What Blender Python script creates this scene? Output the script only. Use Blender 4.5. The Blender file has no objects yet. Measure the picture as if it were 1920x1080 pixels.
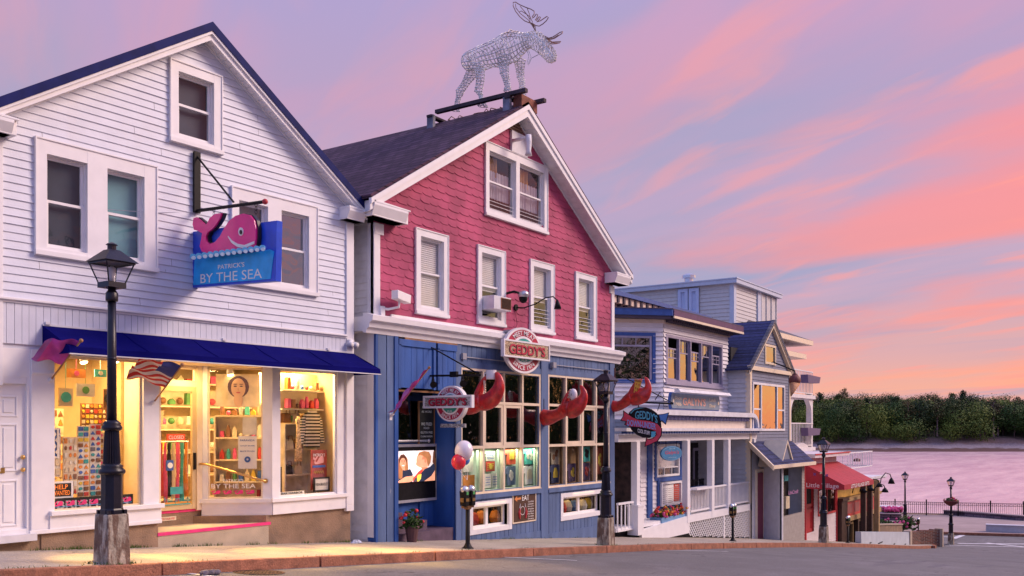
import bpy, math, random
from mathutils import Vector, Matrix, noise
random.seed(7)
rad = math.radians
sc = bpy.context.scene
C = sc.collection
# ---------------------------------------------------------------- camera
F = 1750.0                                  # focal length in pixels of the 1920 wide photograph
A = math.atan(1190 / 1750)                  # the street runs 34 degrees right of the view axis
cam = bpy.data.cameras.new('camera'); cam_o = bpy.data.objects.new('camera', cam); C.objects.link(cam_o)
cam_o.location = (0, 0, 0); cam_o.rotation_euler = (rad(90), 0, A - rad(90))
cam.sensor_width = 36; cam.lens = F / 1920 * 36; cam.shift_y = 265 / 1920
cam.clip_start = 0.1; cam.clip_end = 6000
sc.camera = cam_o
# ---------------------------------------------------------------- exposure
sc.view_settings.view_transform = 'Standard'; sc.view_settings.look = 'None'
sc.view_settings.exposure = 0.12; sc.view_settings.gamma = 1.0
sc.cycles.max_bounces = 6; sc.cycles.diffuse_bounces = 3; sc.cycles.glossy_bounces = 4
sc.cycles.transparent_max_bounces = 12; sc.cycles.sample_clamp_indirect = 3.0
sc.cycles.caustics_reflective = False; sc.cycles.caustics_refractive = False
def lin(r, g=None, b=None):
    if g is None: r, g, b = r
    f = lambda c: (c/255/12.92) if c/255 <= .04045 else ((c/255+.055)/1.055)**2.4
    return (f(r), f(g), f(b), 1)
# ---------------------------------------------------------------- sky (dusk, sun just off the right edge)
world = bpy.data.worlds.new('World'); sc.world = world; world.use_nodes = True
nt = world.node_tree; nt.nodes.clear()
def N(t, **kw):
    n = nt.nodes.new(t)
    for k, v in kw.items():
        if k == 'op': n.operation = v
        else: setattr(n, k, v)
    return n
def lk(a, b): nt.links.new(a, b)
def mathn(op, a, b=None, clamp=False):
    n = N('ShaderNodeMath', op=op); n.use_clamp = clamp
    for i, v in enumerate((a, b)):
        if v is None: continue
        if isinstance(v, (int, float)): n.inputs[i].default_value = v
        else: lk(v, n.inputs[i])
    return n.outputs[0]
def ramp(fac, stops, interp='EASE'):
    n = N('ShaderNodeValToRGB'); n.color_ramp.interpolation = interp
    e = n.color_ramp.elements
    while len(e) < len(stops): e.new(.5)
    for k, (p, c) in zip(e, stops): k.position = p; k.color = c
    lk(fac, n.inputs[0]); return n.outputs[0]
def mixc(f, a, b, mode='MIX'):
    n = N('ShaderNodeMix', data_type='RGBA', blend_type=mode)
    if isinstance(f, (int, float)): n.inputs[0].default_value = f
    else: lk(f, n.inputs[0])
    for i, v in ((6, a), (7, b)):
        if isinstance(v, tuple): n.inputs[i].default_value = v
        else: lk(v, n.inputs[i])
    return n.outputs[2]
tc = N('ShaderNodeTexCoord'); sep = N('ShaderNodeSeparateXYZ'); lk(tc.outputs['Generated'], sep.inputs[0])
zc = mathn('MAXIMUM', sep.outputs[2], 0.0)
base = ramp(zc, [(0, lin(255, 188, 138)), (.03, lin(240, 172, 150)), (.085, lin(215, 168, 172)), (.15, lin(194, 166, 190)),
                 (.24, lin(186, 162, 193)), (.34, lin(178, 158, 194)), (.44, lin(172, 158, 202)), (.62, (.46, .50, .98, 1)), (1, (.48, .60, 1.22, 1))])
zd = mathn('ADD', zc, .10)
u = mathn('DIVIDE', sep.outputs[0], zd); v = mathn('DIVIDE', sep.outputs[1], zd)
cmb = N('ShaderNodeCombineXYZ'); lk(u, cmb.inputs[0]); lk(v, cmb.inputs[1])
def cloud(angle, sx, sy, scale, detail, loc, lo, hi, dist=.4):
    mp = N('ShaderNodeMapping'); mp.inputs['Rotation'].default_value = (0, 0, rad(-angle))
    mp2 = N('ShaderNodeMapping'); mp2.inputs['Scale'].default_value = (sx, sy, 1); mp2.inputs['Location'].default_value = loc
    lk(cmb.outputs[0], mp.inputs[0]); lk(mp.outputs[0], mp2.inputs[0])
    nz = N('ShaderNodeTexNoise'); nz.inputs['Scale'].default_value = scale; nz.inputs['Detail'].default_value = detail
    nz.inputs['Distortion'].default_value = dist; lk(mp2.outputs[0], nz.inputs[0])
    r = N('ShaderNodeMapRange'); r.interpolation_type = 'SMOOTHSTEP'
    r.inputs[1].default_value = lo; r.inputs[2].default_value = hi; lk(nz.outputs[0], r.inputs[0])
    return r.outputs[0]
# how far to the right (towards the sunset) a direction lies
toward = N('ShaderNodeVectorMath', operation='DOT_PRODUCT'); lk(tc.outputs['Generated'], toward.inputs[0])
toward.inputs[1].default_value = (math.cos(rad(-22)), math.sin(rad(-22)), .0)
tw = N('ShaderNodeMapRange'); tw.inputs[1].default_value = .55; tw.inputs[2].default_value = .95; lk(toward.outputs['Value'], tw.inputs[0])
c1 = cloud(66, .55, 1.3, 1.1, 5, (2.6, .2, 0), .43, .66, .3)
c2 = cloud(62, .6, 2.1, 2.2, 9, (3.1, 2.2, 0), .50, .70, .5)
c3 = cloud(76, .45, 1.3, .8, 4, (9.3, 4.4, 0), .47, .70)
sky = mixc(mathn('MULTIPLY', c3, .8), base, lin(152, 160, 194))
pinkcol = ramp(zc, [(0, lin(255, 176, 140)), (.12, lin(255, 148, 134)), (.25, lin(250, 146, 144)), (.42, lin(226, 156, 180)), (.7, lin(190, 160, 205))])
amt = mathn('ADD', mathn('MULTIPLY', tw.outputs[0], .75), .35, True)
sky = mixc(mathn('MULTIPLY', c1, mathn('MULTIPLY', amt, .85)), sky, pinkcol)
sky = mixc(mathn('MULTIPLY', c2, mathn('MULTIPLY', amt, .6)), sky, lin(255, 158, 146))
# the bright golden sky where the sun has gone down (off to the right, out of the picture)
sund = (math.cos(rad(-26)) * .998, math.sin(rad(-26)) * .998, .06)
dp = N('ShaderNodeVectorMath', operation='DOT_PRODUCT'); lk(tc.outputs['Generated'], dp.inputs[0]); dp.inputs[1].default_value = sund
lob = N('ShaderNodeMapRange'); lob.interpolation_type = 'SMOOTHSTEP'; lob.inputs[1].default_value = .90; lob.inputs[2].default_value = .985
lk(dp.outputs['Value'], lob.inputs[0])
low = N('ShaderNodeMapRange'); low.inputs[1].default_value = .22; low.inputs[2].default_value = .03; lk(zc, low.inputs[0])
lo2 = mathn('MULTIPLY', lob.outputs[0], low.outputs[0])
golden = ramp(zc, [(0, (1.9, .62, .25, 1)), (.055, (1.9, .85, .28, 1)), (.13, (1.8, 1.45, .55, 1)), (.24, (1.1, .6, .6, 1))])
sky = mixc(lo2, sky, golden)
bl = N('ShaderNodeVectorMath', operation='DOT_PRODUCT'); lk(tc.outputs['Generated'], bl.inputs[0]); bl.inputs[1].default_value = (math.cos(rad(165)), math.sin(rad(165)), .0)
bm = N('ShaderNodeMapRange'); bm.inputs[1].default_value = .15; bm.inputs[2].default_value = .6; lk(bl.outputs['Value'], bm.inputs[0])
sky = mixc(bm.outputs[0], sky, (.34, .43, .85, 1))      # clear blue dusk behind the town, opposite the sunset
below = N('ShaderNodeMapRange'); below.inputs[1].default_value = -.02; below.inputs[2].default_value = -.3; lk(sep.outputs[2], below.inputs[0])
sky = mixc(below.outputs[0], sky, (.16, .12, .16, 1))
bg = N('ShaderNodeBackground'); bg.inputs[1].default_value = 1.0; lk(sky, bg.inputs[0])
wo = N('ShaderNodeOutputWorld'); lk(bg.outputs[0], wo.inputs[0])
# ---------------------------------------------------------------- sun: soft pink light of the western sky
sun = bpy.data.lights.new('sun', 'SUN'); sun.energy = 3.2; sun.angle = rad(26); sun.color = (1.0, .76, .64)
sun_o = bpy.data.objects.new('sun', sun); C.objects.link(sun_o)
sun_dir = Vector((math.cos(rad(-46)) * math.cos(rad(34)), math.sin(rad(-46)) * math.cos(rad(34)), math.sin(rad(34))))
sun_o.rotation_euler = sun_dir.to_track_quat('Z', 'Y').to_euler(); sun_o.location = (20, -40, 30)

# ================================================================ helpers
class Fr:
    """A frame standing on the street: s runs along it, d into the depth, z up."""
    def __init__(f, X=0, Y=0, deg=0):
        f.X, f.Y, f.deg = X, Y, deg; a = rad(deg); f.c, f.s = math.cos(a), math.sin(a)
        f.m = Matrix.Translation((X, Y, 0)) @ Matrix.Rotation(a, 4, 'Z')
    def p(f, x, y, d=0, nrm=(0, 1)):
        """Where the sight line of the photograph's pixel x, y meets the vertical plane nrm.(s,d)=d of this frame."""
        fx, fy = math.cos(A), math.sin(A); rx, ry = fy, -fx
        r = (fx*F + rx*(x-960), fy*F + ry*(x-960), -(y-805.0))
        lx = f.c*r[0] + f.s*r[1]; ly = -f.s*r[0] + f.c*r[1]
        ox = -f.c*f.X - f.s*f.Y; oy = f.s*f.X - f.c*f.Y
        t = (d - (nrm[0]*ox + nrm[1]*oy)) / (nrm[0]*lx + nrm[1]*ly)
        return (ox + lx*t, oy + ly*t, r[2]*t)
    def w(f, s, d, z): return f.m @ Vector((s, d, z))
    def sub(f, s, d, deg):
        q = f.m @ Vector((s, d, 0)); return Fr(q.x, q.y, f.deg + deg)
    def R(f, x0, y0, x1, y1, d=0):
        a = f.p(x0, y0, d); b = f.p(x1, y1, d); return (a[0], b[0], b[2], a[2])
WF = Fr()
WM = {}
def wm(o): return WM[o.name] if o else Matrix.Identity(4)
def tag(o, label, cat, group=None, kind=None):
    if label: o['label'] = label
    if cat: o['category'] = cat
    if group: o['group'] = group
    if kind: o['kind'] = kind
    return o
def thing(name, label, cat, at, rz=0, group=None):
    o = bpy.data.objects.new(name, None); C.objects.link(o); o.empty_display_size = .2
    o.location = at; o.rotation_euler = (0, 0, rad(rz))
    WM[o.name] = Matrix.Translation(at) @ Matrix.Rotation(rad(rz), 4, 'Z')
    return tag(o, label, cat, group)
def dup(root, loc, rz=0, label=None, scale=None):
    def rec(o, par):
        c = o.copy(); C.objects.link(c); c.parent = par; WM[c.name] = Matrix.Identity(4)
        for ch in kids.get(o.name, []): rec(ch, c)
        return c
    r = rec(root, None); r.location = loc; r.rotation_euler = (0, 0, rad(rz))
    if scale: r.scale = scale
    if label: r['label'] = label
    return r
kids = {}
SPLIT = {'corner_boards': 'corner_board', 'pilasters': 'pilaster', 'bay_sides': 'bay_side', 'shopfront_panels': 'shopfront_panel', 'window_guards': 'window_guard'}
class MB:
    def __init__(s, fr=WF): s.fr = fr; s.v = []; s.f = []; s.mi = []; s.k = 0; s.sm = []; s.smooth = False
    def face(s, pts):
        n = len(s.v); s.v.extend(pts); s.f.append(tuple(range(n, n+len(pts)))); s.mi.append(s.k); s.sm.append(s.smooth); return s
    def add(s, vs, fs):
        n = len(s.v); s.v.extend(vs)
        for f in fs: s.f.append(tuple(i+n for i in f)); s.mi.append(s.k); s.sm.append(s.smooth)
        return s
    def box(s, s0, s1, d0, d1, z0, z1):
        if s0 > s1: s0, s1 = s1, s0
        if d0 > d1: d0, d1 = d1, d0
        if z0 > z1: z0, z1 = z1, z0
        return s.hexa([(s0,d0,z0),(s1,d0,z0),(s1,d1,z0),(s0,d1,z0)], [(s0,d0,z1),(s1,d0,z1),(s1,d1,z1),(s0,d1,z1)])
    def hexa(s, b, t):
        return s.add(list(b)+list(t), [(3,2,1,0),(4,5,6,7),(0,1,5,4),(1,2,6,5),(2,3,7,6),(3,0,4,7)])
    def prism(s, poly, d0, d1, ax='d'):
        """poly is (s,z) extruded along d, (d,z) along s (ax='s') or (s,d) along z (ax='z')"""
        mk = {'d': lambda a, b, t: (a, t, b), 's': lambda a, b, t: (t, a, b), 'z': lambda a, b, t: (a, b, t)}[ax]
        n = len(poly); vs = [mk(a, b, d0) for a, b in poly] + [mk(a, b, d1) for a, b in poly]
        sa = sum(poly[i][0]*poly[(i+1) % n][1]-poly[(i+1) % n][0]*poly[i][1] for i in range(n))
        fs = [tuple(range(n)), tuple(range(2*n-1, n-1, -1))] + [(i, i+n, (i+1) % n+n, (i+1) % n) for i in range(n)]
        flip = (sa < 0) ^ (d1 < d0) ^ (ax == 's') ^ (ax == 'z')
        if ax == 'd': pass
        if flip: fs = [tuple(reversed(f)) for f in fs]
        return s.add(vs, fs)
    def tube(s, pts, r, n=6, closed=False, flat=None):
        pts = [Vector(p) for p in pts]; m = len(pts)
        rr = r if isinstance(r, (list, tuple)) else [r]*m
        vs, fs = [], []; up = None
        for i, p in enumerate(pts):
            a = pts[(i-1) % m] if (closed or i > 0) else p; b = pts[(i+1) % m] if (closed or i < m-1) else p
            t = (b-a).normalized() if (b-a).length > 1e-9 else Vector((0, 0, 1))
            if up is None:
                up = Vector((0, 0, 1)) if abs(t.z) < .9 else Vector((0, 1, 0))
            x = t.cross(up)
            if x.length < 1e-6: x = t.orthogonal()
            x.normalize(); y = x.cross(t).normalized(); up = y
            r0 = rr[i]; ra, rb = r0 if isinstance(r0, tuple) else (r0, r0)
            for k in range(n):
                q = 2*math.pi*k/n; vs.append(tuple(p + x*math.cos(q)*ra + y*math.sin(q)*rb))
        for i in range(m if closed else m-1):
            j = (i+1) % m
            for k in range(n):
                k2 = (k+1) % n; fs.append((i*n+k, i*n+k2, j*n+k2, j*n+k))
        if not closed: fs += [tuple(range(n-1, -1, -1)), tuple((m-1)*n+k for k in range(n))]
        return s.add(vs, fs)
    def lathe(s, c, prof, n=16, rot=0, sq=False):
        """prof: (radius, z) from the bottom up round the vertical through c=(s,d)"""
        vs, fs = [], []; m = len(prof); k_ = 1/math.cos(math.pi/n) if sq else 1
        for r, z in prof:
            for k in range(n):
                q = 2*math.pi*k/n+rot; vs.append((c[0]+math.cos(q)*r*k_, c[1]+math.sin(q)*r*k_, z))
        for i in range(m-1):
            for k in range(n):
                k2 = (k+1) % n; fs.append((i*n+k, i*n+k2, (i+1)*n+k2, (i+1)*n+k))
        fs += [tuple(range(n-1, -1, -1)), tuple((m-1)*n+k for k in range(n))]
        return s.add(vs, fs)
    def ball(s, c, r, n=12, m=8):
        rx, ry, rz = r if isinstance(r, tuple) else (r, r, r)
        vs, fs = [(c[0], c[1], c[2]-rz)], []
        for i in range(1, m):
            t = math.pi*i/m
            for k in range(n):
                q = 2*math.pi*k/n; vs.append((c[0]+rx*math.sin(t)*math.cos(q), c[1]+ry*math.sin(t)*math.sin(q), c[2]-rz*math.cos(t)))
        vs.append((c[0], c[1], c[2]+rz)); L = len(vs)-1
        for k in range(n): fs.append((0, 1+(k+1) % n, 1+k))
        for i in range(m-2):
            for k in range(n):
                k2 = (k+1) % n; a = 1+i*n; fs.append((a+k, a+k2, a+n+k2, a+n+k))
        for k in range(n): fs.append((L, L-n+k, L-n+(k+1) % n))
        return s.add(vs, fs)
    def disc(s, c, r, d0, d1, n=32, rz=None):
        rz = rz or r
        return s.prism([(c[0]+r*math.cos(2*math.pi*k/n), c[1]+rz*math.sin(2*math.pi*k/n)) for k in range(n)], d0, d1)
    def ring(s, c, r0, r1, d0, d1, n=40, a0=0, a1=360):
        for k in range(n):
            a, b = rad(a0+(a1-a0)*k/n), rad(a0+(a1-a0)*(k+1)/n)
            P = lambda r, q: (c[0]+r*math.cos(q), c[1]+r*math.sin(q))
            s.prism([P(r0, a), P(r1, a), P(r1, b), P(r0, b)], d0, d1)
        return s
    def text(s, body, place, size=1.0, bold=0.0, depth=0.0, align='CENTER', shear=0, spacing=1.0, height=None, width=None):
        """place(u, v, w) -> frame point; u along the line, v up, w towards the reader"""
        cu = bpy.data.curves.new('lettering', 'FONT'); cu.body = body; cu.size = size; cu.align_x = align; cu.align_y = 'CENTER'
        cu.offset = bold*size; cu.extrude = depth; cu.shear = shear; cu.space_character = spacing; cu.resolution_u = 3
        o = bpy.data.objects.new('lettering', cu); C.objects.link(o)
        dg = bpy.context.evaluated_depsgraph_get(); me = o.evaluated_get(dg).to_mesh()
        vs = [v.co.copy() for v in me.vertices]; fs = [tuple(p.vertices) for p in me.polygons]
        o.evaluated_get(dg).to_mesh_clear(); bpy.data.objects.remove(o); bpy.data.curves.remove(cu)
        if width and vs:
            x0 = min(v.x for v in vs); x1 = max(v.x for v in vs)
            for v in vs: v.x = ((v.x-x0)/(x1-x0)-.5)*width
        if height and vs:
            y0 = min(v.y for v in vs); y1 = max(v.y for v in vs)
            for v in vs: v.y = ((v.y-y0)/(y1-y0)-.5)*height
        return s.add([tuple(place(v.x, v.y, v.z)) for v in vs], fs)
    def build(s, name, mats, parent=None, label=None, cat=None, group=None, kind=None, bevel=0):
        if name in SPLIT and parent:                              # every loose board its own part
            par = list(range(len(s.v)))
            def find(i):
                while par[i] != i: par[i] = par[par[i]]; i = par[i]
                return i
            for f in s.f:
                for i in f[1:]: par[find(i)] = find(f[0])
            grp = {}
            for f, k, sm in zip(s.f, s.mi, s.sm): grp.setdefault(find(f[0]), []).append((f, k, sm))
            for fs in grp.values():
                q = MB(s.fr); ids = sorted({i for f, _, _ in fs for i in f}); mp = {i: j for j, i in enumerate(ids)}
                q.v = [s.v[i] for i in ids]; q.f = [tuple(mp[i] for i in f) for f, _, _ in fs]; q.mi = [k for _, k, _ in fs]; q.sm = [m for _, _, m in fs]
                o = q.build(SPLIT[name], mats, parent, bevel=bevel)
            return o
        if not isinstance(mats, (list, tuple)): mats = [mats]
        W = [s.fr.m @ Vector(v) for v in s.v]
        if parent: inv = wm(parent).inverted(); M0 = None
        else:
            lo = [min(v[i] for v in W) for i in range(3)]; hi = [max(v[i] for v in W) for i in range(3)]
            at = ((lo[0]+hi[0])/2, (lo[1]+hi[1])/2, lo[2]); M0 = Matrix.Translation(at); inv = M0.inverted()
        me = bpy.data.meshes.new(name); me.from_pydata([tuple(inv @ v) for v in W], [], s.f)
        if 9 in s.mi: s.mi = [len(mats) if k == 9 else k for k in s.mi]; mats = list(mats)+[mat('board_joint', (.16, .15, .18), .9)]
        for m in mats: me.materials.append(m)
        me.polygons.foreach_set('material_index', s.mi); me.polygons.foreach_set('use_smooth', s.sm)
        me.validate(); me.update()
        o = bpy.data.objects.new(name, me); C.objects.link(o)
        if parent: o.parent = parent; WM[o.name] = wm(parent); kids.setdefault(parent.name, []).append(o)
        else: o.location = M0.translation; WM[o.name] = M0
        if bevel:
            b = o.modifiers.new('bevel', 'BEVEL'); b.width = bevel; b.segments = 2; b.limit_method = 'ANGLE'
        return tag(o, label, cat, group, kind)
def cut(lo, hi, z0, z1, holes):
    """the stretches of [lo,hi] left by the openings that cover the band z0..z1"""
    iv = [(lo, hi)]; zm = (z0+z1)/2
    for h in holes:
        if h[2] < zm < h[3]:
            nv = []
            for a, b in iv:
                if h[1] <= a or h[0] >= b: nv.append((a, b)); continue
                if h[0] > a: nv.append((a, h[0]))
                if h[1] < b: nv.append((h[1], b))
            iv = nv
    return iv
def siding(mb, rng, z0, z1, pitch, lip, d, holes=(), breaks=()):
    """lapped boards: every board leans out towards its foot and throws a thin shadow"""
    z = z0; k0 = mb.k
    while z < z1-1e-4:
        zt = min(z+pitch, z1); j = random.uniform(.85, 1.15)*lip
        cuts = sorted({z, zt} | {c for h in holes for c in (h[2], h[3]) if z < c < zt} | {c for c in breaks if z < c < zt})
        for a, b in zip(cuts, cuts[1:]):
            (la, ha), (lb, hb) = rng(a), rng(b)
            lm, hm = (la+lb)/2, (ha+hb)/2
            for p, q in cut(lm, hm, a, b, holes):
                pa, pb = (la, lb) if p == lm else (p, p); qa, qb = (ha, hb) if q == hm else (q, q)
                da = d-j*(1-(a-z)/pitch); db = d-j*(1-(b-z)/pitch)
                mb.face([(pa, da, a), (qa, da, a), (qb, db, b), (pb, db, b)])
                if a == z: mb.face([(pa, d+.002, a), (qa, d+.002, a), (qa, da, a), (pa, da, a)])
                if pitch < .2 and q-p > 1 and random.random() < .4*(q-p)/3:  # butt joint between two board lengths
                    x_ = random.uniform(p+.3, q-.3); mb.k = 9; mb.face([(x_-.003, da-.0012, a), (x_+.003, da-.0012, a), (x_+.003, db-.0012, b), (x_-.003, db-.0012, b)]); mb.k = k0
        z = zt
def planks(mb, s0, s1, z0, z1, w, gap, d, holes=(), t=.02, jit=.004):
    s = s0
    while s < s1-1e-3:
        e = min(s+w*random.uniform(.92, 1.08), s1); sm = (s+e)/2; dd = d-t+random.uniform(-jit, jit)
        zz = [(z0(sm) if callable(z0) else z0, z1(sm) if callable(z1) else z1)]
        cs = sorted({s, e} | {c for h in holes for c in (h[0], h[1]) if s < c < e})
        for a, b in zip(cs, cs[1:]):
            sw = [(h[2], h[3], h[0], h[1]) for h in holes]
            for p, q in cut(zz[0][0], zz[0][1], a, b, sw):
                mb.box(a+(gap/2 if a == s else 0), b-(gap/2 if b == e else 0), dd, d, p, q)
        s = e
def sheet(mb, rng, z0, z1, d, holes=(), breaks=()):
    cuts = sorted({z0, z1} | {c for h in holes for c in (h[2], h[3]) if z0 < c < z1} | {c for c in breaks if z0 < c < z1})
    for a, b in zip(cuts, cuts[1:]):
        (la, ha), (lb, hb) = rng(a+1e-6), rng(b-1e-6); lm, hm = (la+lb)/2, (ha+hb)/2
        for p, q in cut(lm, hm, a, b, holes):
            pa, pb = (la, lb) if p == lm else (p, p); qa, qb = (ha, hb) if q == hm else (q, q)
            mb.face([(pa, d, a), (qa, d, a), (qb, d, b), (pb, d, b)])
def frame(mb, s0, s1, z0, z1, w, d0, d1, wb=None, wt=None):
    wb = w if wb is None else wb; wt = w if wt is None else wt
    mb.box(s0, s0+w, d0, d1, z0, z1); mb.box(s1-w, s1, d0, d1, z0, z1)
    mb.box(s0+w, s1-w, d0+.002, d1, z1-wt, z1); mb.box(s0+w, s1-w, d0+.002, d1, z0, z0+wb)
# ================================================================ materials
MC = {}
def mat(name, col, rough=.6, var=.07, scale=5, bump=0, bscale=60, metal=0, stretch=None, chip=None, emit=0, spec=.4, mottle=None, coat=0):
    if name in MC: return MC[name]
    m = bpy.data.materials.new(name); m.use_nodes = True; t = m.node_tree; b = t.nodes['Principled BSDF']
    MC[name] = m
    if len(col) == 3: col = (*col, 1)
    b.inputs['Roughness'].default_value = rough; b.inputs['Metallic'].default_value = metal
    b.inputs['Specular IOR Level'].default_value = spec; b.inputs['Coat Weight'].default_value = coat
    def nd(k): return t.nodes.new(k)
    co = nd('ShaderNodeTexCoord'); mp = nd('ShaderNodeMapping'); t.links.new(co.outputs['Object'], mp.inputs[0])
    if stretch: mp.inputs['Scale'].default_value = stretch
    n = nd('ShaderNodeTexNoise'); n.inputs['Scale'].default_value = scale; n.inputs['Detail'].default_value = 6
    t.links.new(mp.outputs[0], n.inputs[0])
    r = nd('ShaderNodeValToRGB'); e = r.color_ramp.elements
    e[0].position = .3; e[1].position = .7
    e[0].color = tuple(max(0, c*(1-var*1.6)) for c in col[:3])+(1,); e[1].color = tuple(min(1, c*(1+var)) for c in col[:3])+(1,)
    t.links.new(n.outputs[0], r.inputs[0]); out = r.outputs[0]
    def over(out, colr, lo, hi, sc_, amt=1, st=None):
        n2 = nd('ShaderNodeTexNoise'); n2.inputs['Scale'].default_value = sc_; n2.inputs['Detail'].default_value = 8; n2.inputs['Roughness'].default_value = .65
        mp2 = nd('ShaderNodeMapping'); t.links.new(co.outputs['Object'], mp2.inputs[0]); mp2.inputs['Location'].default_value = (3.3, 7.1, 1.9)
        if st: mp2.inputs['Scale'].default_value = st
        t.links.new(mp2.outputs[0], n2.inputs[0])
        mr = nd('ShaderNodeMapRange'); mr.inputs[1].default_value = lo; mr.inputs[2].default_value = hi; mr.inputs[4].default_value = amt
        t.links.new(n2.outputs[0], mr.inputs[0])
        mx = nd('ShaderNodeMix'); mx.data_type = 'RGBA'; t.links.new(mr.outputs[0], mx.inputs[0]); t.links.new(out, mx.inputs[6])
        mx.inputs[7].default_value = (*colr[:3], 1); return mx.outputs[2]
    if mottle: out = over(out, *mottle)
    if chip: out = over(out, *chip)
    t.links.new(out, b.inputs['Base Color'])
    if emit: t.links.new(out, b.inputs['Emission Color']); b.inputs['Emission Strength'].default_value = emit
    if bump:
        n3 = nd('ShaderNodeTexNoise'); n3.inputs['Scale'].default_value = bscale; n3.inputs['Detail'].default_value = 5
        t.links.new(mp.outputs[0], n3.inputs[0]); bp = nd('ShaderNodeBump'); bp.inputs['Strength'].default_value = bump; bp.inputs['Distance'].default_value = .02
        t.links.new(n3.outputs[0], bp.inputs['Height']); t.links.new(bp.outputs[0], b.inputs['Normal'])
    return m
def glassmat(name, ior=1.9, tint=(.82, .86, .88), rough=.02, wav=.0):
    if name in MC: return MC[name]
    m = bpy.data.materials.new(name); m.use_nodes = True; t = m.node_tree; t.nodes.clear(); MC[name] = m
    o = t.nodes.new('ShaderNodeOutputMaterial'); mx = t.nodes.new('ShaderNodeMixShader'); tr = t.nodes.new('ShaderNodeBsdfTransparent'); g = t.nodes.new('ShaderNodeBsdfGlossy')
    lw = t.nodes.new('ShaderNodeLayerWeight'); lw.inputs[0].default_value = .5; pw = t.nodes.new('ShaderNodeMath'); pw.operation = 'POWER'; pw.inputs[1].default_value = 5
    t.links.new(lw.outputs['Facing'], pw.inputs[0]); r0 = ((ior-1)/(ior+1))**2; fr = t.nodes.new('ShaderNodeMapRange'); fr.inputs[3].default_value = r0; fr.inputs[4].default_value = 1
    t.links.new(pw.outputs[0], fr.inputs[0]); tr.inputs[0].default_value = (*tint, 1); g.inputs['Roughness'].default_value = rough
    g.inputs['Color'].default_value = (1, 1, 1, 1)
    co = t.nodes.new('ShaderNodeTexCoord'); n = t.nodes.new('ShaderNodeTexNoise'); n.inputs['Scale'].default_value = 1.6; bp = t.nodes.new('ShaderNodeBump')
    bp.inputs['Strength'].default_value = .25; bp.inputs['Distance'].default_value = wav; t.links.new(co.outputs['Object'], n.inputs[0]); t.links.new(n.outputs[0], bp.inputs['Height'])
    if wav: t.links.new(bp.outputs[0], g.inputs['Normal'])
    t.links.new(fr.outputs[0], mx.inputs[0]); t.links.new(tr.outputs[0], mx.inputs[1]); t.links.new(g.outputs[0], mx.inputs[2]); t.links.new(mx.outputs[0], o.inputs[0])
    return m
def tilemat(name, c1, c2, mortar, bw, bh, msize=.02, rough=.8, bump=.4, axis='xy', off=.5, var=.1):
    """bricks, stones or shingles laid on a surface"""
    if name in MC: return MC[name]
    m = bpy.data.materials.new(name); m.use_nodes = True; t = m.node_tree; b = t.nodes['Principled BSDF']; MC[name] = m
    co = t.nodes.new('ShaderNodeTexCoord'); sp = t.nodes.new('ShaderNodeSeparateXYZ'); cb = t.nodes.new('ShaderNodeCombineXYZ')
    t.links.new(co.outputs['Object'], sp.inputs[0])
    ix = {'x': 0, 'y': 1, 'z': 2}
    if axis == 'sz':                      # any upright face: x+y against z
        ad = t.nodes.new('ShaderNodeMath'); t.links.new(sp.outputs[0], ad.inputs[0]); t.links.new(sp.outputs[1], ad.inputs[1]); t.links.new(ad.outputs[0], cb.inputs[0]); t.links.new(sp.outputs[2], cb.inputs[1])
    else:
        t.links.new(sp.outputs[ix[axis[0]]], cb.inputs[0]); t.links.new(sp.outputs[ix[axis[1]]], cb.inputs[1])
    br = t.nodes.new('ShaderNodeTexBrick'); br.inputs['Scale'].default_value = 1; br.inputs['Brick Width'].default_value = bw; br.inputs['Row Height'].default_value = bh
    br.inputs['Mortar Size'].default_value = msize; br.inputs['Mortar Smooth'].default_value = .3; br.offset = off; br.inputs['Bias'].default_value = 0
    br.inputs['Color1'].default_value = (*c1, 1); br.inputs['Color2'].default_value = (*c2, 1); br.inputs['Mortar'].default_value = (*mortar, 1)
    t.links.new(cb.outputs[0], br.inputs[0])
    n = t.nodes.new('ShaderNodeTexNoise'); n.inputs['Scale'].default_value = 9; n.inputs['Detail'].default_value = 7; t.links.new(co.outputs['Object'], n.inputs[0])
    mx = t.nodes.new('ShaderNodeMix'); mx.data_type = 'RGBA'; mx.blend_type = 'OVERLAY'; mx.inputs[0].default_value = .6
    t.links.new(br.outputs[0], mx.inputs[6]); t.links.new(n.outputs[0], mx.inputs[7]); t.links.new(mx.outputs[2], b.inputs['Base Color'])
    b.inputs['Roughness'].default_value = rough; b.inputs['Specular IOR Level'].default_value = .3
    bp = t.nodes.new('ShaderNodeBump'); bp.inputs['Strength'].default_value = bump; bp.inputs['Distance'].default_value = .02; bp.invert = True
    t.links.new(br.outputs['Fac'], bp.inputs['Height']); t.links.new(bp.outputs[0], b.inputs['Normal'])
    return m
white2 = mat('white_paint_warm', (.78, .74, .76), .5, .04, 3, mottle=((.62, .58, .6), .56, .75, 2.2, .4, (1, 1, .4)))
white = mat('white_paint', (.66, .68, .77), .5, .04, 3, bump=.12, bscale=40, mottle=((.62, .60, .64), .56, .75, 2.2, .45, (1, 1, .4)))
whitetrim = mat('white_trim', (.82, .80, .81), .45, .03, 4, mottle=((.6, .58, .6), .6, .8, 5, .35, (1, 1, .5)))
whiteold = mat('white_weathered', (.70, .69, .72), .6, .08, 4, mottle=((.45, .43, .45), .55, .75, 3, .5, (1, 1, .5)))
navy = mat('navy_metal', (.015, .02, .12), .5, .2, 4, spec=.15)
awnblue = mat('blue_canvas', (.006, .006, .115), .95, .12, 2, bump=.25, bscale=300, spec=.03)
gpink = mat('raspberry_paint', (.45, .070, .155), .75, .24, 1.3, bump=.35, bscale=45, chip=((.52, .42, .30), .675, .685, 1.7, .85))
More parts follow.
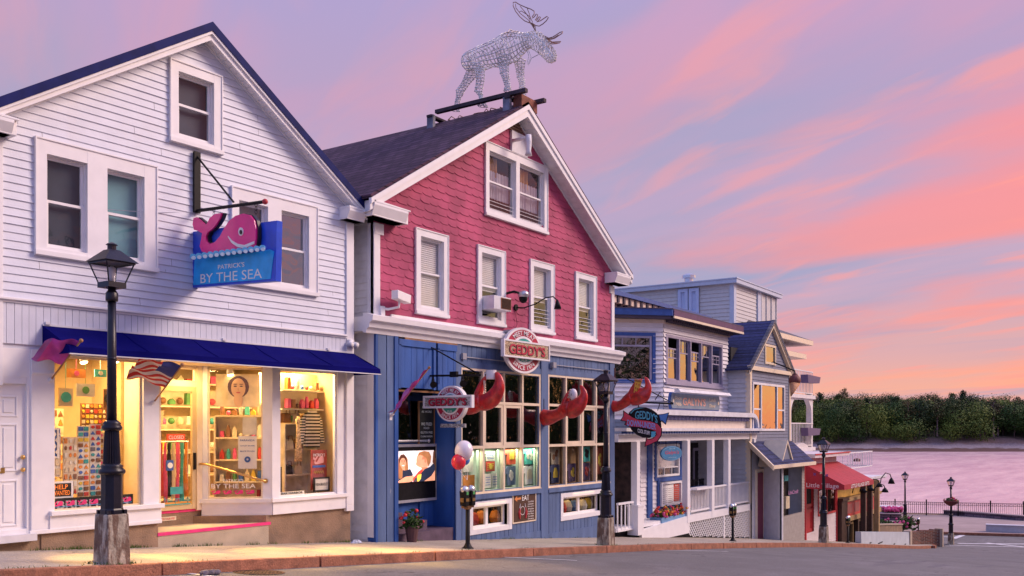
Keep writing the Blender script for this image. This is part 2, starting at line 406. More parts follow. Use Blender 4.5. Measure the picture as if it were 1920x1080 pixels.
gblue = mat('blue_boards', (.10, .16, .31), .65, .16, 3, bump=.3, bscale=50, stretch=(1, 1, .25), chip=((.42, .42, .44), .70, .73, 9, .7, (1, 1, .2)))
gbluedk = mat('deep_blue_boards', (.025, .10, .36), .6, .16, 3, bump=.3, bscale=50, stretch=(1, 1, .25), chip=((.30, .34, .42), .71, .74, 9, .6, (1, 1, .2)))
trimblue = mat('cobalt_trim', (.04, .10, .33), .5, .12, 6)
cream = mat('cream_sash', (.80, .66, .48), .5, .05, 5)
roofpurple = tilemat('dark_shingles', (.050, .020, .042), (.10, .048, .080), (.015, .008, .015), .32, .14, .012, .9, .9, 'yz')
roofblue = tilemat('slate_blue_shingles', (.018, .025, .085), (.045, .052, .15), (.008, .009, .03), .26, .15, .012, .85, .9, 'xz')
roofgrey = tilemat('grey_shingles', (.10, .10, .13), (.16, .15, .18), (.05, .05, .06), .3, .15, .01, .9, .6, 'xz')
glass = glassmat('window_glass', 2.0, (.88, .90, .92), .015, .03)
glassclear = glassmat('shop_glass', 1.55, (.93, .93, .92), .01, .015)
glassmirror = glassmat('reflecting_glass', 3.6, (.45, .47, .5), .02, .05)
dark = mat('dark_interior', (.02, .018, .022), .8, .3)
black = mat('black_iron', (.008, .007, .009), .5, .3, 12, bump=.1, spec=.2)
lampblack = mat('lamp_black', (.010, .008, .018), .34, .3, 10, bump=.12, bscale=90, mottle=((.07, .03, .02), .58, .75, 7, .6, (1, 1, .3)))
concrete = mat('lamp_concrete', (.44, .38, .30), .9, .3, 5, bump=.7, bscale=30, mottle=((.12, .06, .04), .46, .56, 11, .85, (1, 1, .25)))
conc2 = mat('foundation_concrete', (.30, .20, .13), .9, .16, 3, bump=.5, bscale=40, mottle=((.16, .12, .09), .5, .7, 2, .6))
red = mat('red_gloss', (.62, .026, .022), .32, .25, 7, bump=.5, bscale=16, spec=.5, coat=.25, mottle=((.16, .006, .012), .50, .70, 5, .75))
pinkp = mat('hot_pink_paint', (.80, .045, .22), .5, .1)
grey = mat('grey_paint', (.34, .34, .38), .5, .1)
silver = mat('silver_metal', (.60, .60, .64), .28, .1, metal=.7)
brass = mat('brass', (.70, .42, .14), .3, .1, metal=.9)
wood = mat('warm_wood', (.32, .16, .07), .5, .2, 4, stretch=(1, 1, .2))
redp = mat('red_paint', (.55, .04, .05), .5, .12)
green = mat('leaf_green', (.045, .13, .03), .6, .4, 9)
# ================================================================ ground, street, water, island
ZPTS = [(-60, 2.2), (-20, .2), (0, -1.16), (5.6, -1.62), (14.2, -2.30), (23.5, -3.10), (37.2, -4.46), (47.8, -5.62), (57, -6.62), (62, -6.98), (68, -7.1), (200, -7.1)]
def zf(x):
    """height of the pavement along the hill"""
    for i, (a, b) in enumerate(zip(ZPTS, ZPTS[1:])):
        if x <= b[0]:
            t = (x-a[0])/(b[0]-a[0])
            m0 = (b[1]-ZPTS[i-1][1])/(b[0]-ZPTS[i-1][0]) if i else (b[1]-a[1])/(b[0]-a[0])
            n = ZPTS[i+2] if i+2 < len(ZPTS) else b
            m1 = (n[1]-a[1])/(n[0]-a[0]); h = b[0]-a[0]
            return (2*t**3-3*t*t+1)*a[1]+(t**3-2*t*t+t)*h*m0+(-2*t**3+3*t*t)*b[1]+(t**3-t*t)*h*m1
    return -7.1
def kerbY(x):
    return 10.75-.035*(x-7) if x < 20 else 10.30
asphalt = mat('asphalt', (.165, .155, .152), .82, .10, .35, bump=.45, bscale=55, mottle=((.26, .24, .25), .5, .72, .9, .45), chip=((.12, .11, .125), .60, .64, .5, .6, (.25, 2.5, 1)), spec=.3)
pave = mat('pavement', (.43, .37, .30), .85, .10, 1.1, bump=.4, bscale=70, mottle=((.21, .18, .17), .5, .75, .7, .6), spec=.25)
granite = mat('kerb_granite', (.36, .145, .085), .85, .22, 5, bump=.7, bscale=28, mottle=((.16, .08, .06), .5, .7, 3, .6))
earth = mat('earth', (.12, .10, .08), .95, .2, 1)
def cracked(m, sc_, width, dark_, speck):
    """thin cracks, patched panels and grit worn into the paving"""
    t = m.node_tree; b = t.nodes['Principled BSDF']; src = b.inputs['Base Color'].links[0].from_socket; co = t.nodes.new('ShaderNodeTexCoord')
    nz = t.nodes.new('ShaderNodeTexNoise'); nz.inputs['Scale'].default_value = sc_*2.2; nz.inputs['Detail'].default_value = 5; t.links.new(co.outputs['Object'], nz.inputs[0])
    va = t.nodes.new('ShaderNodeVectorMath'); va.operation = 'MULTIPLY_ADD'; va.inputs[1].default_value = (1.6/sc_*.5, 1.6/sc_*.5, 0); t.links.new(nz.outputs['Color'], va.inputs[0]); t.links.new(co.outputs['Object'], va.inputs[2])
    vo = t.nodes.new('ShaderNodeTexVoronoi'); vo.feature = 'DISTANCE_TO_EDGE'; vo.inputs['Scale'].default_value = sc_; t.links.new(va.outputs[0], vo.inputs[0])
    mr = t.nodes.new('ShaderNodeMapRange'); mr.inputs[1].default_value = 0; mr.inputs[2].default_value = width; mr.inputs[3].default_value = dark_; mr.inputs[4].default_value = 0; t.links.new(vo.outputs[0], mr.inputs[0])
    n2 = t.nodes.new('ShaderNodeTexNoise'); n2.inputs['Scale'].default_value = .35; t.links.new(co.outputs['Object'], n2.inputs[0]); g = t.nodes.new('ShaderNodeMapRange'); g.inputs[1].default_value = .45; g.inputs[2].default_value = .6; t.links.new(n2.outputs[0], g.inputs[0])
    mu = t.nodes.new('ShaderNodeMath'); mu.operation = 'MULTIPLY'; t.links.new(mr.outputs[0], mu.inputs[0]); t.links.new(g.outputs[0], mu.inputs[1])
    mx = t.nodes.new('ShaderNodeMix'); mx.data_type = 'RGBA'; t.links.new(mu.outputs[0], mx.inputs[0]); t.links.new(src, mx.inputs[6]); mx.inputs[7].default_value = (.045, .042, .045, 1)
    n3 = t.nodes.new('ShaderNodeTexNoise'); n3.inputs['Scale'].default_value = speck; n3.inputs['Detail'].default_value = 2; t.links.new(co.outputs['Object'], n3.inputs[0]); r = t.nodes.new('ShaderNodeMapRange'); r.inputs[1].default_value = .3; r.inputs[2].default_value = .7; r.inputs[3].default_value = .72; r.inputs[4].default_value = 1.25; t.links.new(n3.outputs[0], r.inputs[0])
    m2 = t.nodes.new('ShaderNodeVectorMath'); m2.operation = 'SCALE'; t.links.new(mx.outputs[2], m2.inputs[0]); t.links.new(r.outputs[0], m2.inputs[3]); t.links.new(m2.outputs[0], b.inputs['Base Color'])
cracked(asphalt, .42, .012, .85, 38); cracked(pave, .55, .010, .7, 55); cracked(granite, 1.5, .01, .5, 60)
paint = mat('road_paint', (.66, .64, .64), .7, .1, 3, mottle=((.2, .19, .2), .56, .7, 5, .7))
def strip(name, xs, ya, yb, dz, m, ny=2, kind='structure', skirt=0):
    mb = MB(); mb.smooth = True
    n = ny+1; vs = []; fs = []
    for x in xs:
        a = ya(x) if callable(ya) else ya; b = yb(x) if callable(yb) else yb
        for j in range(n): vs.append((x, a+(b-a)*j/ny, zf(x)+dz))
    for i in range(len(xs)-1):
        for j in range(ny):
            a = i*n+j; fs.append((a, a+n, a+n+1, a+1))
    mb.add(vs, fs); return mb.build(name, m, kind=kind)
def rng(a, b, st):
    n = max(1, round((b-a)/st)); return [a+(b-a)*i/n for i in range(n+1)]
strip('road', rng(-60, 84, 1.5), -7, kerbY, -.15, asphalt, 8)
strip('far_pavement', rng(-60, 84, 2), -9.5, -7, -.0, pave, 2)
strip('lawn', rng(-60, 84, 3), -60, -9.5, -.02, mat('lawn', (.05, .09, .025), .95, .3, 3, bump=.6), 6)
strip('side_street', rng(60, 84, 4), lambda x: 10.30, 30, -.146, asphalt, 4)
strip('pavement', rng(-60, 58.5, 1.0), lambda x: kerbY(x)+.17, 16.5, 0, pave, 4)
strip('ground', rng(-60, 84, 4), -60, 90, -.62, earth, 6)
# kerb stones laid end to end with open joints
x = -12.0; mb = MB(); joints = []
while x < 58.5:
    e = min(x+random.uniform(2.2, 3.1), 58.5); joints.append(x)
    y0, y1 = kerbY(x), kerbY(e); z0, z1 = zf(x), zf(e); h = .012; j = random.uniform(-.008, .012)
    mb.hexa([(x+h, y0+j+.01, z0-.5), (e-h, y1+j+.01, z1-.5), (e-h, y1+.168, z1-.5), (x+h, y0+.168, z0-.5)],
            [(x+h, y0+j+.03, z0+.006), (e-h, y1+j+.03, z1+.006), (e-h, y1+.168, z1+.006), (x+h, y0+.168, z0+.006)])
    x = e
mb.build('kerb', granite, kind='structure', bevel=.018)
# kerb turning the corner at the foot of the hill
mb = MB(); R_ = 4.2
pts = [(58.5+R_*math.sin(q), 10.30+R_-R_*math.cos(q)) for q in [rad(a) for a in range(0, 91, 10)]]+[(62.7, 30)]
fanv = [(58.5, 30, zf(58.5)+.002)]
mb.add([(58.5, 30, zf(58.5)+.001)]+[(x, y, zf(x)+.001) for x, y in pts]+[(58.5, 10.30, zf(58.5)+.001)], [tuple([0, len(pts)+1]+list(range(1, len(pts)+1)))])
mb.k = 1
for (a, b), (c, d_) in zip(pts, pts[1:]):
    nx, ny = (d_-b), -(c-a); L = math.hypot(nx, ny); nx, ny = nx/L*.17, ny/L*.17
    mb.hexa([(a, b, zf(a)-.5), (a+nx, b+ny, zf(a+nx)-.5), (c+nx, d_+ny, zf(c+nx)-.5), (c, d_, zf(c)-.5)], [(a, b, zf(a)+.006), (a+nx, b+ny, zf(a)+.006), (c+nx, d_+ny, zf(c)+.006), (c, d_, zf(c)+.006)])
mb.build('corner_pavement', [pave, granite], kind='structure')
# plaza by the water
plaza = mat('plaza_paving', (.36, .27, .25), .85, .12, .6, bump=.3)
PF = Fr(*WF.p(1640, 964, 0, (0, 1))[:2], 0)
fa = (81.5, 18.8); fb = (85.1, 8.1)                       # the fence line at the water
fd = Vector((fb[0]-fa[0], fb[1]-fa[1])).normalized()
def along(t, off=0): return (fa[0]+fd.x*t+fd.y*off*-1, fa[1]+fd.y*t+fd.x*off)
FF = Fr(fa[0], fa[1], math.degrees(math.atan2(fd.y, fd.x)))  # +d points out to the water
mb = MB(FF); mb.box(-60, 60, -13.2, .6, -7.6, -7.08); mb.build('plaza', plaza, kind='structure')
mb = MB(FF); mb.box(-60, 60, .6, 1.3, -12.5, -7.05); mb.build('sea_wall', conc2, kind='structure')
mb = MB(FF); mb.box(-60, 60, -13.34, -13.2, -7.6, -7.07); mb.build('plaza_kerb', granite, kind='structure')
# painted markings
def mark(name, pix, w_=None):
    """a painted line between pixels on the road surface"""
    P = []
    for px_, py_ in pix:
        fx, fy = math.cos(A), math.sin(A); r = (fx*F+fy*(px_-960), fy*F-fx*(px_-960), -(py_-805.))
        lo, hi = .002, .12
        for _ in range(60):
            t = (lo+hi)/2
            if r[2]*t > zf(r[0]*t)-.146: lo = t
            else: hi = t
        P.append((r[0]*lo, r[1]*lo))
    a, b = Vector(P[0]), Vector(P[1]); n = (b-a).normalized(); n = Vector((-n.y, n.x))*w_/2
    m_ = max(1, int((b-a).length/1.0)); mb = MB()
    vs = []; fs = []
    for i in range(m_+1):
        q = a.lerp(b, i/m_)
        for s_ in (-1, 1): c = q+n*s_; vs.append((c.x, c.y, zf(c.x)-.143))
    fs = [(2*i, 2*i+1, 2*i+3, 2*i+2) for i in range(m_)]
    mb.add(vs, fs); return mb.build(name, paint, kind='structure')
mark('parking_line', [(300, 1068), (430, 1085)], .09); mark('parking_line', [(905, 1043), (1082, 1051)], .10); mark('parking_line', [(1205, 1031), (1365, 1034)], .10)
def gz(px_, py_, z=-7.1):
    fx, fy = math.cos(A), math.sin(A); t = -z/(py_-805.); return ((fx*F+fy*(px_-960))*t, (fy*F-fx*(px_-960))*t)
def flatline(pix, w_):
    a, b = Vector(gz(*pix[0])), Vector(gz(*pix[1])); n = (b-a).normalized(); n = Vector((-n.y, n.x))*w_/2; mb = MB()
    mb.prism([(a+n)[:], (a-n)[:], (b-n)[:], (b+n)[:]], -7.238, -7.235, 'z'); return mb
for pa, pb, w_ in [((1780, 1022), (1925, 1026), .22), ((1738, 994), (1822, 996), .3), ((1823, 997), (1768, 1016), .35), ((1796, 1019), (1925, 1020), .35), ((1850, 1018), (1925, 1026), .35),
                   ((1745, 1000), (1800, 1001), .25), ((1750, 1006), (1790, 1007), .25)]:
    mark('crossing_line', (pa, pb), w_)
# water
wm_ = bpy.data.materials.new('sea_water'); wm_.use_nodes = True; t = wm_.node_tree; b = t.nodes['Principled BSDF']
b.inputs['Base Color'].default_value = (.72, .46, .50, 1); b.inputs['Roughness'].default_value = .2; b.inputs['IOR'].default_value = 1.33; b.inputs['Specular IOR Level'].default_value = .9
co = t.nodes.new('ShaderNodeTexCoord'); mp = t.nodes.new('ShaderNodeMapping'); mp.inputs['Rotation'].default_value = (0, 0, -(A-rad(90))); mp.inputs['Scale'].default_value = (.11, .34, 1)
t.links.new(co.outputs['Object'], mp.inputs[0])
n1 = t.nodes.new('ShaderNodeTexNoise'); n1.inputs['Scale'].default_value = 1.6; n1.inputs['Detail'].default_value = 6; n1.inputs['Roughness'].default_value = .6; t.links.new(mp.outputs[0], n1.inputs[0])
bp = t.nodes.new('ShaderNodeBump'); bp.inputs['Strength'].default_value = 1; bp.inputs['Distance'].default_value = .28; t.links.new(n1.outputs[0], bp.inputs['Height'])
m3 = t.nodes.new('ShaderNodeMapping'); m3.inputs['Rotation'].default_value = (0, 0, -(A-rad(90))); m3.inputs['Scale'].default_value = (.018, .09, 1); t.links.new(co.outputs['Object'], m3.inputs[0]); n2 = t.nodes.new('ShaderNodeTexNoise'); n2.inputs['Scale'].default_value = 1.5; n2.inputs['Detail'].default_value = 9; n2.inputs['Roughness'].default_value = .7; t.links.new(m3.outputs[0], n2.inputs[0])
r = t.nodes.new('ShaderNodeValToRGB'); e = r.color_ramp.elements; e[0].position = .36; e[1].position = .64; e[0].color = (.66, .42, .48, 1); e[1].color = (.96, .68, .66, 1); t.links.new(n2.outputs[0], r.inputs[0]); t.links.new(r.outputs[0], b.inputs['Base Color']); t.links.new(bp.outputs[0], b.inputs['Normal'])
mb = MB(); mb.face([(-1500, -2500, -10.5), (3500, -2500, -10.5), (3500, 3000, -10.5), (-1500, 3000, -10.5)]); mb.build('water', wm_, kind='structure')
# the wooded island across the water
IF = Fr(0, 0, math.degrees(A)-90)                        # s to the right of the view axis, d away from it
def isl(s, d):
    n = noise.noise(Vector((s*.02, d*.02, 3.1))); n2 = noise.noise(Vector((s*.09, d*.09, 1.1))); n3 = noise.noise(Vector((s*.35, d*.35, 5.1)))
    d = d+n2*2.5
    P = [(430, -11.2), (437, -10.6), (447, -9.4), (457, -8.4), (462, -7.4), (466, -6.0+n*1.0), (473, -4.2+n*2.5+n2*1.2), (485, -3.4+n*2), (520, 0+n*2), (560, 4+n*2), (600, 7+n*2), (700, 3), (760, -12)]
    for a, b_ in zip(P, P[1:]):
        if d <= b_[0]: return a[1]+(b_[1]-a[1])*max(0, (d-a[0])/(b_[0]-a[0]))+n3*.25
    return -12
def islmat():
    m = bpy.data.materials.new('island_ground'); m.use_nodes = True; t = m.node_tree; b = t.nodes['Principled BSDF']; b.inputs['Roughness'].default_value = .95
    co = t.nodes.new('ShaderNodeTexCoord'); sp = t.nodes.new('ShaderNodeSeparateXYZ'); t.links.new(co.outputs['Object'], sp.inputs[0])
    nz = t.nodes.new('ShaderNodeTexNoise'); nz.inputs['Scale'].default_value = .16; nz.inputs['Detail'].default_value = 8; t.links.new(co.outputs['Object'], nz.inputs[0])
    ma = t.nodes.new('ShaderNodeMath'); ma.operation = 'MULTIPLY_ADD'; t.links.new(nz.outputs[0], ma.inputs[0]); ma.inputs[1].default_value = 2.4; t.links.new(sp.outputs[2], ma.inputs[2])
    mr = t.nodes.new('ShaderNodeMapRange'); mr.inputs[1].default_value = 0; mr.inputs[2].default_value = 20; t.links.new(ma.outputs[0], mr.inputs[0])
    r = t.nodes.new('ShaderNodeValToRGB'); r.color_ramp.interpolation = 'LINEAR'; e = r.color_ramp.elements
    st = [(.06, (.035, .018, .02)), (.155, (.075, .022, .02)), (.20, (.06, .02, .02)), (.215, (.20, .16, .19)), (.29, (.22, .17, .19)), (.33, (.17, .10, .09)), (.44, (.16, .09, .075)), (.52, (.05, .05, .02)), (.9, (.03, .035, .015))]
    while len(e) < len(st): e.new(.5)
    for k, (p, c) in zip(e, st): k.position = p; k.color = (*c, 1)
    t.links.new(mr.outputs[0], r.inputs[0])
    n2 = t.nodes.new('ShaderNodeTexNoise'); n2.inputs['Scale'].default_value = 1.2; n2.inputs['Detail'].default_value = 8; t.links.new(co.outputs['Object'], n2.inputs[0])
    mx = t.nodes.new('ShaderNodeMix'); mx.data_type = 'RGBA'; mx.blend_type = 'OVERLAY'; mx.inputs[0].default_value = .8; t.links.new(r.outputs[0], mx.inputs[6]); t.links.new(n2.outputs[0], mx.inputs[7])
    t.links.new(mx.outputs[2], b.inputs['Base Color']); return m
mb = MB(IF); mb.smooth = True; ss = rng(-260, 620, 4); dd = rng(430, 500, 2)+rng(505, 760, 12)
vs = [(s, d, isl(s, d)) for s in ss for d in dd]; n = len(dd)
mb.add(vs, [(i*n+j, (i+1)*n+j, (i+1)*n+j+1, i*n+j+1) for i in range(len(ss)-1) for j in range(n-1)])
mb.build('island', islmat(), kind='structure')
# trees: tapered trunk, limbs, and a crown of leaf clumps spread through its volume
def leafmat(name, a, b_):
    m = bpy.data.materials.new(name); m.use_nodes = True; t = m.node_tree; b = t.nodes['Principled BSDF']; b.inputs['Roughness'].default_value = .7; b.inputs['Specular IOR Level'].default_value = .2
    co = t.nodes.new('ShaderNodeTexCoord'); nz = t.nodes.new('ShaderNodeTexNoise'); nz.inputs['Scale'].default_value = .5; nz.inputs['Detail'].default_value = 5; t.links.new(co.outputs['Object'], nz.inputs[0])
    oi = t.nodes.new('ShaderNodeObjectInfo'); ad = t.nodes.new('ShaderNodeMath'); t.links.new(nz.outputs[0], ad.inputs[0]); m2 = t.nodes.new('ShaderNodeMath'); m2.operation = 'MULTIPLY_ADD'; m2.inputs[1].default_value = .75; m2.inputs[2].default_value = -.37
    t.links.new(oi.outputs['Random'], m2.inputs[0]); t.links.new(m2.outputs[0], ad.inputs[1])
    r = t.nodes.new('ShaderNodeValToRGB'); e = r.color_ramp.elements; e[0].position = .25; e[1].position = .75; e[0].color = (*a, 1); e[1].color = (*b_, 1)
    t.links.new(ad.outputs[0], r.inputs[0]); t.links.new(r.outputs[0], b.inputs['Base Color']); return m
bark = mat('bark', (.10, .06, .06), .9, .3, 3); barkpale = mat('pale_bark', (.42, .28, .27), .9, .25, 3)
leafA = leafmat('leaf_bright', (.030, .066, .012), (.12, .16, .025)); leafB = leafmat('leaf_dark', (.010, .028, .008), (.055, .075, .016)); leafC = leafmat('leaf_rust', (.045, .038, .016), (.13, .095, .03))
def crown(mb, blobs, n, size, rs):
    tot = sum(b[3]*b[4] for b in blobs)
    for (cx, cy, cz, rx, rz) in blobs:
        for _ in range(int(n*rx*rz/tot)):
            v = Vector((rs.gauss(0, 1), rs.gauss(0, 1), rs.gauss(0, 1))).normalized(); q = rs.uniform(.55, 1.08)
            q *= 1+.28*noise.noise(v*2.3+Vector((cx, cy, cz)))
            c = Vector((cx+v.x*rx*q, cy+v.y*rx*q, cz+v.z*rz*q))
            nn = (v+Vector((rs.uniform(-1, 1), rs.uniform(-1, 1), rs.uniform(-.4, 1.2)))*.42).normalized()
            a = nn.orthogonal().normalized(); b_ = nn.cross(a); an = rs.uniform(0, 6.28); a, b_ = a*math.cos(an)+b_*math.sin(an), b_*math.cos(an)-a*math.sin(an)
            sz = size*rs.uniform(.6, 1.3)
            mb.face([tuple(c+a*sz), tuple(c+b_*sz*.55), tuple(c-a*sz), tuple(c-b_*sz*.55)])
def make_tree(name, label, h, w_, kind, lm, bm, n, seed, leaf=.5, group=None, cat='tree', base=0):
    rs = random.Random(seed); t = thing(name, label, cat, (0, 0, 0), 0, group)
    tr = MB(); lean = rs.uniform(-.03, .03)*h
    pts = [(lean*q*q, lean*.5*q, h*.92*q) for q in (0, .15, .35, .55, .75, 1)]; r0 = (h*.014+.04)*(1.35 if kind == 'pine' else 1)
    tr.tube([(p[0], p[1], p[2]-.6 if i == 0 else p[2]) for i, p in enumerate(pts)], [r0*1.3, r0, r0*.85, r0*.65, r0*.4, r0*.12], 6)
    blobs = []
    if kind == 'round': c0, k = (.36 if h > 12 else .22), 13
    elif kind == 'pine': c0, k = .52, 9
    elif kind == 'cone': c0, k = .12, 10
    for i in range(k):
        q = i/(k-1); z = h*(c0+(.98-c0)*q)
        if kind == 'round': rr = w_*(.30+.38*math.sin(math.pi*(q*.8+.12))); off = w_*.36*math.sin(math.pi*(q*.85+.1))
        elif kind == 'pine': rr = w_*rs.uniform(.24, .38)*(1.1-q*.3); off = w_*.34*(1-q*.5)
        else: rr = w_*.42*(1.05-q); off = w_*.06
        an = rs.uniform(0, 6.28)+i*2.4; cx, cy = off*math.cos(an), off*math.sin(an)
        blobs.append((cx+lean*q, cy, z, max(rr, .15), max(rr*rs.uniform(.55, .85), .12)))
        tr.tube([(lean*q*.5, 0, z-h*.10), (cx*.5+lean*q, cy*.5, z-h*.04), (cx+lean*q, cy, z)], [r0*.4, r0*.28, r0*.1], 4)
    tr.build('trunk', bm, t)
    cr = MB(); crown(cr, blobs, n, leaf, rs); cr.build('crown', lm, t)
    return t
TG = 'trees on the wooded island'
protos = [make_tree('island_tree', 'bright green broadleaf tree on the island across the water', 15, 10.5, 'round', leafA, bark, 1900, 1, .42, TG),
          make_tree('island_tree', 'dark green round tree on the island across the water', 15.5, 11, 'round', leafB, bark, 2200, 2, .42, TG),
          make_tree('island_pine', 'tall pine with bare pale trunk and thin high crown on the island', 18, 7.5, 'pine', leafC, barkpale, 1100, 3, .38, TG),
          make_tree('island_pine', 'tall dark pine with high crown and pale trunk on the island', 18.5, 7, 'pine', leafB, barkpale, 1100, 4, .38, TG),
          make_tree('island_tree', 'low spreading green tree at the edge of the island wood', 8, 9, 'round', leafA, bark, 1300, 5, .42, TG),
          make_tree('island_spruce', 'narrow dark spruce with pointed top in the island wood', 16, 6, 'cone', leafB, bark, 700, 6, .55, TG)][:5]
bpy.data.objects.remove(kids['island_spruce'][0]); bpy.data.objects.remove(kids['island_spruce'][1]); bpy.data.objects.remove(bpy.data.objects['island_spruce'])
rs = random.Random(11); used = set()
spots = []
for row, (d, st, pick) in enumerate([(469, 7.5, (4, 4, 4, 0)), (477, 7.5, (0, 2, 1, 0, 3)), (486, 5.4, (2, 0, 1, 0, 1)), (496, 4.6, (2, 0, 1, 0, 3)), (508, 4.6, (0, 3, 1, 1, 0)), (521, 5, (0, 1, 2, 0)), (536, 6, (1, 4, 1, 4)), (550, 8, (4, 4, 1))]):
    s = 118+rs.uniform(0, 4)
    while s < 318:
        if not (row == 0 and (208 < s < 218 or 240 < s < 262 or 275 < s < 292) and rs.random() < .8): spots.append((s+rs.uniform(-1.5, 1.5), d+rs.uniform(-3, 3), rs.choice(pick)))
        s += st*rs.uniform(.8, 1.2)
for (s, d, k) in spots:
    q = IF.w(s, d, isl(s, d)-.3); sca = rs.uniform(.9, 1.16); o = protos[k]
    if k not in used: used.add(k); o.location = q; o.scale = (sca,)*3; o.rotation_euler = (0, 0, rs.uniform(0, 6.3))
    else: dup(o, q, rs.uniform(0, 360), scale=(sca*rs.uniform(.92, 1.08), sca, sca*rs.uniform(.9, 1.08)))
# boulders along the island shore are part of its rough beach; a mooring float lies off it
mb = MB(WF); mb.smooth = True
r_ = gz(1607, 865, -10.5); mb.ball((r_[0], r_[1], -10.2), (1.5, 1.2, .75), 12, 7); mb.build('mooring_float', mat('float_rust', (.12, .04, .03), .8), label='dark round mooring float lying alone on the pink water', cat='float')
# trees on the green across the street, behind the photographer: they show only as reflections
G2 = 'trees on the green across the street'
gp = [make_tree('street_tree', 'broad tree on the green across the street', 9, 8, 'round', leafB, bark, 1500, 21, .3, G2), make_tree('street_tree', 'broad tree on the green across the street', 8, 7.5, 'round', leafA, bark, 1400, 22, .3, G2)]
TRS = [(45, -13), (14, -13), (20, -14), (26, -15), (50, -12.5), (55, -13.5), (60, -12.5), (65, -13.5), (70, -13), (76, -14), (41, -17), (48, -18), (57, -18), (66, -18), (36, -22)]
for i, (x, y) in enumerate(TRS):
    hk = (6.3-zf(x))/9/1.0
    sc3 = (1.0, 1.0, hk*(.85+.2*((i*7) % 3)/2))
    if i < 2: gp[i].location = (x, y, zf(x)-.3); gp[i].scale = sc3
    else: dup(gp[i % 2], (x, y, zf(x)-.3), i*70, scale=sc3)
# ================================================================ the white clapboard gift shop
A1 = Fr(7.3, 13.34, -2)
bglass = glassmat('upper_glass', 1.55, (.8, .85, .9), .015, .03)
A1b = A1.sub(.62, 0, 0); A1c = A1.sub(.30, 0, 0)
navyedge = mat('navy_edge', (.010, .016, .11), .6, .2, 4, spec=.1)
SHOP = thing('gift_shop_building', 'white clapboard gift shop with tall gable, blue awning and brightly lit display windows', 'building', A1.w(2.85, 0, -2.0), -2)
APX, EAV, SL, SR = 6.62, 4.36, -.62, 6.32
MID = (SL+SR)/2; slope = (APX-EAV)/(SR-MID)
def rngS(z):
    if z <= EAV: return (SL, SR)
    h = max(.001, (APX-z)/slope); return (MID-h, MID+h)
winA = (.01, 1.94, 2.55, 4.23); winB = (3.42, 5.36, 2.55, 4.23); winC = (2.21, 3.19, 4.74, 6.07)
ins = lambda w_, k=.06: (w_[0]+k, w_[1]-k, w_[2]+k, w_[3]-k)
mb = MB(A1); siding(mb, rngS, 1.86, APX-.02, .118, .016, -.002, [ins(winA), ins(winB), ins(winC)], [EAV])
mb.build('wall', white, SHOP)
mb = MB(A1)                                                  # side and rear walls, upper floor slab
mb.box(SL, SL+.1, .05, 9, -2.6, EAV); mb.box(SR-.1, SR, .05, 9, -3.0, EAV); mb.box(SL, SR, 8.9, 9, -2.6, EAV)
mb.box(SL+.1, SR-.1, .12, 8.9, 1.5, 1.62); mb.prism([(SL, EAV), (SR, EAV), (MID, APX)], 8.9, 9)
mb.build('side_wall', white, SHOP)
# roof planes, rake boards and soffit
def gable_roof(par, fr, mid, apx, sl, hw, over, d0, d1, th, m_roof, m_rake, m_edge, rake_h=.26, edge_h=.10, soffit=True, soffm=None, lapx=0):
    """hw half width to the eave edge; the rake overhangs the wall by -d0"""
    for sg in (-1, 1):
        e = hw+over; P = lambda q, dz: (mid+sg*q, apx-sl*q+dz)
        mb = MB(fr); mb.prism([P(0, .0), P(e, .0), P(e, th), P(0, th)], d0, d1); mb.build('roof', m_roof, par)
        mb = MB(fr)
        mb.prism([P(0, -rake_h), P(e, -rake_h*.8), P(e, -.003), P(0, -.003)], d0+.015, d0+.05)
        mb.prism([P(0, -rake_h*.42), P(e, -rake_h*.38), P(e, -.003), P(0, -.003)], d0-.02, d0+.016)
        mb.prism([P(.02, -rake_h-.0), P(hw, -rake_h-.0), P(hw, -rake_h+.10), P(.02, -rake_h+.10)], -.035, .0)
        mb.build('rake_board', m_rake, par)
        if soffit:
            mb = MB(fr); n = 30
            for i in range(n):
                a, b = e*i/n, e*(i+1)/n
                mb.prism([P(a+.004, -rake_h+.04), P(b-.004, -rake_h+.04), P(b-.004, -rake_h+.052), P(a+.004, -rake_h+.052)], d0+.05, -.001)
            mb.build('soffit', soffm or m_rake, par)
        if m_edge:
            mb = MB(fr); mb.prism([P(0, -edge_h*.75), P(e+.03, -edge_h*.75), P(e+.03, th+.018), P(0, th+.018)], d0-.036, d0-.021)
            mb.prism([P(0, th+.002), P(e+.03, th+.002), P(e+.03, th+.02), P(0, th+.02)], d0-.034, d0+.1); mb.build('drip_edge', m_edge, par)
gable_roof(SHOP, A1, MID, APX+.10, slope, SR-MID, .20, -.24, 9.3, .11, navy, whitetrim, navyedge, .17, .03)
def eave_return(par, fr, s0, s1, z, d0, m_, h=.26, side=1):
    mb = MB(fr)
    a = [(s0, z), (s1-.06, z), (s1-.06, z+.07), (s1, z+h-.04), (s1, z+h), (s0, z+h)]
    if side < 0: a = [(s1, z), (s0+.06, z), (s0+.06, z+.07), (s0, z+h-.04), (s0, z+h), (s1, z+h)]
    mb.prism(a, d0+.07, .0)
    b = [(d0+.08, z), (.0, z), (.0, z+h-.002), (d0, z+h-.002), (d0, z+h-.05)]
    mb.prism(b, s0+.004, s1-.065, 's'); mb.prism([(s0-.0, z+h), (s1, z+h), (s1, z+h+.03), (s0, z+h+.05)], d0, -.001)
    mb.build('eave_return', m_, par, bevel=.008)
eave_return(SHOP, A1, 5.96, 6.50, 4.12, -.30, whitetrim, .20); eave_return(SHOP, A1, -.90, -.36, 4.12, -.30, whitetrim, .20, -1)
mb = MB(A1)
for s0, s1 in ((SR-.19, SR+.01), (SL-.01, SL+.16)): mb.box(s0, s1, -.045, .05, -1.5 if s0 > 0 else .62, 4.10)
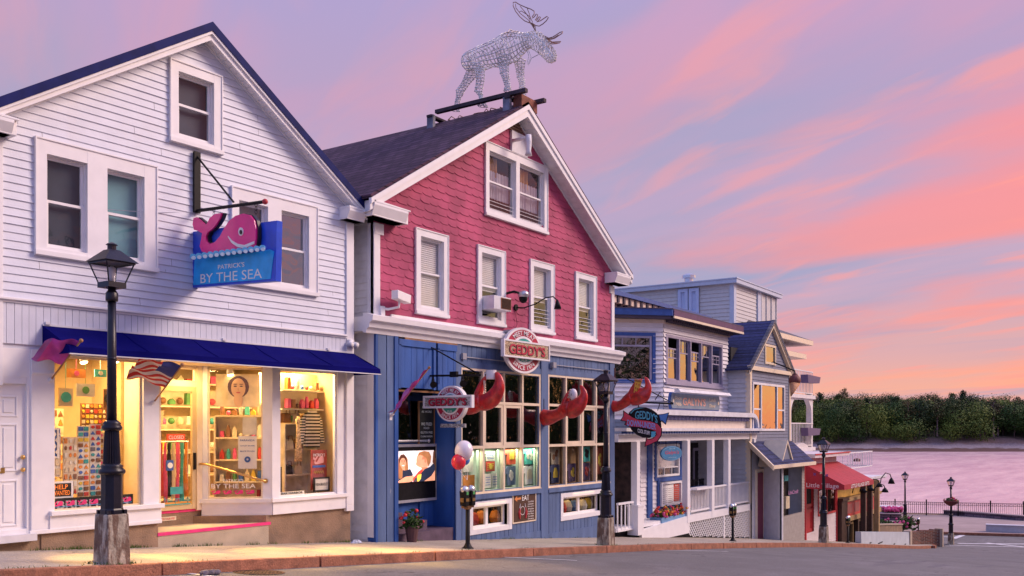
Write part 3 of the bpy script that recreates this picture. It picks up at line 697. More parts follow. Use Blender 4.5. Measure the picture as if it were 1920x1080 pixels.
mb.box(SL, SR-.19, -.05, .0, 1.80, 1.862); mb.box(SL, SR-.19, -.085, -.05, 1.835, 1.87)
mb.build('corner_boards', whitetrim, SHOP, bevel=.006)
fascia_h = [(.30, 1.68, -9, 1.14), (2.0, 4.32, -9, 1.14), (4.52, 5.90, -9, 1.14)]
mb = MB(A1); planks(mb, SL-.2, SR-.19, 1.22, 1.80, .105, .006, .0, t=.03, jit=.0015); mb.box(SL-.2, SR-.19, .001, .04, 1.15, 1.80); mb.build('beadboard_frieze', white, SHOP)
# upper windows
def glaze(par, fr, s0, s1, z0, z1, d, gm, name='pane'):
    mb = MB(fr); mb.face([(s0, d, z0), (s1, d, z0), (s1, d, z1), (s0, d, z1)]); return mb.build(name, gm, par)
blindm = mat('white_blind', (.82, .76, .74), .6, .05); curtm = mat('curtain', (.45, .40, .36), .9, .2, 8); shadem = mat('teal_shade', (.22, .42, .42), .8, .15, 1.2)
def room_back(par, fr, s0, s1, z0, z1, d, m_=None):
    mb = MB(fr); mb.face([(s0, d, z0), (s1, d, z0), (s1, d, z1), (s0, d, z1)]); return mb.build('room_shade', m_ or dark, par)
def blind(par, fr, s0, s1, z0, z1, d, m_=None, st=.045):
    mb = MB(fr); z = z0
    while z < z1: mb.face([(s0, d-.006, z), (s1, d-.006, z), (s1, d+.010, z+st*1.0), (s0, d+.010, z+st*1.0)]); z += st
    return mb.build('blind', m_ or blindm, par)
def curtain(par, fr, s0, s1, z0, z1, d, m_=None, waves=7):
    mb = MB(fr); n = waves*6; mb.smooth = True
    vs = [(s0+(s1-s0)*i/n, d+.03*math.sin(i/n*waves*6.283)+.01*math.sin(i*1.7), z) for i in range(n+1) for z in (z0, z1)]
    mb.add(vs, [(2*i, 2*i+2, 2*i+3, 2*i+1) for i in range(n)]); return mb.build('curtain', m_ or curtm, par)
def sashes(mb, s0, s1, z0, z1, d, w_=.045, lower_open=0.0, mid=.5):
    zm = z0+(z1-z0)*mid
    frame(mb, s0, s1, zm-.02, z1, w_, d+.03, d+.06); frame(mb, s0, s1, z0+lower_open, zm+.025+lower_open, w_, d, d+.028)
def sashwin(par, fr, outer, cas, opens, gm=None, fill='dark', m_=None, d=.03, sill=True, mid=.5, lift=0.0, jamb=None):
    """outer casing rectangle with one or more sash openings in it; returns the window part"""
    m_ = m_ or whitetrim; mb = MB(fr); s0, s1, z0, z1 = outer
    xs = [s0]+[v for o in opens for v in o[:2]]+[s1]
    oz0, oz1 = opens[0][2], opens[0][3]
    for a, b in zip(xs[::2], xs[1::2]): mb.box(a, b, -.045, .02, z0, z1)
    for o in opens: mb.box(o[0], o[1], -.043, .02, o[3], z1); mb.box(o[0], o[1], -.043, .02, z0, o[2])
    bw = .022                                                   # raised back band round the casing
    frame(mb, s0-bw, s1+bw, z0-bw, z1+bw, bw, -.062, .0)
    if sill: mb.box(s0-.03, s1+.03, -.085, -.045, z0-.012, z0+.055)
    for o in opens:
        mb.box(o[0]-.002, o[0]+.018, .02, .14, o[2], o[3]); mb.box(o[1]-.018, o[1]+.002, .02, .14, o[2], o[3]); mb.box(o[0], o[1], .02, .14, o[3]-.015, o[3]+.003); mb.box(o[0], o[1], .02, .14, o[2]-.003, o[2]+.02)
        sashes(mb, o[0]+.018, o[1]-.018, o[2]+.02, o[3]-.015, d, .04, lift, mid)
    w_ = mb.build('window', m_, par)
    for i, o in enumerate(opens):
        g = gm[i] if isinstance(gm, (list, tuple)) else (gm or glass); f = fill[i] if isinstance(fill, (list, tuple)) else fill
        zm = o[2]+(o[3]-o[2])*mid
        glaze(w_, fr, o[0]+.05, o[1]-.05, zm, o[3]-.05, d+.045, g); glaze(w_, fr, o[0]+.05, o[1]-.05, o[2]+.055+lift, zm+lift, d+.015, g)
        if f == 'dark': room_back(w_, fr, o[0]-.3, o[1]+.3, o[2]-.1, o[3]+.1, .55)
        elif f == 'blind': blind(w_, fr, o[0]+.02, o[1]-.02, o[2]+.02, o[3]-.02, .11)
        elif f == 'shade': room_back(w_, fr, o[0]+.0, o[1]-.0, o[2]+.0, o[3], .15, shadem)
        elif f == 'dimshade': room_back(w_, fr, o[0]+.0, o[1]-.0, o[2]+.0, o[3], .15, mat('dim_shade', (.05, .055, .075), .6, .3, 1))
        elif f == 'curtain': curtain(w_, fr, o[0]+.02, o[1]-.02, o[2]+.02, o[3]-.02, .2); room_back(w_, fr, o[0]-.3, o[1]+.3, o[2]-.1, o[3]+.1, .5)
        elif f == 'halfblind': blind(w_, fr, o[0]+.02, o[1]-.02, zm-.1, o[3]-.02, .11); room_back(w_, fr, o[0]-.3, o[1]+.3, o[2]-.1, o[3]+.1, .5)
    return w_
sashwin(SHOP, A1, winA, .15, [(.16, .78, 2.67, 4.03), (1.10, 1.73, 2.67, 4.03)], bglass, ['dimshade', 'shade'])
sashwin(SHOP, A1, winB, .15, [(3.56, 4.19, 2.66, 4.03), (4.50, 5.16, 2.66, 4.03)], [glass, glassmirror], ['dimshade', 'dark'])
sashwin(SHOP, A1, winC, .15, [(2.35, 3.04, 4.86, 5.92)], bglass, 'dimshade')
# ground floor: piers, sills, panels
mb = MB(A1)
mb.box(-1.35, -1.0, .0, .1, -1.5, 1.22)                         # wall left of the street door
mb.box(-1.0, -.06, .0, .1, .74, 1.16); mb.box(-.06, .28, -.03, .1, -1.50, 1.16)
mb.box(-.06, .28, -.05, -.03, .80, .84)
mb.box(1.72, 2.0, -.03, .1, -1.46, 1.16)
mb.box(.28, 1.72, -.01, .1, 1.10, 1.16); mb.box(.28, 1.72, -.03, .1, -1.50, -1.22)
mb.box(.20, 2.06, -.10, -.03, -1.27, -1.20); mb.box(.20, 2.03, -.05, -.03, -1.50, -1.27); mb.box(-.1, 2.03, -.065, -.05, -1.52, -1.46)
mb.box(4.32, 4.50, -.0, .12, -1.5, 1.16); mb.box(5.92, SR-.19, -.0, .1, -1.5, 1.16); mb.box(4.50, 5.92, .0, .1, 1.12, 1.16); mb.box(4.50, 5.92, .0, .1, -1.5, -1.26)
mb.box(4.27, 6.16, -.07, -.0, -1.33, -1.26); mb.box(4.32, 6.13, -.025, -.0, -1.56, -1.33)
mb.box(SR-.19, SR+.01, -.045, .1, -1.62, -1.5)
mb.build('shopfront_panels', whitetrim, SHOP, bevel=.005)
def wframe(name, fr, s0, s1, z0, z1, w_, d, m_, gm, par=None, deep=.06):
    mb = MB(fr); frame(mb, s0, s1, z0, z1, w_, d, d+deep); p = mb.build(name, m_, par or SHOP); glaze(p, fr, s0+w_, s1-w_, z0+w_, z1-w_, d+deep/2, gm); return p
wframe('display_window', A1, .28, 1.72, -1.22, 1.10, .035, .03, cream, shopg := glassmat('display_glass', 1.45, (.96, .95, .93), .01, .02))
wframe('display_window', A1, 4.50, 5.92, -1.26, 1.12, .035, .03, whitetrim, shopg)
# the splayed window beside the recessed door
CH = A1.sub(3.45, .88, -45)                                     # s runs from the door jamb out to the street corner
CL = math.hypot(.87, .88)
mb = MB(CH); mb.box(0, .10, 0, .1, -1.5, 1.16); mb.box(CL-.17, CL-.002, .0, .1, -1.5, 1.16); mb.box(.10, CL-.17, .0, .1, -1.5, -1.26); mb.box(-.04, CL+.02, -.06, -.0, -1.33, -1.26); mb.box(0, CL+.0, -.02, 0, -1.56, -1.33)
mb.build('shopfront_panels', whitetrim, SHOP)
wframe('display_window', CH, .10, CL-.17, -1.26, 1.12, .03, .03, cream, shopg)
# shop door with transom in the recess
mb = MB(A1); mb.box(2.0, 2.52, .88, .98, -1.45, 1.16); mb.box(3.34, 3.45, .86, .98, -1.45, 1.16); mb.box(2.52, 3.34, .88, .98, .76, .84); mb.box(2.52, 3.34, .88, .98, 1.1, 1.16); mb.box(2.0, 2.05, .0, .88, -1.45, 1.16)
mb.box(2.0, 4.3, .03, .9, 1.14, 1.17)
mb.build('door_surround', cream, SHOP)
wframe('transom', A1, 2.52, 3.34, .84, 1.10, .03, .89, cream, shopg)
dr = wframe('shop_door', A1, 2.52, 3.34, -1.42, .76, .085, .88, mat('brassy_frame', (.62, .47, .26), .35, .06), shopg)
mb = MB(A1); mb.box(3.27, 3.305, .84, .88, -.72, -.42); mb.build('handle', black, dr)
# foundation, step
mb = MB(A1); mb.box(-1.35, .1, .02, .4, -2.2, -1.52); mb.box(.1, 2.0, .0, .4, -2.3, -1.50); mb.box(4.20, SR-.02, .03, .5, -2.6, -1.56); mb.prism([(4.20, .03), (3.30, .93), (3.30, 1.2), (4.20, 1.2)], -2.5, -1.561, 'z')
mb.box(2.0, 3.5, .93, 1.2, -2.4, -1.43); mb.build('foundation', conc2, SHOP)
mb = MB(A1); mb.prism([(2.0, .0), (4.24, .0), (3.32, .925), (2.0, .925)], -2.5, -1.69, 'z'); mb.build('entry_step', mat('step_concrete', (.46, .38, .28), .85, .1, 3, bump=.4), SHOP)
mb = MB(A1); mb.box(1.99, 4.28, -.012, .035, -1.735, -1.683); mb.box(2.05, 3.45, .915, .945, -1.47, -1.425); mb.build('painted_edge', pinkp, SHOP)
mb = MB(A1); mb.box(2.55, 2.95, .915, .93, -1.60, -1.53); mb.k = 1; mb.text('WATCH YOUR STEP', lambda u, v, w_: (2.75+u, .912-w_, -1.565+v), .05, .01, width=.34, height=.035); mb.build('step_notice', [mat('notice_cream', (.7, .6, .45), .6), redp], SHOP)
# panelled street door numbered 1
mb = MB(A1); S0, S1, Z0, Z1 = -1.0, -.10, -1.48, .66
frame(mb, -1.0, -.02, -1.52, .74, .09, -.0, .1)
mb.box(S0+.09, S1, .05, .08, Z0, Z1)
for a, b in ((-.84, -.58), (-.48, -.22)):
    for c, d_ in ((-1.38, -.72), (-.60, .08), (.18, .48)):
        frame(mb, a, b, c, d_, .025, .035, .05); mb.box(a+.06, b-.06, .038, .05, c+.06, d_-.06)
D1 = mb.build('street_door', whitetrim, SHOP, bevel=.004)
mb = MB(A1); mb.smooth = True
for z in (-.58, -.40): mb.ball((-.165, -.0, z), (.035, .035, .035), 10, 6); mb.tube([(-.165, .05, z), (-.165, -.0, z)], .014, 8)
mb.build('door_knob', brass, D1)
mb = MB(A1); mb.box(-.66, -.40, .035, .05, -.62, -.545); mb.build('mail_slot', brass, D1)
mb = MB(A1); mb.text('1', lambda u, v, w_: (-.475+u, .045-w_, .20+v), .14, .01); mb.build('door_number', black, D1)
mb = MB(A1); mb.box(-1.1, -.02, -.12, .1, -1.60, -1.50); mb.build('door_sill', whiteold, SHOP)
# awning
mb = MB(A1); a0, a1 = .10, 6.32; D = -.78
def awn(sw, d, z): return (sw, d, z)
n = 14; vs = []
for i in range(n+1):
    s = a0+(a1-a0)*i/n; q = .012*math.sin(i*2.1)
    vs += [(s, -.02, 1.52), (s, D*.5, 1.345-.015+q*.6), (s, D, 1.17+q*.4), (s, D-.01, 1.075+q*.3)]
mb.add(vs, [(4*i+j, 4*i+j+1, 4*i+j+5, 4*i+j+4) for i in range(n) for j in range(3)])
for s in (a0, a1): mb.face([(s, -.02, 1.52), (s, D, 1.17), (s, D-.01, 1.075), (s, -.02, 1.075)])
for s in [a0+(a1-a0)*k/5 for k in range(1, 5)]: mb.tube([(s, -.02, 1.523), (s, D*.5, 1.335), (s, D, 1.173)], .006, 4)
AW = mb.build('awning', awnblue, SHOP)
mb = MB(A1); mb.box(a0, a1, D-.02, D+.015, 1.062, 1.078); mb.box(a0, a1, -.05, -.0, 1.51, 1.54)
for s in (a0+.03, 1.95, 3.2, 4.4, a1-.03): mb.tube([(s, -.03, 1.50), (s, D, 1.10)], .012, 6)
mb.tube([(a0+.03, D, 1.09), (a0+.03, -.03, 1.12)], .012, 6)
for s in (.13, 3.2, 5.6): mb.box(s, s+.07, -.07, 0, 1.53, 1.57)
mb.build('awning_frame', whiteold, AW)
# little twin floodlight at the corner
mb = MB(A1); mb.smooth = True; mb.box(6.16, 6.3, -.08, -.045, 1.66, 1.78)
for s in (6.16, 6.30): mb.tube([(s, -.06, 1.70), (s, -.15, 1.66)], [.05, .065], 10)
mb.build('corner_floodlight', whiteold, SHOP)
# ---------------------------------------------------------------- inside the shop
warm = mat('shop_wall', (.50, .36, .20), .8, .05); SH = thing
mb = MB(A1); mb.box(-.0, 6.15, 3.4, 3.5, -1.5, 1.45); mb.box(-.05, .05, .13, 3.4, -1.5, 1.45); mb.box(6.1, 6.2, .13, 3.4, -1.5, 1.45)
mb.box(1.95, 2.0, 1.0, 1.9, -1.5, 1.4); mb.build('interior_wall', warm, SHOP); mb = MB(A1); mb.box(-.0, 6.2, .12, 3.5, 1.38, 1.45); mb.build('interior_ceiling', mat('shop_ceiling', (.12, .08, .04), .8, .3, 3), SHOP)
mb = MB(A1); mb.box(-.0, 2.0, .11, 3.45, -1.52, -1.44); mb.box(2.0, 3.5, 1.0, 3.45, -1.52, -1.441); mb.prism([(3.5, 1.0), (4.35, .13), (6.15, .13), (6.15, 3.45), (3.5, 3.45)], -1.52, -1.442, 'z'); mb.build('interior_floor', wood, SHOP)
def shoplight(s, d, z, e, size=.5, col=(1, .63, .24), sy=None):
    L = bpy.data.lights.new('shop_light', 'AREA'); L.energy = e; L.color = col; L.shape = 'RECTANGLE'; L.size = size; L.size_y = sy or size
    o = bpy.data.objects.new('shop_light', L); C.objects.link(o); o.location = A1.w(s, d, z); o.rotation_euler = (0, 0, rad(-2)); return o
for s, d, e in ((1.0, .75, 150), (2.9, 1.7, 120), (4.6, 1.0, 150), (5.4, .8, 150)): shoplight(s, d, 1.33, e, .45)
for s_, d_, tx, ty in ((.9, .25, 1.6, -2.2), (1.3, .25, .3, -1.8), (3.9, .55, 3.4, -1.6), (5.1, .25, 5.9, -2.6), (5.6, .25, 4.9, -1.9)):
    L = bpy.data.lights.new('window_spot', 'SPOT'); L.energy = 950; L.color = (1, .58, .13); L.spot_size = rad(34); L.spot_blend = .5; L.shadow_soft_size = .04
    o = bpy.data.objects.new('window_spot', L); C.objects.link(o); o.location = A1.w(s_, d_, 1.0); o.rotation_euler = (A1.w(s_, d_, 1.0)-A1.w(tx, ty, -2.0)).to_track_quat('Z', 'Y').to_euler()
shoplight(3.0, .45, 1.10, 26, .3)
glow = mat('lamp_glow', (1, .72, .32), .5, 0, emit=14)
for i, (s, d, z, nm) in enumerate(((.46, .35, 1.02, 'first'), (.98, .45, 1.02, 'second'), (1.42, .3, 1.05, 'third'))):
    t = thing('track_spotlight', ['lit track spotlight at the left end of the greeting card window', 'lit track spotlight over the middle of the greeting card window', 'lit track spotlight at the right of the greeting card window near the lamp post'][i], 'spotlight', A1.w(s, d, z), 0, 'track spotlights in the card window')
    mb = MB(A1); mb.smooth = True; mb.tube([(s, d, z+.13), (s, d-.03, z+.03)], [.05, .065], 12); mb.tube([(s, d, z+.1), (s, d, 1.38)], .012, 6); mb.build('housing', whitetrim, t)
    mb = MB(A1); mb.tube([(s, d-.03, z+.03), (s, d-.034, z+.022)], [.055, .055], 12); mb.build('bulb', glow, t)
for i, (s, z) in enumerate(((4.25, 1.02),)):
    t = thing('ceiling_spotlight', 'lit ceiling spotlight above the portrait poster in the splayed window', 'spotlight', A1.w(s-.3, .75, z)); mb = MB(A1); mb.smooth = True
    mb.tube([(s-.3, .75, 1.12), (s-.3, .72, 1.0)], [.05, .07], 12); mb.tube([(s-.3, .75, 1.1), (s-.3, .75, 1.38)], .012, 6); mb.build('housing', whitetrim, t)
    mb = MB(A1); mb.tube([(s-.3, .72, 1.0), (s-.3, .718, .99)], [.06, .06], 12); mb.build('bulb', glow, t)
pal = [mat('goods_'+n_, c, .6, .15) for n_, c in (('red', (.55, .05, .04)), ('orange', (.7, .25, .05)), ('teal', (.05, .35, .36)), ('blue', (.05, .13, .42)), ('pink', (.7, .1, .25)), ('white', (.75, .7, .6)), ('brown', (.2, .09, .04)), ('yellow', (.7, .5, .06)), ('green', (.08, .25, .08)), ('black', (.02, .02, .025)), ('cream', (.7, .58, .4)))]
RS = random.Random(5)
# card racks: a board of little cards
def cardrack(s0, s1, z0, z1, d, nc, nr, label, back, cols, fill=.72):
    t = thing('card_rack', label, 'rack', A1.w((s0+s1)/2, d, z0)); mb = MB(A1); mb.box(s0, s1, d, d+.03, z0, z1); mb.box(s0, s1, d-.05, d+.03, -1.44, z0) if z0 < -1.2 else None; mb.tube([((s0+s1)/2, d+.05, z0), ((s0+s1)/2, d+.05, -1.44)], .02, 6); mb.build('board', back, t)
    for c in range(nc):
        mb = MB(A1)
        for r in range(nr):
            a = s0+(s1-s0)*(c+(1-fill)/2)/nc; b = a+(s1-s0)*fill/nc; h = (z1-z0)/nr; z = z0+h*(r+.14)
            mb.k = RS.choice(cols); k = RS.random()
            if k < .45: mb.box(a, b, d-.012, d-.001, z, z+h*.7)
            elif k < .8: mb.disc(((a+b)/2, z+h*.35), (b-a)*.42, d-.012, d-.001, 8, h*.3)
            else: mb.prism([(a, z), (b, z), ((a+b)/2, z+h*.66)], d-.012, d-.001)
        mb.build('card_column', pal, t)
cardrack(.88, 1.06, -1.05, .05, .42, 2, 13, 'tall white rack of coloured souvenir cards left of the lamp post', pal[5], [0, 1, 2, 3, 6, 7], .8)
cardrack(1.08, 1.26, -1.05, .08, .42, 2, 13, 'narrow white rack of stickers directly behind the lamp post left edge', pal[5], [0, 2, 3, 6, 1, 9], .8)
cardrack(1.28, 1.62, -1.1, -.05, .5, 5, 12, 'rack of red trinkets and keyrings right of the lamp post', pal[10], [0, 0, 1, 6, 7, 4], .66)
cardrack(.30, .60, -.72, .02, .40, 3, 5, 'board of papers at the left edge of the card window', pal[5], [10, 3, 5], .7)
cardrack(.62, .84, -1.0, -.12, .36, 3, 8, 'low rack of earrings left of the tall white card rack', pal[10], [6, 0, 1, 10, 5], .6)
cardrack(1.2, 1.7, .0, .42, .9, 7, 5, 'upper rack of red and gold trinkets behind the lamp post', pal[6], [0, 1, 7, 10], .7)
cardrack(1.62, 2.2, -1.2, .4, 1.4, 7, 14, 'wall of hanging trinkets deep inside behind the card window', pal[10], [0, 6, 2, 1, 7, 8], .7)
cardrack(.5, 1.5, -1.0, .35, 2.0, 9, 9, 'wide wall display of gifts behind the card racks', pal[10], [6, 1, 7, 10, 0], .8)
for i, (s_, z_, w_, h_, k) in enumerate(((.42, .62, .26, .34, 0), (.78, .5, .22, .28, 10), (1.1, .62, .3, .2, 5), (1.5, .5, .2, .3, 6), (.95, .88, .3, .14, 1), (1.35, .9, .2, .12, 2))):
    mb = MB(A1); mb.box(s_-w_/2, s_+w_/2, .58, .60, z_-h_/2, z_+h_/2); mb.k = 1; mb.disc((s_, z_), h_*.3, .572, .579, 10); mb.tube([(s_, .59, z_+h_/2), (s_, .59, 1.38)], .004, 4)
    mb.build('hanging_card', [pal[k], pal[(k+3) % 11]], label=['red', 'cream', 'white', 'brown', 'orange', 'teal'][i]+' display card hung high in the greeting card window, '+['leftmost of the row', 'second from the left', 'third from the left', 'fourth from the left', 'near the middle spotlight', 'near the right spotlight'][i], cat='display card')
# notices
def signboard(name, fr, s0, s1, z0, z1, d, label, cat, bm, lines, tm, th=.02, par=None, framem=None, extra=None, group=None):
    """lines: (text, s centre, z centre, height, width)"""
    mb = MB(fr); mb.box(s0, s1, d, d+th, z0, z1)
    if framem is not None: mb.k = 2; frame(mb, s0-.02, s1+.02, z0-.02, z1+.02, .03, d-.012, d+th)
    mb.k = 1
    for L in lines:
        mb.text(L[0], (lambda u, v, w_, L=L: (L[1]+u, d-.004-w_, L[2]+v)), 1.0, L[5] if len(L) > 5 else .012, height=L[3], width=L[4])
    ms = [bm, tm]+([framem] if framem is not None else [bm])
    if extra: extra(mb, ms)
    return mb.build(name, ms, par, label if not par else None, cat if not par else None, group)
wpaint = mat('lettering_white', (.85, .83, .80), .5, 0); orangel = mat('lettering_orange', (.95, .25, .04), .5, 0, emit=.35); blackb = mat('sign_black', (.015, .012, .012), .5, .1)
signboard('help_wanted_sign', A1, .32, .64, -1.02, -.80, .16, 'black HELP WANTED sign with orange letters in the card window corner', 'sign', blackb, [('HELP', .48, -.865, .07, .20), ('WANTED', .48, -.955, .07, .27)], orangel, framem=wpaint)
def whale(mb, place, k_body, k_white, k_dark, eye=True):
    W = [(93,575),(97,545),(112,540),(133,556),(152,574),(162,572),(175,545),(198,526),(232,520),(224,545),(206,575),(186,598),(166,612),(156,632),(160,656),(176,668),(200,660),(225,632),(246,592),(270,557),(300,534),(338,523),(370,531),(390,556),(398,592),(398,640),(393,675),(384,690),(350,694),(300,704),(240,714),(200,720),(160,718),(137,703),(127,680),(135,642),(139,617),(120,606),(100,600)]
    mb.k = k_body; mb.add(*_pf([place(a, b, 0) for a, b in W], [place(a, b, 1) for a, b in W]))
    if eye:
        mb.k = k_white
        E = lambda cx, cy, rx, ry, l0, l1: mb.add(*_pf([place(cx+rx*math.cos(q*.39), cy+ry*math.sin(q*.39), l0) for q in range(16)], [place(cx+rx*math.cos(q*.39), cy+ry*math.sin(q*.39), l1) for q in range(16)]))
        E(328, 610, 12, 20, 1, 1.15); mb.k = k_dark; E(330, 613, 6, 11, 1.15, 1.3); mb.k = k_white
        up = [(266,630),(285,652),(312,668),(345,674),(392,656)]; dn = [(392,668),(345,690),(310,682),(284,664),(266,636)]
        mb.add(*_pf([place(a, b, 1) for a, b in up+dn], [place(a, b, 1.15) for a, b in up+dn]))
def _pf(a, b):
    n = len(a); return a+b, [tuple(range(n)), tuple(range(2*n-1, n-1, -1))]+[(i, (i+1) % n, (i+1) % n+n, i+n) for i in range(n)]
mb = MB(A1); mb.box(.30, 1.62, .10, .115, -1.215, -1.03); mb.k = 1; mb.text('BRIGHTON', lambda u, v, w_: (.96+u, .096-w_, -1.13+v), 1, .02, height=.12, width=1.15)
for i in range(7):
    c = .40+i*.185; whale(mb, lambda a, b, l, c=c: (c+(a-245)*.00046, .094-.003*l, -1.11-(b-620)*.0004), 2, 1, 0, False)
mb.k = 3
for i in range(30): mb.tube([(.33+i*.042, .088, -1.155-.005*(i % 2)), (.372+i*.042, .088, -1.160+.005*(i % 2))], .004, 4)
mb.build('window_banner', [blackb, mat('banner_grey', (.5, .5, .5), .5), pinkp, mat('wave_blue', (.1, .4, .8), .5)], label='black BRIGHTON banner with pink whales along the card window foot', cat='banner')
signboard('checked_poster', A1, .32, .54, -.42, .0, .38, 'blue and white checked poster at the left of the card window', 'poster', pal[3], [], wpaint, framem=wpaint, extra=lambda mb, ms: [mb.prism([(.36+.055*i+(.0275 if j % 2 else 0), -.38+.09*j), (.385+.055*i+(.0275 if j % 2 else 0), -.345+.09*j), (.36+.055*i+(.0275 if j % 2 else 0), -.31+.09*j), (.335+.055*i+(.0275 if j % 2 else 0), -.345+.09*j)], .372, .378) for i in range(4) for j in range(4)])
# things behind the door
t = thing('clothes_rail', 'rail of bright hanging scarves and dresses behind the shop door', 'clothes rail', A1.w(2.95, 1.35, -1.44))
mb = MB(A1); mb.tube([(2.5, 1.35, -.22), (3.5, 1.35, -.22)], .012, 6); mb.tube([(2.52, 1.35, -.22), (2.52, 1.35, -1.44)], .012, 6); mb.tube([(3.48, 1.35, -.22), (3.48, 1.35, -1.44)], .012, 6); mb.build('rail', silver, t)
for i in range(11):
    s = 2.58+i*.085; mb = MB(A1); mb.smooth = True; z0 = -1.15-RS.random()*.2; m_ = pal[[9, 3, 0, 1, 0, 4, 9, 10, 4, 2, 1][i]]
    vs = []
    for j in range(7): z = -.24+(z0+.24)*j/6; w_ = .03+.018*j/6; vs += [(s-w_, 1.33+.02*math.sin(j+i), z), (s, 1.29, z), (s+w_, 1.33+.02*math.cos(j+i), z)]
    mb.add(vs, [(3*j+k, 3*j+k+1, 3*j+k+4, 3*j+k+3) for j in range(6) for k in (0, 1)]); mb.build('scarf', m_, t)
signboard('closed_sign', A1, 2.72, 3.08, -.20, -.08, .84, 'red CLOSED sign hanging inside the glass shop door', 'sign', mat('closed_red', (.75, .09, .03), .5, emit=.3), [('CLOSED', 2.90, -.14, .065, .30)], wpaint)
signboard('door_lettering', A1, 2.66, 3.2, -1.33, -1.31, .862, 'teal fresh produce lettering on the glass shop door', 'lettering', pal[2], [('fresh produce', 2.93, -1.24, .13, .52, .004)], pal[2], extra=lambda mb, ms: (mb.box(2.80, 3.04, .86, .868, -1.14, -1.01)))
signboard('clock_notice', A1, 2.72, 2.86, -.72, -.54, .86, 'small blue opening hours clock notice stuck on the shop door', 'notice', pal[3], [], wpaint, extra=lambda mb, ms: (mb.disc((2.79, -.63), .05, .850, .856), mb.ring((2.79, -.63), .0, .006, .845, .85, 8)))
t = thing('tote_bag', 'pale tote bag with handles on the shelf behind the shop door', 'bag', A1.w(2.95, 1.6, .0)); mb = MB(A1); mb.prism([(2.8, .1), (3.1, .1), (3.13, .34), (2.77, .34)], 1.55, 1.7); mb.build('body', pal[10], t); mb = MB(A1); mb.tube([(2.87, 1.54, .34), (2.89, 1.54, .42), (3.01, 1.54, .42), (3.03, 1.54, .34)], .01, 5); mb.build('strap', pal[0], t)
# splayed window goods (frame CH)
def portrait(mb, P, L, cols):
    """a plain generic face: hair, face, brows, eyes, lips, neck"""
    def el(cx, cz, rx, rz, lay, k): mb.k = k; mb.prism([(P[0]+(cx+rx*math.cos(q*.35))*L, P[1]+(cz+rz*math.sin(q*.35))*L) for q in range(18)], P[2]-.004*lay, P[2]-.004*lay+.003)
    el(0, .05, .40, .42, 1, cols[0]); el(0, -.45, .17, .3, 2, cols[1]); el(0, 0, .27, .38, 3, cols[1])
    for s_ in (-1, 1): el(.11*s_, .07, .06, .022, 4, cols[2]); el(.11*s_, .15, .075, .015, 4, cols[0])
    el(0, -.17, .08, .03, 4, cols[3]); el(0, -.05, .025, .05, 4, cols[4])
skin = mat('print_skin', (.62, .38, .22), .6, .05); hairm = mat('print_hair', (.09, .04, .02), .6); lips = mat('print_lips', (.5, .1, .08), .6); skin2 = mat('print_skin_shade', (.5, .28, .15), .6)
mb = MB(CH); mb.box(.20, .98, .30, .32, .42, 1.02); portrait(mb, (.60, .76, .30), .48, (1, 2, 3, 4, 5)); mb.build('portrait_poster', [pal[10], hairm, skin, blackb, lips, skin2], label='wide portrait poster hung high in the splayed window', cat='poster')
def shelf_unit(fr, s0, s1, d0, d1, z0, z1, n, label, m_, side=True):
    t = thing('shelf_unit', label, 'shelves', fr.w((s0+s1)/2, (d0+d1)/2, z0)); mb = MB(fr); mb.box(s0, s1, d1-.02, d1, z0, z1)
    if side: mb.box(s0, s0+.03, d0, d1, z0, z1); mb.box(s1-.03, s1, d0, d1, z0, z1)
    mb.build('back_panel', m_, t)
    for i in range(n): z = z0+(z1-z0)*i/(n-1); mb = MB(fr); mb.box(s0+.03, s1-.03, d0, d1-.02, z-.015, z+.015); mb.build('shelf', m_, t)
    return t
shelf_unit(CH, .12, 1.05, .55, .85, -1.40, .25, 5, 'cream shelves of small gifts in the splayed window', pal[10])
ORD = 'first second third fourth fifth sixth seventh eighth ninth tenth eleventh twelfth'.split()
CN = ['red', 'orange', 'teal', 'blue', 'pink', 'white', 'brown', 'yellow', 'green', 'black', 'cream']
def goods(fr, s0, s1, d, zs, n, seed, label, place):
    r_ = random.Random(seed)
    for zi, z in enumerate(zs):
        for i in range(n):
            s = s0+(s1-s0)*(i+.5)/n; h = r_.uniform(.10, .24); w_ = (s1-s0)/n*.36; mb = MB(fr); k = r_.randrange(4)
            if k == 0: mb.lathe((s, d), [(w_*.8, z), (w_, z+h*.3), (w_*.9, z+h*.7), (w_*.45, z+h)], 10)
            elif k == 1: mb.prism([(s-w_, z), (s+w_, z), (s+w_*.8, z+h), (s-w_*.8, z+h)], d-.05, d+.05)
            elif k == 2: mb.ball((s, d, z+w_), (w_, w_, w_), 10, 6)
            else: mb.prism([(s-w_, z), (s+w_, z), (s+w_, z+h*.6), (s, z+h), (s-w_, z+h*.6)], d-.04, d+.04)
            c = r_.choice([0, 1, 2, 3, 4, 5, 7, 8, 10, 10, 6])
            lb = '%s %s, %s from left on %s shelf up %s' % (CN[c], ('vase', 'box', 'round trinket', 'peaked box')[k], ORD[i], ORD[zi], place)
            mb.smooth = False; mb.build(('vase', 'gift_box', 'round_trinket', 'gift_box')[k], pal[c], label=lb, cat='souvenir', group=label)
goods(A1, 3.7, 6.0, 2.9, [-.9, -.4, .1, .5, .9], 12, 12, 'souvenirs deep inside the shop', 'deep inside the shop')
shelf_unit(A1, 3.6, 6.1, 2.8, 3.2, -1.40, .92, 6, 'wide cream shelves deep inside the gift shop behind the handbags', pal[10], False)
goods(A1b, 4.56, 5.4, .66, [.42, .78], 7, 33, 'goods on the high ledges', 'near the right window top')
for z_ in (.40, .76): mb = MB(A1b); mb.box(4.4, 5.46, .56, .78, z_-.02, z_); mb.build('ledge', pal[5], SHOP)
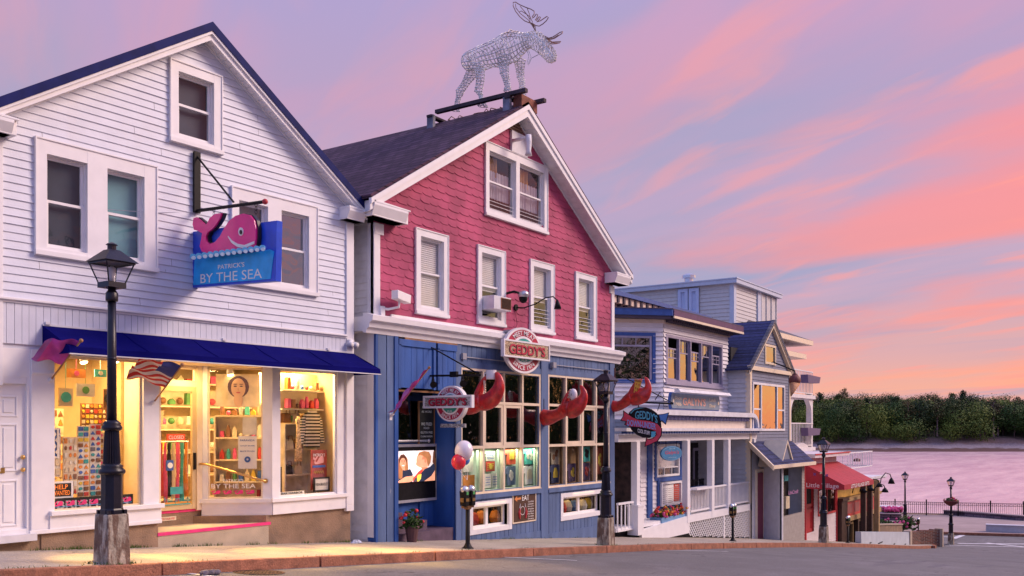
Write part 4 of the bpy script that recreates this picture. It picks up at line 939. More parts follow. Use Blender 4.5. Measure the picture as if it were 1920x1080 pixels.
goods(A1b, 4.66, 5.3, .84, [.13], 6, 21, 'goods on top of the handbag shelves', 'above the handbags')
goods(CH, .2, 1.0, .66, [-.97, -.56, -.15, .27], 7, 3, 'souvenirs on the cream shelves', 'in the splayed window')
mb = MB(CH); mb.box(.62, .95, .12, .13, -.72, -.12); mb.k = 1; mb.box(.70, .95, .10, .11, -.10, .22); mb.k = 2
for i, (tx, h) in enumerate((('PARAVIDA', .035), ('GOLD SILVER', .02), ('MADE IN USA', .025))): mb.text(tx, lambda u, v, w_, i=i: (.785+u, .116-w_, -.2-.1*i+v), 1, .01, height=h, width=.26)
mb.ring((.785, -.55), .02, .055, .11, .118, 16); mb.build('white_notice', [wpaint, pal[5], pal[3]], label='white printed notice on easel at the right of the splayed window', cat='notice')
mb = MB(CH); mb.text("PATRICK'S", lambda u, v, w_: (.55+u, .025-w_, -.93+v), 1, .01, height=.055, width=.36); mb.text('BY THE SEA', lambda u, v, w_: (.55+u, .025-w_, -1.03+v), 1, .01, height=.085, width=.78); mb.k = 1
for i in range(4): whale(mb, lambda a, b, l, i=i: (.24+i*.2+(a-245)*.00052, .024-.003*l, -1.14-(b-620)*.0004), 1, 0, 0, False)
mb.build('window_lettering', [wpaint, pinkp], label="white PATRICK'S BY THE SEA lettering with pink whales on the splayed pane", cat='lettering')
# handrail
t = thing('handrail', 'short brass handrail fixed across the splayed window by the step', 'handrail', CH.w(.1, -.1, -.75))
mb = MB(CH); mb.smooth = True; mb.tube([(-.02, 0, -.62), (-.02, -.07, -.62), (.1, -.08, -.63), (1.05, -.08, -.92), (1.12, -.07, -.94), (1.12, 0, -.94)], .02, 8); mb.build('rail', brass, t)
mb = MB(CH); mb.tube([(-.02, -.0, -.62), (-.02, -.015, -.62)], .045, 12); mb.tube([(1.12, -.0, -.94), (1.12, -.015, -.94)], .045, 12); mb.build('mounting_plate', brass, t)
# right hand window: shelves of handbags, sweater, boards
shelf_unit(A1b, 4.62, 5.46, .75, 1.05, -1.40, .10, 4, 'white shelves of handbags in the right hand window', pal[5])
mb = MB(A1); mb.box(4.9, 6.1, .78, 1.1, .32, 1.1); mb.build('lit_back_panel', mat('bright_panel', (.85, .75, .5), .7, .03), SHOP)
bagc = [5, 6, 9, 10, 6, 10, 9, 0]
for i, (s, z) in enumerate(((4.78, -.40), (5.02, -.40), (4.76, -.90), (5.0, -.90), (4.72, .115), (4.95, .115))):
    t = thing('handbag', ['white handbag at the left of the upper shelf', 'black handbag on the upper shelf beside the sweater sleeve', 'brown patterned handbag at the left of the middle shelf', 'cream patterned handbag beside the sweater on the middle shelf', 'brown bag at the left on top of the shelves', 'cream bag on top of the shelves'][i]+' in the right window', 'handbag', A1b.w(s, .85, z))
    mb = MB(A1b); mb.prism([(s-.1, z+.012), (s+.1, z+.012), (s+.08, z+.19), (s, z+.21), (s-.08, z+.19)], .78, .92); mb.build('body', pal[bagc[i]], t, bevel=.01)
    mb = MB(A1b); mb.tube([(s-.05, .77, z+.18), (s-.04, .77, z+.27), (s+.04, .77, z+.27), (s+.05, .77, z+.18)], .009, 5); mb.build('handle', pal[6], t)
t = thing('striped_sweater', 'black and white striped long sleeved sweater hanging in the right window', 'sweater', A1c.w(5.42, .5, -.36))
for k, (pl, nm) in enumerate(((((5.24, -.36), (5.60, -.36), (5.62, -.0), (5.60, .30), (5.50, .36), (5.36, .36), (5.24, .30)), 'body'), (((5.24, .29), (5.15, .20), (5.08, -.28), (5.18, -.30), (5.25, .05)), 'sleeve'), (((5.60, .29), (5.68, .20), (5.75, -.26), (5.66, -.28), (5.60, .05)), 'sleeve'))):
    mb = MB(A1c); zmin = min(p[1] for p in pl); zmax = max(p[1] for p in pl); n = 22
    for i in range(n):
        z0_ = zmin+(zmax-zmin)*i/n; z1_ = zmin+(zmax-zmin)*(i+1)/n; zc_ = (z0_+z1_)/2; xs = []
        for (a, b), (c, d_) in zip(pl, pl[1:]+pl[:1]):
            if (b-zc_)*(d_-zc_) < 0: xs.append(a+(c-a)*(zc_-b)/(d_-b))
        if len(xs) >= 2: mb.k = i % 2; mb.box(min(xs), max(xs), .48+.01*k, .55-.01*k, z0_, z1_)
    mb.build(nm, [blackb, pal[5]], t)
mb = MB(A1c); mb.smooth = True
for i in range(8): mb.tube([(4.98+.05*math.sin(i*.9)+i*.002, .42, .25-i*.01), (4.98+.02*i*.6, .44, -.2), (4.94+.022*i, .44, -.62)], .018, 5)
mb.build('patterned_scarf', mat('scarf_print', (.65, .45, .25), .8, .5, 30), label='long patterned scarf hanging beside the striped sweater', cat='scarf')
def redposter(mb, ms):
    ms += [mat('poster_pink', (.85, .42, .40), .6), pal[3], pal[7]]; mb.k = 3; whale(mb, lambda a, b, l: (5.62+(a-245)*.0009, .208-.003*l, -.60-(b-620)*.0008), 3, 3, 3, False)
    mb.k = 4; mb.box(5.47, 5.80, .204, .209, -.745, -.70); mb.k = 5
    for i in range(5): mb.tube([(5.5+i*.05, .205, -.85), (5.53+i*.05, .205, -.80), (5.55+i*.05, .205, -.87)], .006, 4)
signboard('red_poster', A1, 5.44, 5.84, -1.18, -.40, .21, "red PATRICK'S poster with pale whale in the right window", 'poster', mat('poster_red', (.42, .07, .05), .6, .25, 4), [("PATRICK'S", 5.64, -.50, .06, .30)], wpaint, extra=redposter)
signboard('brand_card', A1, 5.47, 5.83, -1.19, -.95, .15, 'white VERA BRADLEY card standing at the foot of the red poster', 'sign', pal[5], [('VERA BRADLEY', 5.65, -1.07, .055, .31)], blackb, framem=blackb)
signboard('easel_print', A1, 4.52, 4.68, -1.2, -.72, .2, 'dark framed print leaning at the left of the right window', 'print', mat('print_cream', (.6, .5, .35), .6, .4, 6), [], wpaint, framem=blackb)
signboard('name_strip', A1, 4.56, 5.16, -1.225, -1.165, .09, 'narrow BAR HARBOR strip at the foot of the right window', 'sign', pal[5], [('BAR HARBOR', 4.86, -1.195, .04, .52)], blackb)
for i, (s, c) in enumerate(((4.75, 0), (4.98, 1))):
    mb = MB(A1); mb.box(s-.1, s+.1, .8, .98, -1.38, -1.15+.1*i); mb.build('gift_box', pal[c], label=['red gift box on the lowest shelf of the right window', 'orange gift box on the lowest shelf of the right window'][i], cat='box')
# ---------------------------------------------------------------- whale sign on its iron bracket
bm_ = A1.w(2.69, -.06, 0); WS = Fr(bm_.x, bm_.y, -96.6)
W_ = lambda x, y, d=0: (lambda q: (q[0], d, q[2]))(WS.p(x, y))
t = thing('sign_bracket', 'black iron wall bracket with long arm holding the pink whale sign', 'bracket', A1.w(2.69, 0, 3.6), -2)
mb = MB(A1); z0_ = A1.p(365, 400)[2]; z1_ = A1.p(365, 286)[2]; mb.box(2.63, 2.75, -.075, -.03, z0_, z1_); mb.build('wall_plate', black, t)
mb = MB(WS); mb.tube([W_(365, 396), W_(498, 378)], .028, 6); mb.build('arm', black, t)
mb = MB(WS); mb.tube([W_(366, 289), W_(438, 379)], .016, 6); mb.build('stay_rod', black, t)
mb = MB(WS); mb.smooth = True; mb.ball(W_(497, 378), .045, 10, 8); mb.build('finial', redp, t)
mb = MB(WS)
for a, b in ((401, 389), (480, 379)):
    for j in range(3): c = W_(a, b+5+j*7); mb.tube([(c[0]+.018*math.cos(q*.785)*(1 if j % 2 else .3), c[1]+.018*math.cos(q*.785)*(.3 if j % 2 else 1), c[2]+.032*math.sin(q*.785)) for q in range(8)], .005, 4, closed=True)
mb.build('chain', black, t)
mb = MB(A1); c0 = A1.p(192, 392); c1_ = W_(365, 397); e_ = A1.m.inverted() @ WS.m @ Vector(c1_); mb.tube([c0, (c0[0]+.9, -.03, (c0[2]+e_[2])/2-.03), tuple(e_)], .004, 4); mb.build('guy_wire', silver, t)
t = thing('whale_sign', "blue hanging shop sign with a smiling pink whale above PATRICK'S BY THE SEA", 'sign', WS.w(W_(440, 530)[0], 0, W_(440, 530)[2]), -96.6)
zf2 = lambda a, b: (340+a/2.571, 200+b/2.571)
Z = lambda a, b, d=0: W_(*zf2(a, b), d)
mb = MB(WS); TL, TR, BR, BL = Z(70, 605), Z(474, 551), Z(468, 842), Z(62, 875)
def slab(mb, poly, d0, d1): mb.add(*_pf([(p[0], d0, p[2]) for p in poly], [(p[0], d1, p[2]) for p in poly]))
slab(mb, [TL, BL, BR, TR], -.05, .05)
mb.k = 1; slab(mb, [Z(80, 722), Z(72, 862), Z(445, 832), Z(462, 700), Z(440, 690), Z(400, 700), Z(300, 712)], -.058, -.051)
mb.k = 2
for i in range(13):
    a = 92+i*28; y = 738-i*3.4; cc = [Z(a+14+14*math.cos(q*.52), y-9+13*math.sin(q*.52)) for q in range(12)]; slab(mb, cc, -.196, -.186)
mb.k = 3
for i in range(13): a = 98+i*28; y = 743-i*3.4; slab(mb, [Z(a+14+10*math.cos(q*.52), y-6+9*math.sin(q*.52)) for q in range(12)], -.204, -.197)
mb.build('board', [mat('sign_blue', (.02, .08, .62), .35, .12), mat('sign_sky', (.02, .42, .92), .35, .12), mat('sign_wave', (.15, .55, .85), .4), mat('sign_foam', (.75, .85, .9), .4)], t)
mb = MB(WS); whale(mb, lambda a, b, l: (Z(a+5, b-2)[0], -.06-.06*0-.0-(.055 if l >= 1 else 0)-.0*(l), Z(a+5, b-2)[2]), 1, 1, 1, False); mb.build('whale_backing', [black, mat('whale_edge', (.02, .02, .03), .4)], t)
mb = MB(WS); whale(mb, lambda a, b, l: (Z(a, b)[0], -.118-.03*min(l, 1)-.06*max(0, l-1), Z(a, b)[2]), 0, 1, 2); mb.build('whale', [mat('whale_pink', (.92, .03, .27), .3, .06, coat=.3), wpaint, blackb], t)
def linear(a, b, d):
    """text line between two sign points"""
    A_, B_ = Vector(a), Vector(b); m_ = (A_+B_)/2; x = (B_-A_).normalized()
    return lambda u, v, w_: (m_.x+x.x*u, d-w_, m_.z+x.z*u+v)
mb = MB(WS); a, b = Z(192, 776), Z(320, 762); mb.text("PATRICK'S", linear(a, b, -.06), 1, .012, height=.075, width=(Vector(b)-Vector(a)).length); a, b = Z(108, 832), Z(404, 805); mb.text('BY THE SEA', linear(a, b, -.06), 1, .0, height=.15, width=(Vector(b)-Vector(a)).length); mb.build('lettering', wpaint, t)
# ---------------------------------------------------------------- flags at rest on slanting poles
def flag(name, label, fr, base, tip, fly, hoist, nstr, ms, colour, polem, sag=.12, nfly=14):
    """cloth hangs from the outer part of the pole; fly is the direction the cloth trails"""
    B, T_ = Vector(base), Vector(tip); ax = (B-T_).normalized(); fly = Vector(fly); t = thing(name, label, 'flag', fr.w(*base)); fl = fly.length; fn = fly.normalized(); side = ax.cross(fn).normalized()
    mb = MB(fr); mb.smooth = True; mb.tube([B, T_], .013, 8); mb.ball(tuple(T_), .03, 8, 6); mb.build('pole', polem, t)
    mb = MB(fr); mb.tube([B+Vector((0, .03, 0)), B+(T_-B).normalized()*.09], .028, 8); mb.box(B.x-.04, B.x+.04, B.y, .0, B.z-.07, B.z+.07); mb.build('bracket', whiteold, t)
    mb = MB(fr); mb.smooth = True; sub_ = 2; H = nstr*sub_; vs = []
    for i in range(H+1):
        for j in range(nfly+1):
            q = j/nfly; p = T_+ax*(.03+hoist*i/H*(1-.12*q))+fn*fl*q+side*(.055*math.sin(q*9+i*.35)*q**.5+.03*math.sin(i*.9+q*4)*q)+Vector((0, 0, -sag*q*q)); vs.append(tuple(p))
    for i in range(H):
        for j in range(nfly): mb.k = colour(i//sub_, j, nfly); n0 = i*(nfly+1)+j; mb.f.append((n0, n0+1, n0+nfly+2, n0+nfly+1)); mb.mi.append(mb.k); mb.sm.append(True)
    mb.v = vs; mb.build('cloth', ms, t); return t
b0 = A1.p(91, 716); b0 = (b0[0], -.02, b0[2])
magenta = mat('magenta_cloth', (.50, .06, .34), .8, .25, 5)
flag('pink_flag', 'magenta flag on slanting pole beside the white street door', A1, b0, (b0[0]+.02, -.86, b0[2]+.56), (-.36, .28, .12), .55, 6, [magenta, mat('violet_cloth', (.30, .10, .42), .8, .2, 5)], lambda i, j, n: 1 if j > n*.75 else 0, wood)
b1 = A1.p(284, 758); b1 = (b1[0], -.02, b1[2])
flag('striped_flag', 'red and white striped flag with blue canton on a pole by the shop door', A1, b1, (b1[0]-.02, -.86, b1[2]+.60), (-.62, .18, .20), .55, 13, [mat('flag_red', (.55, .05, .04), .8), mat('flag_white', (.75, .68, .6), .8), mat('flag_blue', (.03, .04, .2), .8)], lambda i, j, n: 2 if (i < 7 and j < n*.4) else i % 2, wood)
# ================================================================ the pink and blue pub
G = Fr(14.1, 13.0, 0)
PUB = thing('pub_building', 'pub with raspberry shingled gable above blue plank shopfront and dark roof', 'building', G.w(5.2, 0, -2.7))
GA, GE, GW = 7.89, 4.74, 10.30; GM = GW/2; gs = (GA-GE)/GM
def rngG(z):
    if z <= GE: return (0, GW)
    h = max(.001, (GA-z)/gs); return (GM-h, GM+h)
w1 = (1.31, 2.40, 2.50, 4.32); w2 = (3.55, 4.65, 2.50, 4.32); w3 = (5.80, 6.93, 2.50, 4.32); w4 = (8.08, 9.22, 2.50, 4.32); wp = (3.86, 6.60, 5.10, 6.84)
holes = [ins(w, .05) for w in (w1, w2, w3, w4, wp)]
# shingle courses: each course a band, each shingle with its own butt edge
mb = MB(G); sheet(mb, rngG, 2.25, GA-.02, .0, holes, [GE]); z = 2.36; R4 = random.Random(4)
while z < GA-.12:
    s = -R4.uniform(0, .3)
    zt = z+.175
    while s < GW:
        w_ = R4.uniform(.27, .40); e = s+w_; dr = R4.uniform(.012, .034); lip = R4.uniform(.009, .017); a_, b_ = rngG(zt+.0)
        for p, q in cut(max(s, a_), min(e, b_), z-.01, z+.01, holes):
            if q-p < .03: continue
            hh = [h for h in holes if h[0] < (p+q)/2 < h[1] and z < h[2] < zt]; tz = min([h[2] for h in hh]+[zt])
            f0 = (p, -lip, z+dr*.9) if p > s+.001 else (p, -lip, z+dr*1.0)
            m1, m2 = p+(q-p)*.12, p+(q-p)*.30
            bot = [(p, -lip, z+.030), (m1, -lip-.001, z+.018), (m2, -lip-.003, z-dr*.3), (q-.01, -lip-.004, z-dr*.45), (q-.004, -lip, z-.0)]
            top = [(q-.004, -.002, tz+.02 if tz == zt else tz), (p, -.002, tz+.02 if tz == zt else tz)]
            mb.face(bot+top)
            for u_, v_ in zip(bot, bot[1:]): mb.face([(u_[0], 0, u_[2]), (v_[0], 0, v_[2]), v_, u_])
            mb.face([(bot[-1][0], 0, z), (top[0][0], -.0, tz), top[0], bot[-1]])
        s = e
    z += .172
mb.build('shingle_wall', gpink, PUB)
# side walls: pale clapboard towards the gift shop
GL = Fr(14.1, 13.0+9, -90)                                       # left flank seen from the alley; s=9 is the street corner
mb = MB(GL); siding(mb, lambda z: (0, 8.86), -3.0, 4.5, .15, .02, 0); mb.build('side_wall', whiteold, PUB)
mb = MB(G); mb.box(GW-.1, GW, .05, 9, -4, GE); mb.box(.02, GW, 8.9, 9, -4, GE); mb.box(.05, GW-.1, .1, 8.9, 1.9, 2.1); mb.prism([(0, GE), (GW, GE), (GM, GA)], 8.9, 9); mb.build('rear_wall', whiteold, PUB)
gable_roof(PUB, G, GM, GA+.12, gs, GM, .50, -.40, 9.4, .07, roofpurple, whitetrim, None, .30, .07, soffm=whiteold)
eave_return(PUB, G, -.42, .68, 4.24, -.42, whitetrim, .25, -1); eave_return(PUB, G, 9.78, 10.72, 4.24, -.42, whitetrim, .25)
mb = MB(G); mb.box(-.02, .16, -.045, .05, 2.2, 4.20); mb.box(GW-.14, GW+.02, -.045, .05, 2.2, 4.20); mb.box(-.02, .04, -.02, .14, -2.2, 4.2)
mb.box(.0, .26, -.055, .0, 3.98, 4.20); mb.box(GW-.24, GW, -.055, .0, 3.98, 4.20); mb.build('corner_boards', whitetrim, PUB)
# cornice over the shopfront
mb = MB(G); mb.prism([(.0, 1.94), (-.08, 1.94), (-.10, 2.02), (-.16, 2.05), (-.18, 2.14), (-.26, 2.18), (-.27, 2.28), (-.05, 2.34), (0, 2.34)], -.30, GW+.32, 's'); mb.box(.5, GW, -.05, -.0, 2.34, 2.39); mb.build('cornice', whitetrim, PUB)
mb = MB(G); mb.box(-.30, -.002, .0, 1.5, 1.98, 2.27); mb.build('cornice', whitetrim, PUB)
# upper windows
sashwin(PUB, G, w1, .14, [(1.46, 2.26, 2.64, 4.18)], glass, 'blind')
sashwin(PUB, G, w2, .14, [(3.70, 4.50, 2.64, 4.18)], glass, 'halfblind', lift=.0)
sashwin(PUB, G, w3, .14, [(5.95, 6.78, 2.64, 4.18)], glass, 'halfblind')
sashwin(PUB, G, w4, .14, [(8.23, 9.07, 2.64, 4.18)], glass, 'halfblind')
sashwin(PUB, G, wp, .13, [(4.00, 5.14, 5.24, 6.66), (5.30, 6.46, 5.24, 6.66)], glass, 'dark')
for a, b in ((4.02, 4.62), (5.34, 6.0)): curtain(PUB, G, a, b, 6.15, 6.62, .2, mat('amber_curtain', (.60, .30, .10), .9, .2), 5)
for a, b in ((4.02, 5.12), (5.32, 6.44)): curtain(PUB, G, a, b, 5.62, 6.28, .18, mat('lace_curtain', (.62, .58, .60), .9, .1), 9)
mb = MB(G)
for o in ((5.97, 6.76), (8.25, 9.05)):
    for i in range(5): mb.tube([(o[0], .0, 2.70+i*.10), (o[1], .0, 2.70+i*.10)], .007, 4)
for o in ((4.04, 5.1), (5.34, 6.42)):
    for i in range(3): mb.tube([(o[0], .0, 5.30+i*.09), (o[1], .0, 5.30+i*.09)], .007, 4)
mb.build('window_guards', whitetrim, PUB)
mb = MB(G); mb.box(4.92, 5.62, -.07, -.01, 6.86, 7.38); mb.k = 1
for i in range(9): z = 7.40+i*.035; h = (7.72-z)*.95; mb.box(GM-h, GM+h, -.05-.02*(i % 2), -.0, z, z+.03)
mb.build('gable_vent', [whiteold, mat('vent_brown', (.2, .12, .08), .7)], PUB)
# ---- shopfront planks and big windows
bL = (2.90, 6.24, -1.50, 1.40); bR = (6.66, 10.0, -1.52, 1.42); sLn = (3.22, 4.95, -2.46, -1.70); sRn = (7.28, 9.66, -2.46, -1.72)
hs = [ins(w, .05) for w in (bL, bR, sLn, sRn)]
gz_ = lambda s: zf(14.1+s)
mb = MB(G); planks(mb, 2.74, GW-.02, lambda s: gz_(s)-.1, 1.95, .19, .012, .0, hs, .025, .003); mb.build('plank_wall', gblue, PUB)
mb = MB(G); sheet(mb, lambda z: (2.7, GW), -3.4, 1.95, .004, hs); mb.build('wall_backing', mat('blue_shadow_gap', (.02, .04, .10), .9), PUB)
mb = MB(G)
for s0, s1 in ((2.68, 2.88), (6.28, 6.62), (10.02, 10.30)): mb.box(s0, s1, -.06, -.024, gz_(s0)-.05, 1.95)
mb.box(2.88, 6.28, -.05, -.024, 1.42, 1.56); mb.box(6.62, 10.02, -.05, -.024, 1.44, 1.58)
mb.box(2.88, 6.28, -.08, -.024, -1.64, -1.52); mb.box(6.62, 10.02, -.08, -.024, -1.66, -1.54)
mb.prism([(2.74, gz_(2.74)-.1), (6.4, gz_(6.4)-.1), (6.4, -2.62), (2.74, -2.62)], -.045, -.024) ; mb.prism([(6.4, gz_(6.4)-.1), (10.3, gz_(10.3)-.1), (10.3, -2.74), (6.4, -2.74)], -.045, -.024)
mb.build('plank_trim', gblue, PUB)
def grid_window(nm, s0, s1, z0, z1, cols, rows, m_, casem, gms, label=None):
    mb = MB(G); xs = [s0+(s1-s0)*c for c in cols]; zs = [z0+(z1-z0)*r for r in rows]
    for x_ in xs: mb.box(x_-.033, x_+.033, -.045, .05, z0-.03, z1+.03)
    for z_ in zs: mb.box(s0-.03, s1+.03, -.043, .048, z_-.033, z_+.033)
    mb.box(s0-.05, s1+.05, -.07, -.04, z0-.06, z0-.01)
    w_ = mb.build(nm, m_, PUB)
    for i in range(len(xs)-1):
        for j in range(len(zs)-1):
            glaze(w_, G, xs[i], xs[i+1], zs[j], zs[j+1], .02, gms[j])
            if j == 1 and i in (1, 2):
                mb = MB(G); frame(mb, xs[i]+.035, xs[i+1]-.035, zs[j]+.035, zs[j+1]-.035, .07, -.03, .03); mb.build('casement', m_, w_)
    return xs, zs
gdark = glassmat('pub_glass', 2.3, (.55, .58, .6), .01, .06); gcase = glassmat('case_glass', 1.5, (.9, .93, .92), .01, .02)
xsL, zsL = grid_window('pub_window', bL[0], bL[1], bL[2], bL[3], (0, .26, .515, .76, 1), (0, .372, .735, 1), cream, gblue, [gcase, gdark, gdark])
xsR, zsR = grid_window('pub_window', bR[0], bR[1], bR[2], bR[3], (0, .27, .53, .77, 1), (0, .372, .735, 1), cream, gblue, [gcase, gdark, gdark])
for r_, nm in ((sLn, 'l'), (sRn, 'r')):
    mb = MB(G); frame(mb, *r_, .12, -.05, .02); frame(mb, r_[0]+.12, r_[1]-.12, r_[2]+.12, r_[3]-.12, .06, .10, .16); m_ = (r_[0]+r_[1])/2; mb.box(m_-.05, m_+.05, .098, .16, r_[2]+.14, r_[3]-.14)
    mb.box(r_[0]+.12, r_[1]-.12, .02, .2, r_[2]+.10, r_[2]+.125)
    p = mb.build('basement_window', whitetrim, PUB, bevel=.004); glaze(p, G, r_[0]+.16, r_[1]-.16, r_[2]+.16, r_[3]-.16, .13, glass); room_back(p, G, r_[0], r_[1], r_[2], r_[3], .9, mat('cellar_warm', (.14, .06, .02), .8, .4, 3))
# interior: display shelf cases behind the lowest panes
mb = MB(G); mb.box(2.8, 10.1, 1.6, 1.7, -2.6, 1.9); mb.box(2.8, 10.1, .1, 1.7, -2.62, -2.6); mb.box(2.80, 2.82, .1, 1.6, -2.6, 1.9); mb.box(10.08, 10.1, .1, 1.6, -2.6, 1.9); mb.box(6.4, 6.44, .1, 1.6, -2.6, 1.9); mb.box(2.8, 10.1, .06, 1.6, 1.86, 1.89); mb.build('interior_wall', dark, PUB)
casem = mat('case_green', (.42, .52, .42), .6, .1); casew = mat('case_wood', (.25, .14, .06), .6, .2)
def showcase(xs, z0, z1, lit, lab, colr):
    t = thing('display_case', lab, 'display case', G.w((xs[0]+xs[-1])/2, .3, z0)); mb = MB(G); mb.box(xs[0], xs[-1]+.3, .28, .30, z0, z1); mb.box(xs[0], xs[-1], .07, .3, z1-.02, z1+.01); mb.box(xs[0], xs[-1], .07, .3, z0-.02, z0+.01); mb.build('case_back', colr, t)
    for x_ in xs: mb = MB(G); mb.box(x_-.02, x_+.02, .09, .16, z0, z1-.02); mb.build('case_divider', colr, t)
    return t
showcase(xsL, zsL[0]+.04, zsL[1]-.04, 1, 'pale lit display case behind the lower panes of the left pub window', casem)
showcase(xsR, zsR[0]+.04, zsR[1]-.04, 0, 'unlit display case behind the lower panes of the right pub window', casew)
for i in range(4):                                                # strip lamps of the lit case
    L = bpy.data.lights.new('case_light', 'AREA'); L.shape = 'RECTANGLE'; L.size = .6; L.size_y = .06; L.energy = 5; L.color = (.95, 1, .72); o = bpy.data.objects.new('case_light', L); C.objects.link(o); o.location = G.w((xsL[i]+xsL[i+1])/2+.1, .14, zsL[1]-.08)
def shirt(s, z, w_, h, m_, label, logo=None, lm=None):
    s += .26
    t = thing('t_shirt', label, 't-shirt', G.w(s, .36, z)); mb = MB(G); q = w_/2
    mb.prism([(s-q*.62, z), (s+q*.62, z), (s+q*.66, z+h*.62), (s+q, z+h*.58), (s+q*1.05, z+h*.80), (s+q*.62, z+h), (s+q*.22, z+h), (s, z+h*.93), (s-q*.22, z+h), (s-q*.62, z+h), (s-q*1.05, z+h*.80), (s-q, z+h*.58), (s-q*.66, z+h*.62)], .19, .23); mb.build('body', m_, t)
    if lm:
        mb = MB(G)
        if logo == 'box': mb.box(s-q*.35, s+q*.35, .18, .189, z+h*.3, z+h*.62); mb.disc((s, z+h*.66), q*.3, .181, .189, 10)
        else:
            for k in range(5): a = random.Random(k+int(s*9)).uniform(-.3, .3); mb.disc((s+a*q, z+h*(.35+.08*k)), q*.2, .18-.0005*k, .189, 8)
        mb.build('print', lm, t)
xm = lambda xs, i: (xs[i]+xs[i+1])/2
zl = zsL[0]; tee = [mat('tee_'+n_, c, .9, .15, 8) for n_, c in (('coral', (.75, .12, .06)), ('slate', (.12, .17, .26)), ('aqua', (.10, .55, .45)), ('white', (.7, .68, .62)), ('cream', (.42, .36, .26)), ('plum', (.10, .06, .12)), ('navy', (.05, .06, .12)), ('rust', (.3, .07, .03)))]
shirt(xm(xsL, 2), zl+.62, .60, .42, tee[0], 'coral printed t-shirt above the slate one in the lit case', 'box', pal[7]); shirt(xm(xsL, 2), zl+.10, .60, .48, tee[1], 'slate printed t-shirt below the coral one in the lit case', 'd', pal[5])
shirt(xm(xsL, 3), zl+.60, .60, .44, tee[2], 'aqua tie-dye t-shirt above the white one in the lit case', 'd', pal[5]); shirt(xm(xsL, 3), zl+.08, .62, .48, tee[3], 'white t-shirt with small logo below the aqua one', 'box', pal[10])
shirt(xm(xsR, 0), zl+.56, .62, .50, tee[4], 'cream printed t-shirt in the first lower pane of the right pub window', 'd', pal[6]); shirt(xm(xsR, 0)+.0, zl+.05, .62, .50, tee[6], 'dark shirt with yellow badge in the first lower pane of the right pub window', 'box', pal[7])
shirt(xm(xsR, 1), zl+.05, .60, .50, tee[5], 'dark shirt with yellow figure in the second lower pane of the right pub window', 'd', pal[7]); shirt(xm(xsR, 2), zl+.58, .60, .46, tee[2], 'green t-shirt hanging in the third lower pane of the right pub window', 'd', pal[9])
shirt(xm(xsR, 2), zl+.05, .60, .50, tee[5], 'dark shirt with red figure in the third lower pane of the right pub window', 'd', pal[0]); shirt(xm(xsR, 3), zl+.2, .64, .80, tee[7], 'rust shirt with bright print in the last lower pane of the right pub window', 'd', pal[7])
ex = [((.02, .30, .45, .95), 5, 'white menu sheet taped in the first lit pane'), ((.05, .55, .08, .36), 1, 'orange poster under the menu sheet in the first lit pane')]
for i, (r0, r1, z0_, z1_, k, lb) in enumerate(((-.3, .1, .5, .98, 5, 'white menu sheet taped inside the first lit pane of the left pub window'), (-.30, .15, .06, .42, 1, 'orange poster below the menu sheet in the first lit pane'))):
    mb = MB(G); c = xm(xsL, 0)+.25; mb.box(c+r0, c+r1, .2, .21, zl+z0_, zl+z1_); mb.build('paper_notice', pal[k], label=lb, cat='notice')
for i, (a, b, z0_, z1_, k, lb) in enumerate(((-.25, .12, .74, .96, 5, 'top white notice in the second lit pane'), (-.25, .12, .48, .72, 0, 'red and brown photo in the middle of the second lit pane'), (-.30, -.03, .08, .42, 5, 'lower left white certificate in the second lit pane'), (.0, .28, .08, .42, 5, 'lower right white certificate in the second lit pane'))):
    mb = MB(G); c = xm(xsL, 1)+.25; mb.box(c+a, c+b, .2, .21, zl+z0_, zl+z1_)
    mb.k = 1
    for j in range(4): mb.box(c+a+.04, c+b-.04, .196, .1995, zl+z0_+(z1_-z0_)*(.2+.18*j), zl+z0_+(z1_-z0_)*(.2+.18*j)+.012)
    if k == 0: mb.disc((c-.06, zl+.6), .07, .19, .1955, 10)
    mb.build('paper_notice', [pal[k], pal[7] if k == 0 else pal[3]], label=lb, cat='notice')
for i, (s, z, k) in enumerate(((3.95, -2.30, 0), (4.25, -2.28, 1), (4.85, -2.30, 1), (8.05, -2.30, 0), (8.35, -2.28, 5), (8.7, -2.3, 3), (9.2, -2.3, 5), (9.5, -2.28, 7), (9.75, -2.3, 6))):
    t = thing('cellar_bag', ['red handbag at the left of the left basement window', 'orange handbag beside the red one in the left basement window', 'orange lamp shade in the left basement window', 'red toy at the left of the right basement window', 'white plush toy in the right basement window', 'blue toy at the middle of the right basement window', 'white figurine right of the mullion in the right basement window', 'yellow toy in the right basement window', 'brown toy at the right end of the right basement window'][i], ['handbag', 'handbag', 'lamp shade', 'toy', 'toy', 'toy', 'figurine', 'toy', 'toy'][i], G.w(s, .4, z)); t.name = ['handbag', 'handbag', 'lamp_shade', 'toy', 'toy', 'toy', 'figurine', 'toy', 'toy'][i]; WM[t.name] = WM.get(t.name, Matrix.Translation(G.w(s, .4, z)))
    WM[t.name] = Matrix.Translation(G.w(s, .4, z)); mb = MB(G); mb.lathe((s, .4), [(.12, z), (.15, z+.12), (.10, z+.26), (.05, z+.30)], 10); mb.build('body', pal[k], t); mb = MB(G); mb.tube([(s-.07, .4, z+.24), (s-.05, .4, z+.40), (s+.05, .4, z+.40), (s+.07, .4, z+.24)], .012, 5); mb.build('handle', pal[6], t)
L = bpy.data.lights.new('cellar_light', 'AREA'); L.size = 1.2; L.energy = 9; L.color = (1, .62, .25)
for s in (4.1, 8.5): o = bpy.data.objects.new('cellar_light', L); C.objects.link(o); o.location = G.w(s, .5, -1.74)
